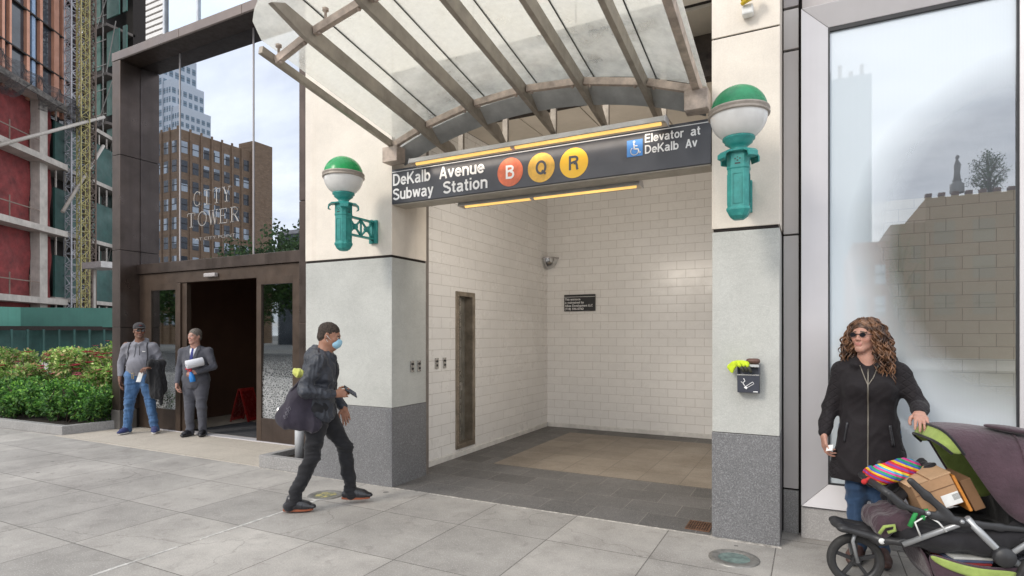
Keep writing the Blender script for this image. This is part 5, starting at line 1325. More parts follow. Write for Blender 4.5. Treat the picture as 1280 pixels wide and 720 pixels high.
# ------------------------------------------------------------------ organic modelling: signed distance shapes -> surface nets
def v3(p): return np.array([p[0], p[1], p[2]], dtype=np.float32)
class SDF:
    def __init__(s, lo, hi, h):
        s.lo = v3(lo); s.h = h; s.n = [int((hi[i] - lo[i]) / h) + 2 for i in range(3)]
        s.F = np.full(s.n, 1.0, dtype=np.float32)
        s.ax = [s.lo[i] + np.arange(s.n[i], dtype=np.float32) * h for i in range(3)]
    def sl(s, lo, hi):
        r = []
        for i in range(3):
            a = max(0, int((lo[i] - s.lo[i]) / s.h)); b = min(s.n[i], int((hi[i] - s.lo[i]) / s.h) + 2)
            if b <= a: return None
            r.append(slice(a, b))
        return tuple(r)
    def grid(s, r): return np.meshgrid(s.ax[0][r[0]], s.ax[1][r[1]], s.ax[2][r[2]], indexing='ij')
    def put(s, r, d, k, sub=False):
        F = s.F[r]
        if sub: d = -d; k_ = max(k, 1e-4); hh = np.clip(.5 - .5 * (F - d) / k_, 0, 1); s.F[r] = F * (1 - hh) + d * hh + k_ * hh * (1 - hh); return
        if k < 1e-4: s.F[r] = np.minimum(F, d); return
        hh = np.clip(.5 + .5 * (F - d) / k, 0, 1)
        s.F[r] = F * (1 - hh) + d * hh - k * hh * (1 - hh)
    def cap(s, a, b, ra, rb, k=.02, flat=None, fs=1.0, sub=False):
        a = v3(a); b = v3(b); m = max(ra, rb) / min(fs, 1) + k * 1.5 + 2 * s.h + (.03 if fs != 1 else 0)
        r = s.sl(np.minimum(a, b) - m, np.maximum(a, b) + m)
        if r is None: return s
        X, Y, Z = s.grid(r); px, py, pz = X - a[0], Y - a[1], Z - a[2]; ba = b - a; L2 = float(ba @ ba) + 1e-9
        if flat is not None:
            f = v3(flat); f = f / np.linalg.norm(f)
        t = np.clip((px * ba[0] + py * ba[1] + pz * ba[2]) / L2, 0, 1)
        qx, qy, qz = px - ba[0] * t, py - ba[1] * t, pz - ba[2] * t
        if flat is not None:
            c = qx * f[0] + qy * f[1] + qz * f[2]; e = c * (1 / fs - 1); qx, qy, qz = qx + f[0] * e, qy + f[1] * e, qz + f[2] * e
            d = (np.sqrt(qx * qx + qy * qy + qz * qz) - (ra + (rb - ra) * t)) * (fs if fs < 1 else 1.0) ** .5
        else: d = np.sqrt(qx * qx + qy * qy + qz * qz) - (ra + (rb - ra) * t)
        s.put(r, d, k, sub); return s
    def ell(s, c, rad, k=.02, rot=None, sub=False):
        c = v3(c); rad = v3(rad); m = float(rad.max()) + k * 1.5 + 2 * s.h
        r = s.sl(c - m, c + m)
        if r is None: return s
        X, Y, Z = s.grid(r); p = [X - c[0], Y - c[1], Z - c[2]]
        if rot is not None:
            Rm = np.array(rot, dtype=np.float32)  # columns = local axes
            p = [p[0] * Rm[0, i] + p[1] * Rm[1, i] + p[2] * Rm[2, i] for i in range(3)]
        k0 = np.sqrt((p[0] / rad[0]) ** 2 + (p[1] / rad[1]) ** 2 + (p[2] / rad[2]) ** 2)
        k1 = np.sqrt((p[0] / rad[0] ** 2) ** 2 + (p[1] / rad[1] ** 2) ** 2 + (p[2] / rad[2] ** 2) ** 2) + 1e-6
        s.put(r, k0 * (k0 - 1) / k1, k, sub); return s
    def chain(s, pts, rs, k=.02, **kw):
        for i in range(len(pts) - 1): s.cap(pts[i], pts[i + 1], rs[i], rs[i + 1], k, **kw)
        return s
    def cut(s, axis, val, side):  # remove side (>0: remove greater)
        X, Y, Z = np.meshgrid(*s.ax, indexing='ij', sparse=True); c = (X, Y, Z)[axis] * np.ones_like(s.F)
        s.F = np.maximum(s.F, (c - val) * side); return s
    def mesh(s):
        F = s.F; F[0] = F[-1] = 1; F[:, 0] = F[:, -1] = 1; F[:, :, 0] = F[:, :, -1] = 1
        I = F < 0; n = F.shape
        cnt = np.zeros((n[0] - 1, n[1] - 1, n[2] - 1), dtype=np.int8)
        for i in (0, 1):
            for j in (0, 1):
                for k in (0, 1): cnt += I[i:n[0] - 1 + i, j:n[1] - 1 + j, k:n[2] - 1 + k]
        act = (cnt > 0) & (cnt < 8); ii, jj, kk = np.nonzero(act); m = len(ii)
        idx = np.full(act.shape, -1, dtype=np.int32); idx[act] = np.arange(m)
        P = np.zeros((m, 3)); C = np.zeros(m)
        cor = [(i, j, k) for i in (0, 1) for j in (0, 1) for k in (0, 1)]
        for a in cor:
            for d in range(3):
                if a[d]: continue
                b = list(a); b[d] = 1
                fa = F[ii + a[0], jj + a[1], kk + a[2]]; fb = F[ii + b[0], jj + b[1], kk + b[2]]
                x = (fa < 0) != (fb < 0); t = np.where(x, fa / (fa - fb + 1e-12 * (fa == fb)), 0)
                base = np.array(a, dtype=float)[None, :].repeat(m, 0); base[:, d] += t
                P += base * x[:, None]; C += x
        P /= C[:, None]; P += np.stack([ii, jj, kk], 1); V = s.lo[None, :] + P * s.h
        Fs = []
        for d in range(3):
            sa = [slice(None)] * 3; sb = [slice(None)] * 3; sa[d] = slice(0, n[d] - 1); sb[d] = slice(1, n[d])
            A = I[tuple(sa)]; B = I[tuple(sb)]; e1, e2 = (d + 1) % 3, (d + 2) % 3
            x = A != B; w = list(np.nonzero(x)); ok = (w[e1] > 0) & (w[e2] > 0) & (w[e1] < n[e1] - 1) & (w[e2] < n[e2] - 1); w = [q[ok] for q in w]
            def ci(o1, o2):
                q = [c.copy() for c in w]; q[e1] -= o1; q[e2] -= o2; return idx[q[0], q[1], q[2]]
            q = np.stack([ci(1, 1), ci(0, 1), ci(0, 0), ci(1, 0)], 1)
            fl = ~A[w[0], w[1], w[2]]; q[fl] = q[fl][:, ::-1]; Fs.append(q)
        return V, np.concatenate(Fs, 0)
def normals(V, F):
    a = V[F[:, 0]]; n = np.cross(V[F[:, 1]] - a, V[F[:, 2]] - a) + np.cross(V[F[:, 2]] - a, V[F[:, 3]] - a)
    N_ = np.zeros_like(V)
    for i in range(4): np.add.at(N_, F[:, i], n)
    return N_ / (np.linalg.norm(N_, axis=1)[:, None] + 1e-9)
def relax(V, F, it=1, lam=.5):
    for _ in range(it):
        S = np.zeros_like(V); c = np.zeros(len(V))
        for i in range(4):
            np.add.at(S, F[:, i], V[F[:, (i + 1) % 4]]); np.add.at(c, F[:, i], 1)
            np.add.at(S, F[:, i], V[F[:, (i - 1) % 4]]); np.add.at(c, F[:, i], 1)
        V = V * (1 - lam) + S / c[:, None] * lam
    return V
def folds(P, f, seed, ax=(1, 1, 1)):
    """ridged cloth folds 0..1-ish, vectorised"""
    g = np.random.default_rng(seed); o = np.zeros(len(P)); amp = 1; tot = 0
    Q = P * np.array(ax)
    for i in range(4):
        w1 = g.normal(size=3); w1 /= np.linalg.norm(w1); w2 = g.normal(size=3); w2 /= np.linalg.norm(w2)
        ph = g.uniform(0, 6, 2); warp = np.sin(Q @ w2 * f * .7 + ph[0]) * 1.3 + np.sin(P @ g.normal(size=3) * f * .35 + ph[1])
        o += amp * (1 - 2 * np.abs(np.sin((Q @ w1 * f + warp)))); tot += amp; f *= 1.6; amp *= .62
    return o / tot
def organic(name, sdf, parent, mats, col=None, wr=0, wf=14, wax=(1, 1, .6), seed=1, rel=1, wmask=None, colf=None):
    V, F = sdf.mesh(); V = relax(V, F, rel)
    if wr:
        N_ = normals(V, F); d = folds(V, wf, seed, wax) * wr
        if wmask is not None: d = d * wmask(V)
        V = V + N_ * d[:, None]
    if colf is not None: col = colf(V)
    elif col is not None: col = np.tile(np.array(col, dtype=np.float32), (len(V), 1))
    return np_mesh(name, V, F, parent, mats, col, smooth=True)

def basis(d, up):
    d = Vector(d).normalized(); up = Vector(up); s = d.cross(up).normalized(); u = s.cross(d); return s, d, u

def hand(S, wrist, d, palm, thumb, curl=(.5, .55, .6, .65), thumb_curl=.4, sc=1.0, spread=.08, k=.005):
    """wrist point, d = direction to the fingers, palm = direction the palm faces, thumb = +-1 side along (d x palm)"""
    W = Vector(wrist); d = Vector(d).normalized(); p = Vector(palm); p = (p - d * p.dot(d)).normalized(); s = d.cross(p) * thumb
    s.normalize()
    mcp = []
    for i, (u, l) in enumerate(((.030, .088), (.010, .092), (-.010, .088), (-.029, .080))):
        q = W + (s * u + d * l) * sc; mcp.append(q)
        S.cap(W + (s * u * .62 + d * .012) * sc, q, .0145 * sc, .0115 * sc, .012)
    S.cap(W - d * .02, W + d * .02 * sc, .024 * sc, .025 * sc, .015, flat=p, fs=.78)
    L_ = ((.043, .026, .021), (.047, .030, .022), (.043, .028, .021), (.034, .021, .019))
    for i in range(4):
        q = mcp[i]; dd = (d + s * spread * (1.5 - i)).normalized(); pp = p
        ang = 0; r0 = (.0092, .0095, .009, .008)[i] * sc
        for j in range(3):
            ang += curl[i] * (.75, 1.15, .8)[j]
            v = dd * math.cos(ang) + pp * math.sin(ang); e = q + v * L_[i][j] * sc
            S.cap(q, e, r0 * (1 - .07 * j), r0 * (1 - .07 * (j + 1)), k if j else .009); q = e
    b0 = W + (s * .020 + d * .022 + p * .004) * sc
    t1 = b0 + (s * .72 + d * .62 + p * (.18 + thumb_curl * .35)).normalized() * .040 * sc
    t2 = t1 + (s * (.45 - thumb_curl * .45) + d * .85 + p * (.15 + thumb_curl * .55)).normalized() * .032 * sc
    t3 = t2 + (s * (.25 - thumb_curl * .7) + d * .85 + p * (.15 + thumb_curl * .75)).normalized() * .026 * sc
    S.cap(b0, t1, .017 * sc, .0125 * sc, .012); S.cap(t1, t2, .0115 * sc, .0105 * sc, .006); S.cap(t2, t3, .0105 * sc, .0085 * sc, .004)
    return W + d * .085 * sc + p * .02 * sc

def head(S, c, yaw=0, pitch=0, sc=1.0, fem=False):
    """faces -Y before yaw; returns transform function"""
    Rm = Matrix.Rotation(yaw, 3, 'Z') @ Matrix.Rotation(pitch, 3, 'X'); C = Vector(c); rot = [[Rm[i][j] for j in range(3)] for i in range(3)]
    T = lambda x, y, z: C + Rm @ (Vector((x, y, z)) * sc)
    def E(x, y, z, a, b, e, k=.02, sub=False): S.ell(T(x, y, z), (a * sc, b * sc, e * sc), k, rot, sub)
    E(0, .018, .040, .073, .094, .080, .02); E(0, -.025, -.02, .060, .066, .085, .03)
    j = .9 if fem else 1.0
    S.cap(T(-.042 * j, .0, -.062), T(-.014, -.062, -.098), .024 * sc, .020 * sc, .03); S.cap(T(.042 * j, .0, -.062), T(.014, -.062, -.098), .024 * sc, .020 * sc, .03)
    E(0, -.070, -.098, .022, .018, .018, .02)
    E(.036, -.058, -.022, .022, .022, .022, .025); E(-.036, -.058, -.022, .022, .022, .022, .025)
    S.cap(T(-.036, -.080, .022), T(.036, -.080, .022), .010 * sc, .010 * sc, .02)
    for s_ in (-1, 1): E(s_ * .031, -.103, .002, .018, .016, .011, .012, True)
    for s_ in (-1, 1): E(s_ * .031, -.078, .002, .0135, .0135, .0125, .003)
    S.cap(T(0, -.088, .010), T(0, -.103, -.026), .0072 * sc, .0105 * sc, .012); E(-.011, -.096, -.031, .008, .010, .007, .006); E(.011, -.096, -.031, .008, .010, .007, .006)
    S.cap(T(-.017, -.087, -.057), T(.017, -.087, -.057), .0065 * sc, .0065 * sc, .007); S.cap(T(-.014, -.088, -.068), T(.014, -.088, -.068), .0072 * sc, .0072 * sc, .007)
    for s_ in (-1, 1): E(s_ * .076, .012, -.004, .009, .018, .031, .008); E(s_ * .081, .002, -.002, .006, .009, .017, .005, True)
    return T, Rm

def skin_col(T, Rm, C, skin, lip, brow, sc=1.0, stubble=None):
    Ri = np.array([[Rm[i][j] for j in range(3)] for i in range(3)])
    def f(V):
        c = np.tile(np.array(skin, dtype=np.float64), (len(V), 1))
        Lc = (V - np.array(C)[None]) @ Ri / sc
        x, y, z = Lc[:, 0], Lc[:, 1], Lc[:, 2]; front = y < -.055
        red = np.exp(-(((np.abs(x) - .035) / .02) ** 2 + ((z + .025) / .02) ** 2)) * front; c += red[:, None] * np.array([.06, -.005, -.005])
        if stubble is not None:
            m = front & (z < -.045) & (z > -.115); c[m] = c[m] * .7 + np.array(stubble) * .3
        m = front & (np.abs(x) < .024) & (z > -.075) & (z < -.051) & (y < -.088); c[m] = lip
        m = (y < -.07) & (np.abs(np.abs(x) - .032) < .019) & (np.abs(z - .024 + (np.abs(x) - .032) * .15) < .0055); c[m] = brow
        m = (y < -.083) & (np.abs(np.abs(x) - .031) < .013) & (np.abs(z - .002) < .0065); c[m] = (.55, .52, .50)
        m = (y < -.083) & (((np.abs(x) - .031) ** 2 + (z - .002) ** 2) < .0062 ** 2); c[m] = (.03, .02, .015)
        return c
    return f

def skinmat(name):
    m, nt, b = newmat(name); a = N(nt, 'ShaderNodeVertexColor'); a.layer_name = 'col'; co = coords(nt)
    v = maprange(nt, noise_(nt, co, 40, 4), .3, .7, .86, 1.1); hs = N(nt, 'ShaderNodeHueSaturation'); L(nt, a.outputs[0], hs.inputs['Color']); L(nt, v, hs.inputs['Value'])
    L(nt, hs.outputs[0], b.inputs['Base Color']); b.inputs['Roughness'].default_value = .5; b.inputs['Subsurface Weight'].default_value = .12
    b.inputs['Subsurface Radius'].default_value = (.01, .004, .002); b.inputs['Subsurface Scale'].default_value = .6
    bump(nt, b, noise_(nt, co, 260, 3), .12, .001); return m
m_skin = skinmat('skin')
def cloth(name, c, rough=.85, var=.15, vs=9, weave=420, bs=.2, sheen=.15, c2=None, spec=.25, fade=0):
    m, nt, b = newmat(name); co = coords(nt)
    n1 = maprange(nt, noise_(nt, co, vs, 6, .6), .3, .7)
    col = mixc(nt, n1, c2 or tuple(x * (1 - var * 1.5) for x in c), tuple(min(1, x * (1 + var)) for x in c))
    wv = noise_(nt, co, weave, 2); col = mixc(nt, maprange(nt, wv, .35, .65, 0, .28), col, tuple(x * .5 for x in c))
    if fade: col = mixc(nt, maprange(nt, noise_(nt, mapping(nt, co, (5, 5, 1.2)), 2.2, 4), .48, .65, 0, fade), col, tuple(min(1, x * 2.2 + .05) for x in c))
    L(nt, col, b.inputs['Base Color']); b.inputs['Roughness'].default_value = rough; b.inputs['Sheen Weight'].default_value = sheen; b.inputs['Specular IOR Level'].default_value = spec
    bump(nt, b, noise_(nt, co, 30, 5, .6), bs, .01); bump(nt, b, wv, .15, .001); return m

def shoe(name, S_, ank, toe, mats, parent, sole=None, r=.04, L_=.27):
    """ankle point (ground z at ank.z - .09), toe direction"""
    A = Vector(ank); d = Vector(toe).normalized(); up = Vector((0, 0, 1)); up = (up - d * up.dot(d)).normalized(); s = d.cross(up)
    base = A - up * .085
    lo = [min(base[i], (base + d * .25)[i], A[i]) - .09 for i in range(3)]; hi = [max(base[i], (base + d * .25)[i], A[i]) + .09 for i in range(3)]
    S = SDF(lo, hi, .006)
    S.cap(base - d * .045 + up * .045, base + d * .10 + up * .042, .040, .043, .03, flat=up, fs=.95)
    S.cap(base + d * .09 + up * .038, base + d * (L_ - .10) + up * .032, .045, .036, .03, flat=up, fs=.72)
    S.cap(A - d * .01 + up * .02, base + d * .01 + up * .05, .044, .046, .03)
    S.cap(A + d * .0, base + d * .12 + up * .045, .038, .036, .03)
    # flat bottom
    X, Y, Z = np.meshgrid(*S.ax, indexing='ij'); h = (X - base.x) * up.x + (Y - base.y) * up.y + (Z - base.z) * up.z
    S.F = np.maximum(S.F, (.018 - h))
    o = organic(name, S, parent, [mats], None, rel=2)
    b = MB(); pts = []
    for k in range(28):
        a = 2 * PI * k / 28; cu, su = math.cos(a), math.sin(a)
        u = (L_ - .055 * 0) / 2 * cu + (L_ / 2 - .085); w_ = .042 * su * (1 + .16 * cu - .18 * (cu < -.2) * 0)
        pts.append((u, w_))
    vs = []
    for z in (0, .022):
        for u, w_ in pts: vs.append(tuple(base + d * (u * .98) + s * w_ + up * z))
    n = 28; b.add(vs, [tuple(range(n - 1, -1, -1)), tuple(range(n, 2 * n))] + [(k, (k + 1) % n, n + (k + 1) % n, n + k) for k in range(n)])
    b.build('sole', sole or m_black, o, .003, world=False)
    return o

def bounds(pts, m):
    a = np.array([tuple(p) for p in pts]); return a.min(0) - m, a.max(0) + m

def person(label, loc, rz, J, skin, lip, brow, mat_top, mat_leg, mat_shoe, build=1.0, fem=False, belly=0, headyaw=0, headpitch=0, hands=None,
           top='jacket', top_len=.0, leg_r=1.0, wr_top=.010, wr_leg=.010, stubble=None, sole=None, sleeve=1.0, hsc=1.0, toes=None, seed=1, topf=13, extra_body=None, legz=0.09):
    t = thing('person', label, 'person', loc, rz)
    V_ = {k: Vector(v) for k, v in J.items()}
    H = V_['head']
    # ---- body (one continuous skin mesh)
    ap = [v for k, v in V_.items() if k != 'head'] + [H + Vector((0, 0, .14)), H + Vector((.1, -.13, -.12)), H - Vector((.1, -.12, 0))]
    for sd in 'LR': ap.append(V_['wr' + sd] + Vector(hands[sd][0]).normalized() * .2)
    lo, hi = bounds(ap, .07); S = SDF(lo, hi, .0048)
    T, Rm = head(S, H, headyaw, headpitch, hsc, fem)
    nk = V_['neck']; S.cap(nk, T(0, .018, -.06), .054 if not fem else .046, .052 if not fem else .044, .03)
    S.cap(nk + Vector((0, .01, -.03)), T(0, .03, -.02), .05 if not fem else .043, .05 if not fem else .042, .03)
    ch = V_['chest']; pe = V_['pelvis']
    sx = (V_['shL'] - V_['shR']).normalized(); fw = sx.cross(Vector((0, 0, 1))).normalized()
    S.cap(ch + sx * .06, ch - sx * .06, .105 * build, .105 * build, .05, flat=fw, fs=.8); S.cap(ch, pe, .11 * build, .12 * build, .05, flat=fw, fs=.8)
    S.cap(V_['shL'] * .9 + V_['shR'] * .1, V_['shR'] * .9 + V_['shL'] * .1, .045, .045, .04); S.cap(nk, ch, .055, .09, .05)
    for sd in 'LR':
        S.cap(V_['sh' + sd], V_['el' + sd], .045 * build, .036 * build, .03); S.cap(V_['el' + sd], V_['wr' + sd], .038 * build, .025, .02)
        S.cap(V_['hip' + sd], V_['kn' + sd], .072 * build, .045, .04); S.cap(V_['kn' + sd], V_['an' + sd] + Vector((0, 0, -.01)), .043, .032, .03)
        hd = hands[sd]; hand(S, V_['wr' + sd], hd[0], hd[1], hd[2], hd[3], hd[4] if len(hd) > 4 else .4, hd[5] if len(hd) > 5 else 1.0)
    organic('body', S, t, [m_skin], rel=1, colf=skin_col(T, Rm, H, skin, lip, brow, hsc, stubble))
    # ---- legs
    if mat_leg:
        lo, hi = bounds([V_[k] for k in ('pelvis', 'hipL', 'hipR', 'knL', 'knR', 'anL', 'anR')], .17); lo[2] = max(lo[2], min(V_['anL'].z, V_['anR'].z) - .09); S = SDF(lo, hi, .0085)
        for sd in 'LR':
            hp, kn, an = V_['hip' + sd], V_['kn' + sd], V_['an' + sd]
            S.cap(hp, kn, .098 * leg_r * build, .068 * leg_r, .04); S.cap(kn, an + (an - kn).normalized() * .045, .068 * leg_r, .056 * leg_r, .03)
            S.cap(hp, kn.lerp(hp, .55), .10 * build * leg_r, .085 * leg_r, .04)
        S.cap(V_['hipL'] + Vector((0, 0, .04)), V_['hipR'] + Vector((0, 0, .04)), .105 * build, .105 * build, .05)
        S.cap(pe + sx * .05, pe - sx * .05, .125 * build, .125 * build, .04, flat=fw, fs=.85)
        S.cut(2, pe.z + .09, 1)
        an_z = {sd: V_['an' + sd].z for sd in 'LR'}
        kz = max(V_['knL'].z, V_['knR'].z)
        def wm(P): 
            w = .6 + .9 * np.exp(-((P[:, 2] - min(an_z.values()) - .04) / .09) ** 2) + .5 * np.exp(-((P[:, 2] - kz) / .10) ** 2); return w
        organic('trousers', S, t, [mat_leg], wr=wr_leg, wf=15, wax=(.8, .8, 1.5), seed=seed, rel=2, wmask=wm)
    for sd in 'LR':
        shoe('shoe', None, V_['an' + sd], (toes or {'L': (0, -1, 0), 'R': (0, -1, 0)})[sd], mat_shoe, t, sole)
    return t, V_, T, Rm, sx, fw

def garment(t, V_, sx, fw, mat, build=1.0, length=.0, wr=.010, cuff=1.0, name='jacket', belly=0, flare=0, seed=3, neck=.07, thick=0, hood=None, h=.0075, arms=True, wf=13, wax=(1, 1, .7), collar=None, wmask=None, bust=0, shr=.060, extra=None, tuck=None):
    pts = [V_[k] for k in ('neck', 'pelvis', 'shL', 'shR', 'elL', 'elR', 'wrL', 'wrR')] + [V_['pelvis'] - Vector((0, 0, .1 + length))]
    lo, hi = bounds(pts, .20); S = SDF(lo, hi, h); ch, pe, nk = V_['chest'], V_['pelvis'], V_['neck']
    S.cap(ch + sx * .075, ch - sx * .075, .118 * build, .118 * build, .06, flat=fw, fs=.85)
    S.cap(ch + sx * .05 + Vector((0, 0, -.08)), pe + sx * .05, .12 * build, .118 * build, .06, flat=fw, fs=.9); S.cap(ch - sx * .05 + Vector((0, 0, -.08)), pe - sx * .05, .12 * build, .118 * build, .06, flat=fw, fs=.9)
    S.cap(nk + Vector((0, .012, -.012)), ch, .066, .12 * build, .05)
    for sd in 'LR': S.cap(nk.lerp(V_['sh' + sd], .22) + Vector((0, .01, -.026)), V_['sh' + sd] + Vector((0, 0, -.02)) - sx * (.012 if sd == 'L' else -.012), .050, .055 * build, .05)
    if bust:
        for s_ in (-1, 1): S.ell(ch + sx * .075 * s_ + fw * .085 + Vector((0, 0, -.02)), (.07, .06, .075), .06)
    if belly: S.ell(pe.lerp(ch, .42) + fw * .075 * belly, (.155 * build, .105 + .03 * belly, .16), .07)
    if length:
        for s_ in (-1, 1): S.cap(pe + sx * .05 * s_, pe + sx * (.05 + flare) * s_ - Vector((0, 0, length)), .122 * build, .125 * build + flare, .06, flat=fw, fs=.92)
        S.cap(pe, pe - Vector((0, 0, length)), .12 * build, .13 * build + flare, .06, flat=fw, fs=.92)
    if arms:
        for sd in 'LR':
            a, e, w_ = V_['sh' + sd], V_['el' + sd], V_['wr' + sd]
            S.cap(a + Vector((0, 0, -.012)), e, shr * build, .053 * cuff, .03); S.cap(e, w_ - (w_ - e).normalized() * .012, .054 * cuff, .040 * cuff, .02)
    S.cut(2, pe.z - .06 - length if not tuck else pe.z + tuck, -1)
    # neck opening
    S.cap(nk + Vector((0, 0, .01)) + fw * .02, nk + Vector((0, 0, .14)) + fw * .035, neck - .010, neck + .012, .01, sub=True)
    if collar:
        for k in range(15):
            a0 = -PI * .78 + k / 14 * PI * 1.56 + PI; a = a0
            p = nk + (fw * -math.cos(a + PI) * -1 + sx * math.sin(a)) * (neck + .004)
        pass
    if extra: extra(S)
    return organic(name, S, t, [mat] if not isinstance(mat, list) else mat, wr=wr, wf=wf, wax=wax, seed=seed, rel=2, wmask=wmask)

def hair_cap(t, T, Rm, mat, sc=1.0, th=.010, line=.062, name='hair', low=-.05, noise_a=.003, top=.0, side=0):
    C = T(0, 0, 0); lo, hi = bounds([C], .17); S = SDF(lo, hi, .0045); rot = [[Rm[i][j] for j in range(3)] for i in range(3)]
    S.ell(T(0, .020, .043 + top), ((.0745 + th + side) * sc, (.0955 + th) * sc, (.081 + th) * sc), .01, rot)
    S.ell(T(0, .05, -.02), ((.066 + th) * sc, (.058 + th) * sc, .06 * sc), .02, rot)
    # remove face area
    S.ell(T(0, -.105, -.035), (.078 * sc, .075 * sc, .098 * sc), .01, rot, sub=True)
    S.ell(T(0, -.03, -.125), (.12 * sc, .09 * sc, .085 * sc), .01, rot, sub=True)
    for s_ in (-1, 1): S.ell(T(s_ * .085, .008, -.020), (.02 * sc, .024 * sc, .040 * sc), .006, rot, sub=True)
    return organic(name, S, t, [mat], wr=noise_a, wf=90, seed=5, rel=1)
m_hairb = M('short dark hair', (.035, .026, .020), .7, var=.4, vs=60, bs=.6, bscale=300)
m_hairg = M('greying hair', (.17, .145, .125), .7, var=.4, vs=50, bs=.6, bscale=300)

from mathutils.bvhtree import BVHTree
def caster(obj):
    me = obj.data; return BVHTree.FromPolygons([v.co for v in me.vertices], [tuple(p.vertices) for p in me.polygons])
def drape(obj, pts, r, name, mat_, t, dirv=(0, 1, 0), off_=.003, n=6, seg=10):
    bv = caster(obj); out = []; P = [Vector(p) for p in pts]
    for i in range(len(P) - 1):
        for k in range(seg + (i == len(P) - 2)):
            q = P[i].lerp(P[i + 1], k / seg); h_ = bv.ray_cast(q - Vector(dirv) * .6, Vector(dirv))
            if h_[0] is not None: out.append(h_[0] - Vector(dirv) * off_)
    if len(out) > 1: b = MB(); b.tube(out, r, n); return b.build(name, mat_, t, world=False)
def patch(obj, rows, name, mat_, t, off_=.004, nx=6, sub=3, dirv=(0, 1, 0)):
    """cloth patch lying on obj: rows of (z, x0, x1), cast along dirv"""
    bv = caster(obj); R2 = []; last0 = None
    for (a, b_) in zip(rows[:-1], rows[1:]):
        for k in range(sub): R2.append(tuple(a[i] + (b_[i] - a[i]) * k / sub for i in range(3)))
    R2.append(rows[-1]); vs = []; hy = []
    for z, x0, x1 in R2[len(R2) // 3:]:
        h_ = bv.ray_cast(Vector(((x0 + x1) / 2, 0, z)) - Vector(dirv) * .6, Vector(dirv))
        if h_[0] is not None: hy.append(h_[0].y)
    ref = sorted(hy)[len(hy) // 2]; last = ref
    R2 = R2[::-1]
    for z, x0, x1 in R2:
        if vs: last = vs[-(nx + 1)][1] + off_
        for k in range(nx + 1):
            x = x0 + (x1 - x0) * k / nx; h_ = bv.ray_cast(Vector((x, 0, z)) - Vector(dirv) * .6, Vector(dirv))
            y = h_[0].y if h_[0] is not None and abs(h_[0].y - last) < .085 else last + .004
            last = y if k < nx else last; vs.append((x, y - off_, z))
    n = nx + 1; b = MB(); b.smooth = True
    b.add(vs, [(i * n + j, i * n + j + 1, (i + 1) * n + j + 1, (i + 1) * n + j) for i in range(len(R2) - 1) for j in range(nx)])
    o = b.build(name, mat_, t, world=False, fixn=False); m_ = o.modifiers.new('t', 'SOLIDIFY'); m_.thickness = .004; m_.offset = 0; return o
# ================================================================== people
def on_surface(b, pts, r, n=6): b.tube(pts, r, n)
# ---- walking man (local: walks towards -Y)
J = dict(neck=(0, -.02, 1.43), head=(0, -.065, 1.585), chest=(0, .0, 1.27), pelvis=(0, .03, .95),
         shL=(.185, .0, 1.375), shR=(-.185, .01, 1.375), elL=(.225, -.02, 1.10), elR=(-.265, .12, 1.115), wrL=(.20, -.17, .90), wrR=(-.175, -.135, 1.065),
         hipL=(.085, .03, .92), hipR=(-.085, .03, .92), knL=(.10, -.19, .54), knR=(-.095, .07, .51), anL=(.10, -.245, .125), anR=(-.10, .245, .10))
# L = leg in front (far side from camera), R = near, rear leg
m_jk = cloth('charcoal shell jacket', (.028, .033, .046), .48, .25, 6, 500, .8, .1, spec=.5)
m_tr = cloth('black trousers', (.018, .018, .021), .8, .2)
m_ls = M('black leather', (.022, .022, .026), .3, 0, .2, 12, .1, 60, spec=.6)
m_tan = M('tan leather sole', (.32, .09, .04), .6)
W = (-4.02, 3.98, 0); head_dir = math.atan2(.62, .78)     # heading in the world
RZW = head_dir + PI / 2
wk, V_, T, Rm, sx, fw = person('man in dark jacket and light blue mask walking with a phone', W, RZW, J, (.33, .16, .10), (.28, .10, .08), (.03, .02, .015),
    m_jk, m_tr, m_ls, build=1.0, headyaw=R(-6), headpitch=R(16),
    hands={'L': ((.0, -.25, -1), (-1, 0, 0), 1, (.35, .4, .45, .5)), 'R': ((.35, -1, .05), (.55, .1, -.05), 1, (.75, .8, .8, .75), .5)},
    toes={'L': (0, -1, -.02), 'R': (-.05, -1, -.0)}, sole=m_tan, leg_r=1.06, wr_leg=.016, seed=4)
def hood_(S):
    nk = V_['neck']
    S.cap(nk + Vector((-.05, .080, .020)), nk + Vector((.05, .080, .020)), .050, .050, .03); S.cap(nk + Vector((-.03, .115, -.03)), nk + Vector((.03, .115, -.03)), .055, .055, .03); S.cap(nk + Vector((0, .06, -.10)), nk + Vector((0, .07, -.30)), .12, .12, .06)
    for s_ in (-1, 1): S.cap(nk + Vector((s_ * .072, .06, .015)), nk + Vector((s_ * .045, -.085, -.045)), .036, .022, .03)
jko = garment(wk, V_, sx, fw, m_jk, build=1.16, length=.08, wr=.022, seed=9, neck=.060, extra=hood_, cuff=1.2, wf=15, shr=.064)
# open front: black shirt strip and zip edges
drape(jko, [(-.035, 0, 1.36), (-.04, 0, 1.2), (-.034, 0, .88)], .006, 'zip', m_black, wk); drape(jko, [(.035, 0, 1.36), (.04, 0, 1.2), (.034, 0, .88)], .006, 'zip', m_black, wk)
patch(jko, [(1.30, -.032, .032), (1.15, -.036, .036), (.89, -.03, .03)], 'shirt_front', m_tr, wk, off_=.002)
hair_cap(wk, T, Rm, M('short brown hair', (.060, .042, .032), .8, var=.5, vs=70, bs=.6, bscale=300), th=.003)
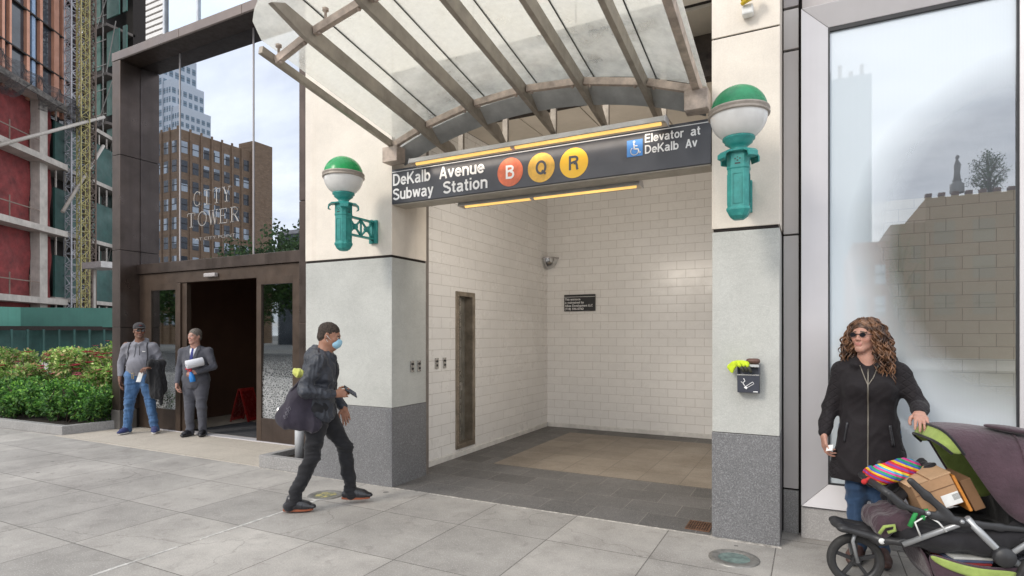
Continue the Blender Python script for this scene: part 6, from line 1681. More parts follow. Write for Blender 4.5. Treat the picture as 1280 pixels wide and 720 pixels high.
# mask
S = SDF(*[tuple(x) for x in bounds([T(0, -.08, -.05)], .09)], .0045); rot = [[Rm[i][j] for j in range(3)] for i in range(3)]
S.ell(T(0, -.072, -.050), (.056, .052, .054), .01, rot); S.ell(T(0, -.104, -.030), (.020, .020, .022), .02, rot); S.ell(T(0, .01, -.05), (.10, .055, .12), .005, rot, sub=True)
m_mask = cloth('light blue mask', (.36, .62, .78), .7, .06, 20)
organic('mask', S, wk, [m_mask], wr=.002, wf=60)
b = MB()
for s_ in (-1, 1): b.tube([T(s_ * .050, -.055, -.035), T(s_ * .068, -.02, -.02), T(s_ * .081, .012, .005)], .002, 5); b.tube([T(s_ * .048, -.05, -.075), T(s_ * .066, -.01, -.05), T(s_ * .079, .018, -.02)], .002, 5)
b.build('ear_loops', m_white, wk, world=False)
# phone, held in the right hand
def held(name, label, cat, owner, lp, rot=(0, 0, 0), group=None):
    o = thing(name, label, cat, tuple(mat_of(owner) @ Vector(lp))); o.rotation_euler = (Matrix.Rotation(owner.rotation_euler.z, 3, 'Z') @ Matrix(Matrix.LocRotScale(None, __import__('mathutils').Euler(rot), None)).to_3x3()).to_euler(); return o
hp = V_['wrR'] + Vector((.07, -.125, .012))
ph = held('phone', 'black phone in the hand of the walking man', 'phone', wk, hp, (R(40), R(-35), R(15)))
MB().box(-.036, .036, -.075, .075, -.004, .004).build('case', m_black, ph, .003, world=False); MB().box(-.033, .033, -.071, .071, .0042, .0048).build('screen', M('phone screen', (.05, .06, .09), .1), ph, world=False)
# shoulder bag behind him
bg_ = held('shoulder_bag', 'dark purple grey soft shoulder bag hanging behind the walking man', 'bag', wk, (-.19, .20, 1.0))
BL = Vector((-.19, .20, 1.0))
S = SDF((-.22, -.36, -.36), (.2, .36, .30), .009)
S.cap((0, .0, -.09), (0, -.05, .04), .155, .10, .08, flat=(1, 0, 0), fs=.5); S.cap((0, .10, -.13), (0, -.14, -.20), .085, .075, .06, flat=(1, 0, 0), fs=.75); S.cap((0, -.04, .05), (.03, -.13, .22), .085, .035, .06, flat=(1, 0, 0), fs=.6)
m_bag = cloth('dark purple nylon bag', (.036, .030, .045), .7, .2, 5, 500, .5)
organic('bag_body', S, bg_, [m_bag], wr=.024, wf=13, wax=(1, 1, .45), seed=12, rel=3)
b = MB(); b.tube([(.02, -.02, .12), (.01, -.10, .24), (.03, -.19, .36), (.05, -.235, .395), (.09, -.22, .405), (.14, -.12, .34)], .013, 8); b.tube([(-.02, .04, .10), (-.02, -.08, .24), (.0, -.19, .375), (.03, -.24, .40)], .011, 8); b.build('strap', m_bag, bg_, world=False)
b = MB()
strip_pts = [(.00, .0), (.02, .05), (.045, .02), (.02, -.01), (.05, -.02), (.06, .03)]
for q, off_ in enumerate(((0, 0), (.0, .07), (.0, .14))):
    b.tube([(-.088 + .004 * q, .055 + u * .55 - .012 * q, -.12 + off_[1] * .45 + v * .6) for u, v in strip_pts], .0022, 5)
b.build('grey_logo', M('grey thread', (.25, .24, .27), .8), bg_, world=False)
yb_ = held('yellow_bundle', 'small yellow green bundle poking out behind the shoulder of the walking man', 'bundle', wk, (-.12, .185, 1.25))
S = SDF((-.08, -.08, -.08), (.08, .08, .08), .006); S.ell((0, 0, 0), (.05, .05, .042), .01); S.ell((.01, .03, .02), (.03, .03, .03), .02); organic('bundle', S, yb_, [cloth('yellow green cloth', (.60, .62, .16), .8)], wr=.008, wf=60)

# ---- man in cap (local faces -Y)
J = dict(neck=(0, .0, 1.50), head=(0, -.02, 1.655), chest=(0, .02, 1.33), pelvis=(0, .03, .96), shL=(.20, .01, 1.425), shR=(-.20, .01, 1.425),
         elL=(.285, .03, 1.15), elR=(-.295, .05, 1.15), wrL=(.215, -.17, 1.07), wrR=(-.285, -.02, .88), hipL=(.095, .03, .92), hipR=(-.095, .03, .92),
         knL=(.155, -.01, .50), knR=(-.15, -.01, .50), anL=(.21, .02, .10), anR=(-.19, .02, .10))
m_hood = cloth('heather grey hoodie', (.235, .235, .265), .9, .08, 8, 300, .3)
m_jean = cloth('washed blue jeans', (.050, .115, .235), .85, .25, 5, 500, .3, fade=.4)
m_navy = cloth('navy sneakers', (.035, .045, .14), .7)
hy = math.atan2(-.72, .69); RZ1 = hy + PI / 2 + R(-6)
m1, V_, T, Rm, sx, fw = person('man in grey hoodie, cap and jeans with a black coat over his arm', (-9.63, 5.60, 0), RZ1, J, (.20, .10, .065), (.18, .07, .06), (.02, .015, .01),
    m_hood, m_jean, m_navy, build=1.16, headyaw=R(30), stubble=(.04, .03, .025),
    hands={'L': ((-.5, -1, -.05), (0, .1, -1), -1, (.55, .6, .6, .6)), 'R': ((.05, -.1, -1), (1, .3, 0), -1, (.3, .35, .4, .45))}, toes={'L': (.35, -1, 0), 'R': (-.3, -1, 0)}, leg_r=1.12, sole=m_white, wr_leg=.013, seed=14)
def hoodx(S):
    nk = V_['neck']; S.cap(nk + Vector((-.06, .075, .0)), nk + Vector((.06, .075, .0)), .052, .052, .03); S.cap(nk + Vector((-.085, .05, .0)), nk + Vector((-.03, -.08, -.06)), .034, .020, .03); S.cap(nk + Vector((.085, .05, .0)), nk + Vector((.03, -.08, -.06)), .034, .020, .03)
ho = garment(m1, V_, sx, fw, m_hood, build=1.15, length=-.03, wr=.016, seed=19, neck=.062, belly=1.0, extra=hoodx, name='hoodie')
m_strap = cloth('dark strap', (.05, .05, .06))
for s_ in (-1, 1): drape(ho, [(s_ * .125, 0, 1.47), (s_ * .14, 0, 1.3), (s_ * .15, 0, 1.12)], .010, 'rucksack_strap', m_strap, m1)
drape(ho, [(-.02, 0, 1.41), (-.03, 0, 1.24)], .004, 'drawstring', m_black, m1); drape(ho, [(.03, 0, 1.41), (.042, 0, 1.27)], .004, 'drawstring', m_black, m1)
patch(ho, [(1.335, .075, .12), (1.318, .08, .115)], 'white_chest_mark', m_white, m1)
b = MB(); b.lathe([(.020, -.004), (.026, 0), (.020, .004)], (-.03, -.180, .965), 14, 'Y'); b.box(-.045, -.037, -.19, -.184, .90, .95); b.box(-.025, -.014, -.19, -.184, .895, .95); b.build('keys', M('brass keys', (.45, .33, .12), .4, .6), m1, world=False)
# cap
S = SDF(*[tuple(x) for x in bounds([T(0, -.03, .06)], .19)], .005); rot = [[Rm[i][j] for j in range(3)] for i in range(3)]
S.ell(T(0, .015, .062), (.087, .104, .078), .01, rot); S.ell(T(0, .0, -.04), (.15, .16, .080), .004, rot, sub=True); S.ell(T(0, -.125, .050), (.068, .075, .008), .008, rot)
organic('cap', S, m1, [cloth('dark grey cap', (.045, .042, .045), .85)], wr=.001, wf=50)
b = MB(); b.tube([T(-.02, -.104, .085), T(.0, -.106, .09), T(.02, -.104, .085)], .006, 6); b.build('red_cap_mark', M('dull red thread', (.25, .04, .04), .8), m1, world=False)
# sunglasses on both
def glasses(t, T, y=-.102):
    b = MB()
    for s_ in (-1, 1):
        b.lathe([(0, -.004), (.020, -.003), (.023, 0), (.020, .004), (0, .005)], (0, 0, 0), 16, 'Y') if False else None
        pts = [T(s_ * .033 + .021 * math.cos(a), y + .004, .004 + .016 * math.sin(a)) for a in [2 * PI * k / 16 for k in range(16)]]
        b.add(pts + [p + (T(0, -1, 0) - T(0, 0, 0)) * .004 for p in pts], [tuple(range(16)), tuple(range(31, 15, -1))] + [(k, (k + 1) % 16, 16 + (k + 1) % 16, 16 + k) for k in range(16)])
        b.tube([T(s_ * .053, y + .004, .010), T(s_ * .078, -.04, .008), T(s_ * .084, .01, .004)], .0025, 5)
    b.tube([T(-.012, y, .009), T(.012, y, .009)], .0028, 5); b.build('sunglasses', M('dark lens', (.015, .015, .02), .1), t, world=False)
glasses(m1, T)
# coat over his left arm
ct = held('black_coat', 'black coat hanging over the forearm of the man in the cap', 'coat', m1, (.27, -.08, 1.10))
S = SDF((-.22, -.25, -.75), (.25, .25, .14), .010)
S.cap((-.04, -.06, .03), (.05, .06, .02), .075, .075, .05); S.cap((0, -.05, .0), (.02, -.06, -.45), .085, .10, .06, flat=(.3, 1, 0), fs=.55); S.cap((.05, .03, .0), (.10, .02, -.38), .07, .08, .05, flat=(.3, 1, 0), fs=.6); S.cap((.06, .0, -.3), (.07, .0, -.60), .08, .04, .05, flat=(.3, 1, 0), fs=.6); S.cap((-.07, -.05, 0), (-.10, -.06, -.26), .05, .05, .04)
organic('draped_cloth', S, ct, [cloth('black coat cloth', (.016, .016, .018), .7, .2, 6)], wr=.024, wf=13, wax=(1.4, 1.4, .3), seed=23, rel=2)
pp = held('folded_paper', 'white folded paper held by the man in the cap below his hand', 'paper', m1, (.10, -.27, .93), (R(10), R(15), 0))
b = MB(); b.add([(-.035, 0, -.09), (.03, -.006, -.075), (.045, .0, .09), (-.02, .004, .07)], [(0, 1, 2, 3)]); b.add([(-.035, .003, -.09), (.03, .010, -.075), (.045, .004, .09), (-.02, .008, .07)], [(3, 2, 1, 0)]); b.build('sheet', m_white, pp, world=False)

# ---- man in suit
J = dict(neck=(0, .0, 1.42), head=(0, -.02, 1.568), chest=(0, .02, 1.26), pelvis=(0, .03, .92), shL=(.20, .01, 1.345), shR=(-.20, .01, 1.345),
         elL=(.285, -.01, 1.09), elR=(-.265, .05, 1.07), wrL=(.115, -.19, 1.015), wrR=(-.235, -.09, .84), hipL=(.085, .03, .88), hipR=(-.085, .03, .88),
         knL=(.10, -.01, .47), knR=(-.09, .0, .47), anL=(.105, .03, .09), anR=(-.09, .02, .09))
m_suit = cloth('grey suit wool', (.088, .090, .108), .85, .1, 8, 350, .2)
RZ2 = math.atan2(-.74, .67) + PI / 2 - R(12)
m2, V_, T, Rm, sx, fw = person('man in grey suit and blue tie holding a paper roll at the office door', (-8.62, 5.86, 0), RZ2, J, (.46, .25, .19), (.42, .18, .15), (.12, .09, .07),
    m_suit, m_suit, m_ls, build=1.05, headyaw=R(-22),
    hands={'L': ((-.9, -.35, -.1), (-.2, .6, -.6), -1, (.6, .65, .7, .7)), 'R': ((.15, -.35, -1), (1, .2, 0), -1, (.55, .6, .65, .7))}, toes={'L': (.25, -1, 0), 'R': (-.2, -1, 0)}, leg_r=1.08, wr_leg=.010, seed=24)
su = garment(m2, V_, sx, fw, m_suit, build=1.06, length=.10, wr=.010, seed=29, neck=.066, belly=.35, name='suit_jacket', cuff=1.05)
hair_cap(m2, T, Rm, m_hairg, th=.006)
m_shirt = cloth('white shirt', (.75, .76, .80), .8, .03)
def chest_panel(name, poly, y0, y1, mat_, t, bulge=0):
    """thin panel following the chest: poly in XZ"""
    b = MB(); b.prism(poly, y0, y1, 'XZ'); return b.build(name, mat_, t, .004, world=False)
patch(su, [(1.415, -.050, .050), (1.36, -.048, .048), (1.26, -.028, .028), (1.16, -.003, .003)], 'shirt_front', m_shirt, m2, off_=.003)
b = MB(); b.tube([(0, .0, 1.40), (0, -.006, 1.455)], [.064, .060], 18, False); b.build('shirt_collar', m_shirt, m2, world=False)
patch(su, [(1.40, -.018, .018), (1.375, -.011, .011), (1.30, -.020, .020), (1.20, -.024, .024), (1.165, -.002, .002)], 'tie', cloth('blue tie', (.025, .035, .20), .5), m2, off_=.009)
for s_ in (-1, 1): patch(su, [(1.425, s_ * .052, s_ * .085), (1.36, s_ * .048, s_ * .105), (1.345, s_ * .046, s_ * .085), (1.26, s_ * .026, s_ * .075), (1.15, s_ * .0, s_ * .022)], 'lapel', m_suit, m2, off_=.008)
drape(su, [(.0, 0, 1.15), (.012, 0, 1.0), (.02, 0, .86)], .003, 'jacket_edge', m_dark, m2)
rl = held('paper_roll', 'white paper towel roll tucked under the arm of the man in the suit', 'roll', m2, (.10, -.225, 1.16))
b = MB(); b.lathe([(.02, -.12), (.062, -.12), (.065, -.115), (.065, .115), (.062, .12), (.02, .12), (.02, -.12)], (0, 0, 0), 28, 'X'); o = b.build('roll', m_shirt, rl, world=False); b = MB(); b.lathe([(.0, -.1195), (.021, -.1195)], (0, 0, 0), 16, 'X'); b.build('core', m_dark, rl, world=False); rl.rotation_euler.rotate_axis('Z', R(38)); rl.rotation_euler.rotate_axis('Y', R(-12))
sbt = held('spray_bottle', 'blue and red spray bottle in the hand of the man in the suit', 'bottle', m2, (.06, -.24, .97))
MB().lathe([(0, -.10), (.038, -.10), (.042, -.09), (.042, -.02), (.030, .02), (.016, .05), (.016, .07)], (0, 0, 0), 20).build('bottle', M('translucent blue plastic', (.03, .22, .60), .2), sbt, world=False)
MB().tube([(0, 0, .06), (0, 0, .10)], .020, 10).tube([(.02, .0, .11), (-.06, 0, .115)], .016, 8).tube([(-.03, 0, .10), (-.045, 0, .06)], .006, 6).build('red_trigger', M('red plastic', (.60, .03, .05), .35), sbt, world=False)
sbt.rotation_euler.rotate_axis('Y', R(-12))

# ---- woman
J = dict(neck=(-.005, .0, 1.43), head=(-.022, -.015, 1.59), chest=(0, .02, 1.25), pelvis=(0, .03, .93), shL=(.175, .02, 1.355), shR=(-.175, .02, 1.355),
         elL=(.295, .0, 1.12), elR=(-.235, .03, 1.08), wrL=(.285, -.235, 1.092), wrR=(-.275, -.06, .885), hipL=(.08, .03, .88), hipR=(-.08, .03, .88),
         knL=(.075, .0, .48), knR=(-.075, -.01, .48), anL=(.07, .03, .095), anR=(-.07, .0, .095))
m_coat = cloth('black quilted coat', (.016, .013, .015), .75, .2, 7, 500, .2, .05, spec=.25)
m_jean2 = cloth('dark blue jeans', (.030, .062, .125), .85, .25, 5, 500, .3, fade=.35)
m_boot = M('brown leather boot', (.10, .05, .04), .5, 0, .3, 15, .2, 80)
wm_, V_, T, Rm, sx, fw = person('woman with long curly hair and black coat resting a hand on the stroller', (.355, 4.80, 0), R(-6), J, (.44, .235, .175), (.42, .17, .14), (.06, .035, .02),
    m_coat, m_jean2, m_boot, build=.98, fem=True, headyaw=R(-24), headpitch=R(-2), hsc=.97,
    hands={'L': ((.10, -1, -.28), (-.0, -.2, -1), -1, (.35, .4, .45, .5)), 'R': ((.1, -.25, -1), (.9, .4, 0), -1, (.45, .5, .6, .65))}, toes={'L': (.2, -1, 0), 'R': (-.15, -1, 0)}, leg_r=.98, seed=34)
def quilt(P):
    w = np.clip((np.abs(P[:, 0]) - .16) / .05, 0, 1); return w
co_w = garment(wm_, V_, sx, fw, m_coat, build=1.06, length=.30, wr=.011, seed=39, neck=.072, bust=1, flare=.035, name='coat', cuff=1.12, shr=.062,
   extra=lambda S: (S.cap(V_['neck'] + Vector((-.09, .08, -.01)), V_['neck'] + Vector((.13, .08, -.01)), .05, .05, .03, flat=(0, .3, 1), fs=.8), S.cap(V_['neck'] + Vector((.12, .05, -.01)), V_['neck'] + Vector((.065, -.07, -.04)), .042, .024, .03), S.cap(V_['neck'] + Vector((-.10, .05, -.01)), V_['neck'] + Vector((-.065, -.07, -.04)), .038, .024, .03)))
# quilting lines bump on the coat material sleeves
nt = m_coat.node_tree; bb_ = nt.nodes['Principled BSDF']; co = coords(nt); sp_ = N(nt, 'ShaderNodeSeparateXYZ'); L(nt, co, sp_.inputs[0])
q1 = math_(nt, 'ABSOLUTE', math_(nt, 'SINE', math_(nt, 'MULTIPLY', math_(nt, 'ADD', sp_.outputs[2], math_(nt, 'MULTIPLY', sp_.outputs[0], .8)), 62)))
q2 = math_(nt, 'ABSOLUTE', math_(nt, 'SINE', math_(nt, 'MULTIPLY', math_(nt, 'SUBTRACT', sp_.outputs[2], math_(nt, 'MULTIPLY', sp_.outputs[0], .8)), 62)))
qq = math_(nt, 'MINIMUM', maprange(nt, q1, 0, .5), maprange(nt, q2, 0, .5)); msk = maprange(nt, math_(nt, 'ABSOLUTE', sp_.outputs[0]), .175, .19)
bump(nt, bb_, math_(nt, 'MULTIPLY', qq, msk), .5, .007)
m_zip = M('brass zip', (.20, .18, .15), .4, .6)
drape(co_w, [(0, 0, 1.36), (.0, 0, .60)], .0055, 'zip', m_zip, wm_, seg=26)
drape(co_w, [(-.05, 0, 1.385), (-.02, 0, 1.30), (0, 0, 1.25)], .004, 'collar_zip', m_zip, wm_); drape(co_w, [(.06, 0, 1.385), (.03, 0, 1.30), (0, 0, 1.25)], .004, 'collar_zip', m_zip, wm_)
for s_ in (-1, 1): drape(co_w, [(s_ * .125, 0, .98), (s_ * .145, 0, .84)], .010, 'pocket_welt', m_ls, wm_)
glasses(wm_, T)
# curly hair
g = np.random.default_rng(5); b = MB()
m_curl, nt, bb_ = newmat('curly brown hair'); co = coords(nt)
L(nt, mixc(nt, maprange(nt, noise_(nt, co, 16, 3), .38, .62), (.035, .016, .009), (.20, .095, .045)), bb_.inputs['Base Color']); bb_.inputs['Roughness'].default_value = .42
b.smooth = True
for i in range(520):
    a = g.uniform(-1, 1) * PI * .80; el = g.uniform(.12, 1.45)      # a measured from the back
    dx, dy, dz = math.sin(a) * math.cos(el), math.cos(a) * math.cos(el), math.sin(el)
    if dy < -.25 and el < .75: continue
    r0 = Vector((dx * .078, .018 + dy * .098, .040 + dz * .086))
    outw = Vector((dx, dy * .8, 0)); outw = outw.normalized() if outw.length > .05 else Vector((g.choice([-1, 1]) * 1.0, .4, 0)).normalized()
    if outw.y < -.15: outw = Vector((math.copysign(1, outw.x), -.12, 0)).normalized()
    Ln = g.uniform(.22, .45) * (1.0 if outw.y < .5 else .95); ph_ = g.uniform(0, 6.28); cr_ = g.uniform(.008, .017); fr = g.uniform(55, 85); sgn = g.choice([-1, 1])
    n = 26; pts = []
    sprd = g.uniform(.02, .090)
    for k in range(n):
        f = k / (n - 1); s_ = f * Ln
        p = r0 + outw * (sprd * math.sin(min(1, f * 1.5) * PI / 2) + .03 * f) + Vector((0, 0, 1)) * (.022 * math.sin(min(1, f * 2.2) * PI) - max(0, s_ - .02) * .95)
        # keep outside the skull
        q = Vector((p.x / .088, (p.y - .018) / .106, (p.z - .04) / .094)); 
        if q.length < 1: q.normalize(); p = Vector((q.x * .088, q.y * .106 + .018, q.z * .094 + .04))
        u = outw; v = Vector((-u.y, u.x, 0)); c_ = cr_ * min(1, f * 4) 
        p += (u * math.cos(ph_ + sgn * fr * s_) + v * math.sin(ph_ + sgn * fr * s_)) * c_
        pts.append(T(p.x, p.y, p.z))
    rs = [(.0034 + .0028 * math.sin(PI * k / (n - 1))) * (1 if k < n - 3 else .6) for k in range(n)]
    b.tube(pts, rs, 5, True)
b.build('hair', m_curl, wm_, world=False, fixn=False)
hair_cap(wm_, T, Rm, m_curl, th=.010, noise_a=.008, name='hair', sc=.97)
# light thing in her right hand
cg = held('folded_tissue', 'small white folded tissue in the lowered hand of the woman', 'tissue', wm_, (-.245, -.115, .79))
MB().add([(-.01, 0, -.02), (.03, -.01, -.01), (.035, 0, .03), (-.005, .008, .02)], [(0, 1, 2, 3)]).build('tissue', m_white, cg, world=False, fixn=False)
# ================================================================== stroller (faces -X)
SX, SY = .245, 4.30
st = thing('stroller', 'dark purple and lime jogging stroller loaded with boxes, grey tube frame', 'stroller', (SX, SY, 0), R(13))
m_tub = M('silver grey tube', (.36, .37, .38), .35, .5, .06, 6)
m_plum = cloth('plum canopy fabric', (.070, .040, .052), .8, .3, 4, 380, .9, .25)
m_lime = cloth('lime fabric', (.32, .41, .11), .8, .25, 7, 380, .2)
m_blk = cloth('black stroller fabric', (.020, .019, .022), .8, .2, 7, 380, .4)
m_rub = M('tyre rubber', (.035, .034, .033), .75, 0, .25, 20, .2, 90)
m_pl = M('black plastic', (.028, .028, .03), .45, 0, .1, 10)
def wheel(name, c, r, tw, sp_n, label=None):
    w_ = thing(name, label, None, c); w_.parent = st
    MB().lathe([(r - .035, -tw * .6), (r - .012, -tw), (r - .004, -tw * .75), (r, -tw * .3), (r, tw * .3), (r - .004, tw * .75), (r - .012, tw), (r - .035, tw * .6)], (0, 0, 0), 40, 'Y').build('tyre', m_rub, w_, world=False)
    MB().lathe([(r - .034, -tw * .62), (r - .050, -tw * .5), (r - .052, tw * .5), (r - .034, tw * .62)], (0, 0, 0), 36, 'Y').build('rim', m_pl, w_, world=False)
    b = MB(); b.tube([(0, -.032, 0), (0, .032, 0)], .026, 16); b.tube([(0, -.040, 0), (0, -.032, 0)], .012, 8)
    for k in range(sp_n):
        a = 2 * PI * k / sp_n + .3; b.bar((.018 * math.cos(a), 0, .018 * math.sin(a)), ((r - .046) * math.cos(a), 0, (r - .046) * math.sin(a)), .022, .020, up=(0, 1, 0))
    b.build('spokes', m_pl, w_, .002, world=False)
    return w_
wheel('front_wheel', (0, 0, .165), .165, .028, 5)
wheel('rear_wheel', (.93, -.27, .205), .205, .026, 6, 'near rear wheel'); wheel('rear_wheel', (.93, .30, .205), .205, .026, 6, 'far rear wheel')
def U(pts, r, name, mt, n=12, **k): return MB().tube([Vector(p) for p in pts], r, n).build(name, mt, st, world=False, **k)
for s_ in (-1, 1): U([(-.012, s_ * .052, .36), (-.03, s_ * .056, .30), (.0, s_ * .05, .165)], .011, 'fork', m_tub)
# moulded foot rest / fender
S = SDF((-.2, -.2, .25), (.55, .2, .55), .0075)
S.cap((-.10, 0, .385), (.06, 0, .355), .035, .05, .03, flat=(0, 0, 1), fs=.45); S.cap((-.10, -.085, .385), (-.10, .085, .385), .030, .030, .03, flat=(0, 0, 1), fs=.6)
for s_ in (-1, 1): S.cap((-.09, s_ * .085, .385), (.12, s_ * .12, .345), .026, .030, .03, flat=(0, 0, 1), fs=.8); S.cap((.12, s_ * .12, .345), (.24, s_ * .20, .36), .030, .030, .03, flat=(0, 0, 1), fs=.8)
S.cap((.05, 0, .345), (.10, -.12, .335), .03, .03, .03); S.cap((.05, 0, .345), (.10, .12, .335), .03, .03, .03)
organic('foot_rest', S, st, [m_pl], rel=2)
MB().lathe([(0, -.004), (.018, -.003), (.018, .002)], (.10, -.157, .345), 14, 'Y').build('badge', m_white, st, world=False)
WY = .25
for s_ in (-1, 1):
    U([(.20, s_ * .19, .345), (.46, s_ * WY, .505), (.52, s_ * WY, .545)], .0165, 'front_tube', m_tub)
    U([(.50, s_ * WY, .545), (.68, s_ * (WY + .0), .345), (.93, s_ * (WY - .02), .205)], .021, 'rear_leg', m_tub)
    U([(.66, s_ * (WY + .03), .335), (.86, s_ * (WY + .03), .50), (1.10, s_ * (WY + .03), .68), (1.42, s_ * (WY + .02), .98)], .015, 'push_bar', m_tub)
    MB().lathe([(0, -.030), (.050, -.026), (.056, -.012), (.056, .012), (.050, .026), (0, .030)], (.675, s_ * (WY + .02), .345), 24, 'Y').build('hinge_joint', m_pl, st, world=False)
    # side rail
    S = SDF((.02, s_ * WY - .08, .40), (1.12, s_ * WY + .08, .78), .0075)
    S.chain([(.11, s_ * WY, .655), (.17, s_ * WY, .595), (.34, s_ * WY, .545), (.47, s_ * WY, .520), (.66, s_ * WY, .505), (.86, s_ * WY, .50)], [.016, .019, .020, .026, .021, .018], .02, flat=(0, 1, 0), fs=.7)
    S.chain([(.16, s_ * WY, .61), (.11, s_ * WY * .97, .655)], [.022, .020], .02)
    S.chain([(.22, s_ * WY, .74), (.30, s_ * WY, .66), (.41, s_ * WY, .56)], [.021, .023, .023], .02, flat=(0, 1, 0), fs=.7)
    organic('side_rail', S, st, [m_pl], rel=2)
    for (x, z) in ((.30, .565), (.47, .528), (.86, .505)): MB().lathe([(0, -.028), (.010, -.027), (.012, -.02), (.012, .0)], (x, s_ * (WY + .004), z), 10, 'Y').build('rivet', m_tub, st, world=False)
U([(.11, -WY, .655), (.085, -WY * .6, .672), (.08, 0, .676), (.085, WY * .6, .672), (.11, WY, .655)], .022, 'bumper_bar', m_pl)
U([(.93, -.25, .205), (.93, .28, .205)], .012, 'rear_axle', m_tub)
U([(1.42, -.27, .98), (1.46, -.2, 1.0), (1.46, .2, 1.0), (1.42, .27, .98)], .019, 'handle', m_pl)
# seat tub
S = SDF((.10, -.28, .22), (1.35, .28, 1.0), .010)
S.chain([(.24, 0, .40), (.42, 0, .395), (.62, 0, .40), (.80, 0, .47)], [.10, .11, .12, .13], .06, flat=(0, 1, 0), fs=2.0)
S.chain([(.80, 0, .50), (1.0, 0, .66), (1.22, 0, .86)], [.10, .085, .05], .06, flat=(0, 1, 0), fs=2.3)
X, Y, Z = np.meshgrid(*S.ax, indexing='ij')
inner = np.maximum(np.abs(Y) - .205, np.maximum(.455 - Z + .0, X - .80)); S.F = np.maximum(S.F, -inner)
organic('seat_tub', S, st, [m_blk], wr=.012, wf=12, seed=44, rel=2)
# front bag on the seat nose
S = SDF((.02, -.2, .28), (.42, .2, .60), .008); S.cap((.12, -.12, .43), (.12, .12, .43), .055, .055, .03, flat=(0, 0, 1), fs=1.3); S.cap((.22, -.13, .46), (.22, .13, .46), .07, .07, .04); organic('seat_nose', S, st, [m_plum], wr=.010, wf=20, rel=2)
b = MB(); b.tube([(.075, -.19, .40), (.10, -.195, .445), (.15, -.20, .46), (.155, -.2, .43), (.12, -.19, .41)], .010, 6); b.build('lime_piping', m_lime, st, world=False)
b = MB(); b.tube([(.22, -.235, .47), (.25, -.245, .56), (.30, -.245, .575), (.28, -.245, .52)], .014, 7); b.build('green_strap', M('green webbing', (.03, .33, .08), .7), st, world=False)
b = MB(); b.tube([(.27, -.25, .42), (.24, -.252, .50), (.30, -.252, .545), (.36, -.252, .51), (.40, -.252, .46)], .0055, 6); b.build('white_cord', m_white, st, world=False)
# basket
def sheet(name, rows, mt, sol=.004, sub=2, parent=st):
    """rows: list of lists of points -> quad sheet with thickness"""
    b = MB(); b.smooth = True; n = len(rows[0]); vs = [p for r in rows for p in r]
    b.add(vs, [(i * n + j, i * n + j + 1, (i + 1) * n + j + 1, (i + 1) * n + j) for i in range(len(rows) - 1) for j in range(n - 1)])
    o = b.build(name, mt, parent, world=False)
    if sub: m_ = o.modifiers.new('s', 'SUBSURF'); m_.levels = m_.render_levels = sub
    if sol: m_ = o.modifiers.new('t', 'SOLIDIFY'); m_.thickness = sol; m_.offset = 0
    return o
BY = .262
for s_ in (-1, 1):
    y = s_ * BY
    sheet('basket_side', [[(.30, y * .9, .335), (.42, y, .300), (.58, y * 1.04, .275), (.76, y, .29), (.95, y * .9, .30)],
                          [(.33, y * .9, .24), (.43, y * 1.02, .22), (.58, y * 1.05, .20), (.76, y, .20), (.93, y * .9, .20)],
                          [(.37, y * .85, .12), (.45, y * .9, .10), (.60, y * .92, .085), (.76, y * .9, .09), (.90, y * .85, .11)]], m_plum)
    sheet('lime_stripe', [[(.305, y * .92, .325), (.42, y * 1.025, .290), (.58, y * 1.065, .262), (.76, y * 1.03, .278)],
                          [(.335, y * .93, .275), (.43, y * 1.035, .235), (.58, y * 1.075, .200), (.74, y * 1.03, .215)]], m_lime, .003)
b = MB(); strip_l = [(.45, .125), (.47, .14), (.50, .13), (.53, .125)]
b.tube([(u, -BY * 1.02, z) for u, z in strip_l], .008, 6); b.build('lime_logo', m_lime, st, world=False)
sheet('basket_floor', [[(.37, -BY * .85, .12), (.60, -BY * .92, .085), (.90, -BY * .85, .11)], [(.37, BY * .85, .12), (.60, BY * .92, .085), (.90, BY * .85, .11)]], m_plum)
sheet('basket_front', [[(.30, -BY * .9, .335), (.30, 0, .33), (.30, BY * .9, .335)], [(.37, -BY * .85, .12), (.37, 0, .12), (.37, BY * .85, .12)]], m_plum)
# canopy: ribs of (x, z) at centre, spanning +-y
def arcrow(x0, z0, x1, z1, w_, n=9, drop=.0):
    """from near rail point up over to far side: point on top line (x0,z0), rail point (x1,z1)"""
    out = []
    for k in range(n):
        a = -1 + 2 * k / (n - 1); f = abs(a) ** 2.6
        out.append((x0 + (x1 - x0) * f, a * w_ * (1 - .0 * f), z0 + (z1 - z0) * f))
    return out
# rails pivot near (.86,.50)
rows = [arcrow(.405, 1.035, .56, .80, .225), arcrow(.48, 1.05, .66, .66, .245), arcrow(.62, 1.045, .74, .56, .265), arcrow(.76, 1.025, .83, .515, .27), arcrow(.92, .99, .93, .56, .27), arcrow(1.10, .955, 1.05, .66, .26), arcrow(1.28, .92, 1.20, .78, .24)]
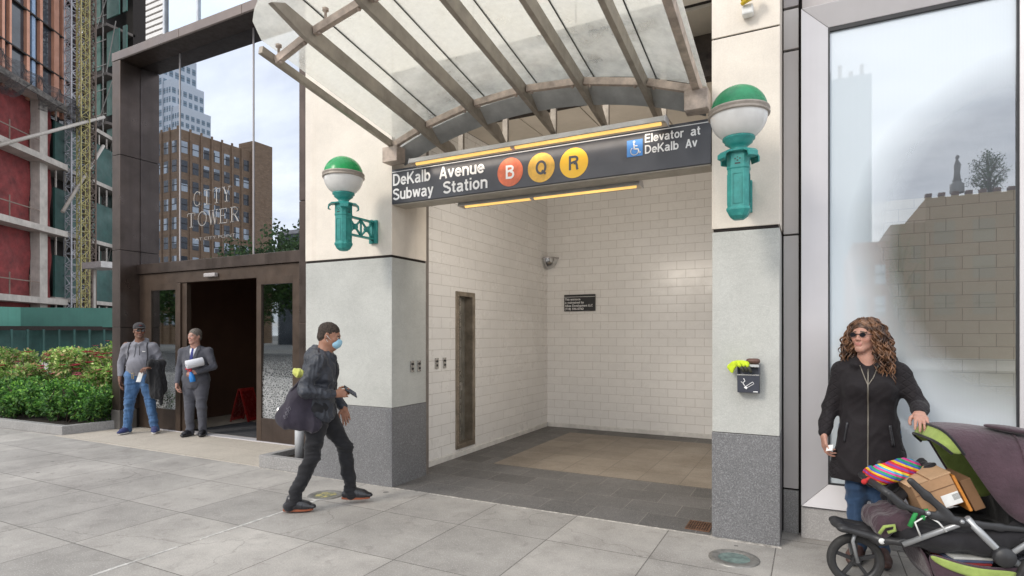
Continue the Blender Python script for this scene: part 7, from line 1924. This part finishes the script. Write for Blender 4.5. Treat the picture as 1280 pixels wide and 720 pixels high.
# widen corner so that the canopy is a squarish vault
def vault(xt, zt, xr, zr, w_, n=13):
    out = []
    for k in range(n):
        a = PI * k / (n - 1); c, s_ = -math.cos(a), math.sin(a); e = .55
        yy = math.copysign(abs(c) ** e, c) * w_; f = 1 - s_ ** e
        out.append((xt + (xr - xt) * f, yy, zt + (zr - zt) * f))
    return out
RW = [(.415, 1.035, .50, .90, .225), (.50, 1.055, .60, .72, .245), (.64, 1.05, .70, .57, .262), (.78, 1.03, .80, .515, .27), (.94, .995, .94, .58, .27), (1.12, .96, 1.07, .68, .262), (1.32, .925, 1.24, .80, .24)]
sheet('canopy', [vault(*r) for r in RW], m_plum, .006, 2)
sheet('canopy_lining', [vault(r[0] + .01, r[1] - .014, r[2] + .01, r[3] - .0, r[4] - .012) for r in RW[:5]], m_lime, .003, 2)
sheet('canopy_visor', [vault(.378, .972, .45, .905, .205), vault(.395, 1.005, .47, .905, .217), vault(.415, 1.033, .50, .905, .224)], m_lime, .006, 2)
MB().tube([Vector(p) for p in vault(.375, .969, .448, .902, .208)], .008, 8).build('visor_edge', m_blk, st, world=False)
MB().tube([Vector(p) + Vector((0, 0, .004)) for p in vault(.413, 1.037, .50, .90, .229)], .0075, 8).build('canopy_seam', m_blk, st, world=False)
MB().tube([Vector(p) for p in vault(.78, 1.036, .80, .515, .275)], .005, 6).build('canopy_seam', m_plum, st, world=False)
# fabric behind the canopy
sheet('seat_side', [[(.86, -.262, .50), (1.0, -.265, .60), (1.15, -.262, .72), (1.3, -.25, .86)], [(.70, -.245, .42), (.92, -.25, .42), (1.15, -.245, .50), (1.35, -.23, .68)]], m_blk)
sheet('seat_back', [[(.70, -.245, .42), (.92, -.25, .42), (1.15, -.245, .50), (1.35, -.23, .68)], [(.70, .245, .42), (.92, .25, .42), (1.15, .245, .50), (1.35, .23, .68)]], m_blk)
MB().bar((.92, -.29, .555), (1.02, -.29, .625), .018, .035).build('canopy_clip', m_alud, st, .004, world=False); MB().bar((1.04, -.29, .60), (1.09, -.29, .60), .016, .035).build('canopy_clip', m_alu, st, .004, world=False)
MB().lathe([(0, -.02), (.022, -.018), (.022, .0)], (.87, -.275, .50), 16, 'Y').build('canopy_pivot', m_pl, st, world=False)
MB().tube([(1.12, -.26, .42), (1.12, -.27, .37), (1.10, -.27, .34), (1.12, -.27, .325), (1.14, -.27, .35)], .008, 6).build('hook', m_pl, st, world=False)
# top flap
S = SDF((.60, -.22, .98), (.98, .0, 1.12), .006); S.ell((.79, -.10, 1.045), (.14, .075, .020), .01); fo = organic('canopy_window_flap', S, st, [m_plum], rel=2)
fo.rotation_euler = (0, R(8), 0); fo.location = (-.145, -.02, .125)
fo.location = (-.14, -.01, .118)
# ---- load: boxes etc.
def onst(name, label, cat, p, rz=0, rx=0, ry=0):
    o = thing(name, label, cat, tuple(mat_of(st) @ Vector(p))); o.rotation_euler = (rx, ry, st.rotation_euler.z + rz); return o
m_card = M('brown cardboard', (.44, .26, .14), .85, 0, .12, 4, .05, 60, fine=.15)
c1 = onst('cardboard_box', 'open brown cardboard box with white label in the stroller seat', 'box', (.43, -.06, .575), 0, 0, R(-25))
MB().box(-.12, .10, -.12, .12, 0, .18).build('carton', m_card, c1, .004, world=False)
MB().box(-.13, -.02, -.122, .122, .182, .186).box(-.01, .108, -.122, .122, .181, .189).build('flap', M('lighter cardboard', (.52, .33, .19), .85), c1, .001, world=False)
MB().box(-.118, .098, -.122, -.1205, .115, .120).build('fold', M('cardboard shadow', (.20, .11, .06), .9), c1, world=False)
lb_ = MB().box(.0, .095, -.1222, -.1206, .005, .075).build('label', m_white, c1, world=False)
b = MB()
for k in range(12): b.box(.058 + k * .004, .0595 + k * .004, -.1230, -.1223, .03, .065)
b.build('barcode', m_black, lb_, world=False)
c2_ = onst('envelope', 'orange padded envelope standing behind the cardboard box', 'envelope', (.555, -.05, .56), 0, 0, R(-25)); MB().box(.0, .018, -.12, .14, 0, .225).build('envelope', M('orange paper', (.62, .24, .04), .7, 0, .1, 6), c2_, .005, world=False)
c3_ = onst('cardboard_box', 'flat dark cardboard box standing behind the orange envelope', 'box', (.59, -.03, .56), 0, 0, R(-25)); MB().box(.0, .06, -.12, .14, 0, .19).build('carton', M('dark cardboard', (.22, .12, .06), .85), c3_, .004, world=False)
# striped woven bag
def stripes():
    m, nt, b = newmat('striped woven cloth'); co = coords(nt); s = N(nt, 'ShaderNodeSeparateXYZ'); L(nt, co, s.inputs[0])
    w_ = math_(nt, 'ADD', math_(nt, 'MULTIPLY', s.outputs[2], 9.0), math_(nt, 'MULTIPLY', s.outputs[0], 3.2)); w_ = math_(nt, 'ADD', w_, 0.2)
    fr = math_(nt, 'FRACT', w_); cr = N(nt, 'ShaderNodeValToRGB'); cr.color_ramp.interpolation = 'CONSTANT'; L(nt, fr, cr.inputs[0])
    cols_ = [(.55, .02, .03), (.75, .45, .02), (.05, .12, .45), (.02, .30, .12), (.60, .05, .25), (.08, .35, .55), (.80, .62, .05), (.62, .03, .03), (.25, .05, .30)]
    for i, c in enumerate(cols_):
        e = cr.color_ramp.elements[i] if i < 2 else cr.color_ramp.elements.new(i / len(cols_)); e.position = i / len(cols_); e.color = rgba(c)
    L(nt, cr.outputs[0], b.inputs['Base Color']); b.inputs['Roughness'].default_value = .8; bump(nt, b, noise_(nt, co, 200, 2), .3, .003); return m
sb = onst('woven_bag', 'red, yellow and blue striped woven bag lying at the front of the stroller', 'bag', (.20, .05, .70))
S = SDF((-.22, -.2, -.16), (.24, .2, .15), .008); S.cap((-.03, -.06, .03), (.12, .04, .05), .085, .09, .05, flat=(0, 0, 1), fs=.7); S.cap((-.07, -.06, .0), (-.07, .08, -.01), .05, .05, .04); organic('bag_body', S, sb, [stripes()], wr=.010, wf=22, seed=50, rel=2)
S = SDF((-.26, -.14, -.10), (-.08, .0, .08), .006); S.cap((-.12, -.07, -.005), (-.16, -.08, -.03), .012, .018, .01); organic('tassel', S, sb, [M('red wool', (.55, .03, .03), .9)], wr=.004, wf=90)
cb = onst('black_cushion', 'black padded cushion leaning between the striped bag and cardboard box', 'cushion', (.33, .10, .66), 0, 0, R(42))
S = SDF((-.12, -.16, -.20), (.12, .16, .22), .008); S.cap((0, -.07, -.12), (0, -.07, .13), .07, .06, .04, flat=(1, 0, 0), fs=.45); S.cap((0, .06, -.12), (0, .06, .13), .07, .06, .04, flat=(1, 0, 0), fs=.45); organic('cushion', S, cb, [m_blk], wr=.008, wf=20, rel=2)
# things in the basket
pb = onst('plastic_bag', 'crumpled black and grey plastic bags stuffed in the stroller basket', 'bag', (.82, -.05, .30))
S = SDF((-.3, -.26, -.16), (.40, .26, .16), .010); S.ell((-.05, 0, 0), (.16, .2, .09), .04); S.ell((.15, .02, .03), (.16, .18, .08), .04); S.cap((.1, -.14, .03), (.3, -.16, -.03), .06, .04, .04)
organic('plastic', S, pb, [M('shiny black plastic', (.05, .05, .058), .25, 0, .5, 14, .2, 60)], wr=.022, wf=22, seed=55, rel=1)
bk = onst('magazine_pile', 'pile of papers and a bottle in the front of the stroller basket', 'papers', (.53, -.08, .245), R(8))
for i, c in enumerate(((.5, .48, .45), (.35, .05, .05), (.10, .12, .2), (.55, .55, .52))): MB().box(-.13 + .01 * i, .10 + .006 * i, -.13, .10, .0 + .016 * i, .013 + .016 * i).build('magazine', M('magazine cover', c, .4, 0, .2, 9), bk, .001, world=False)
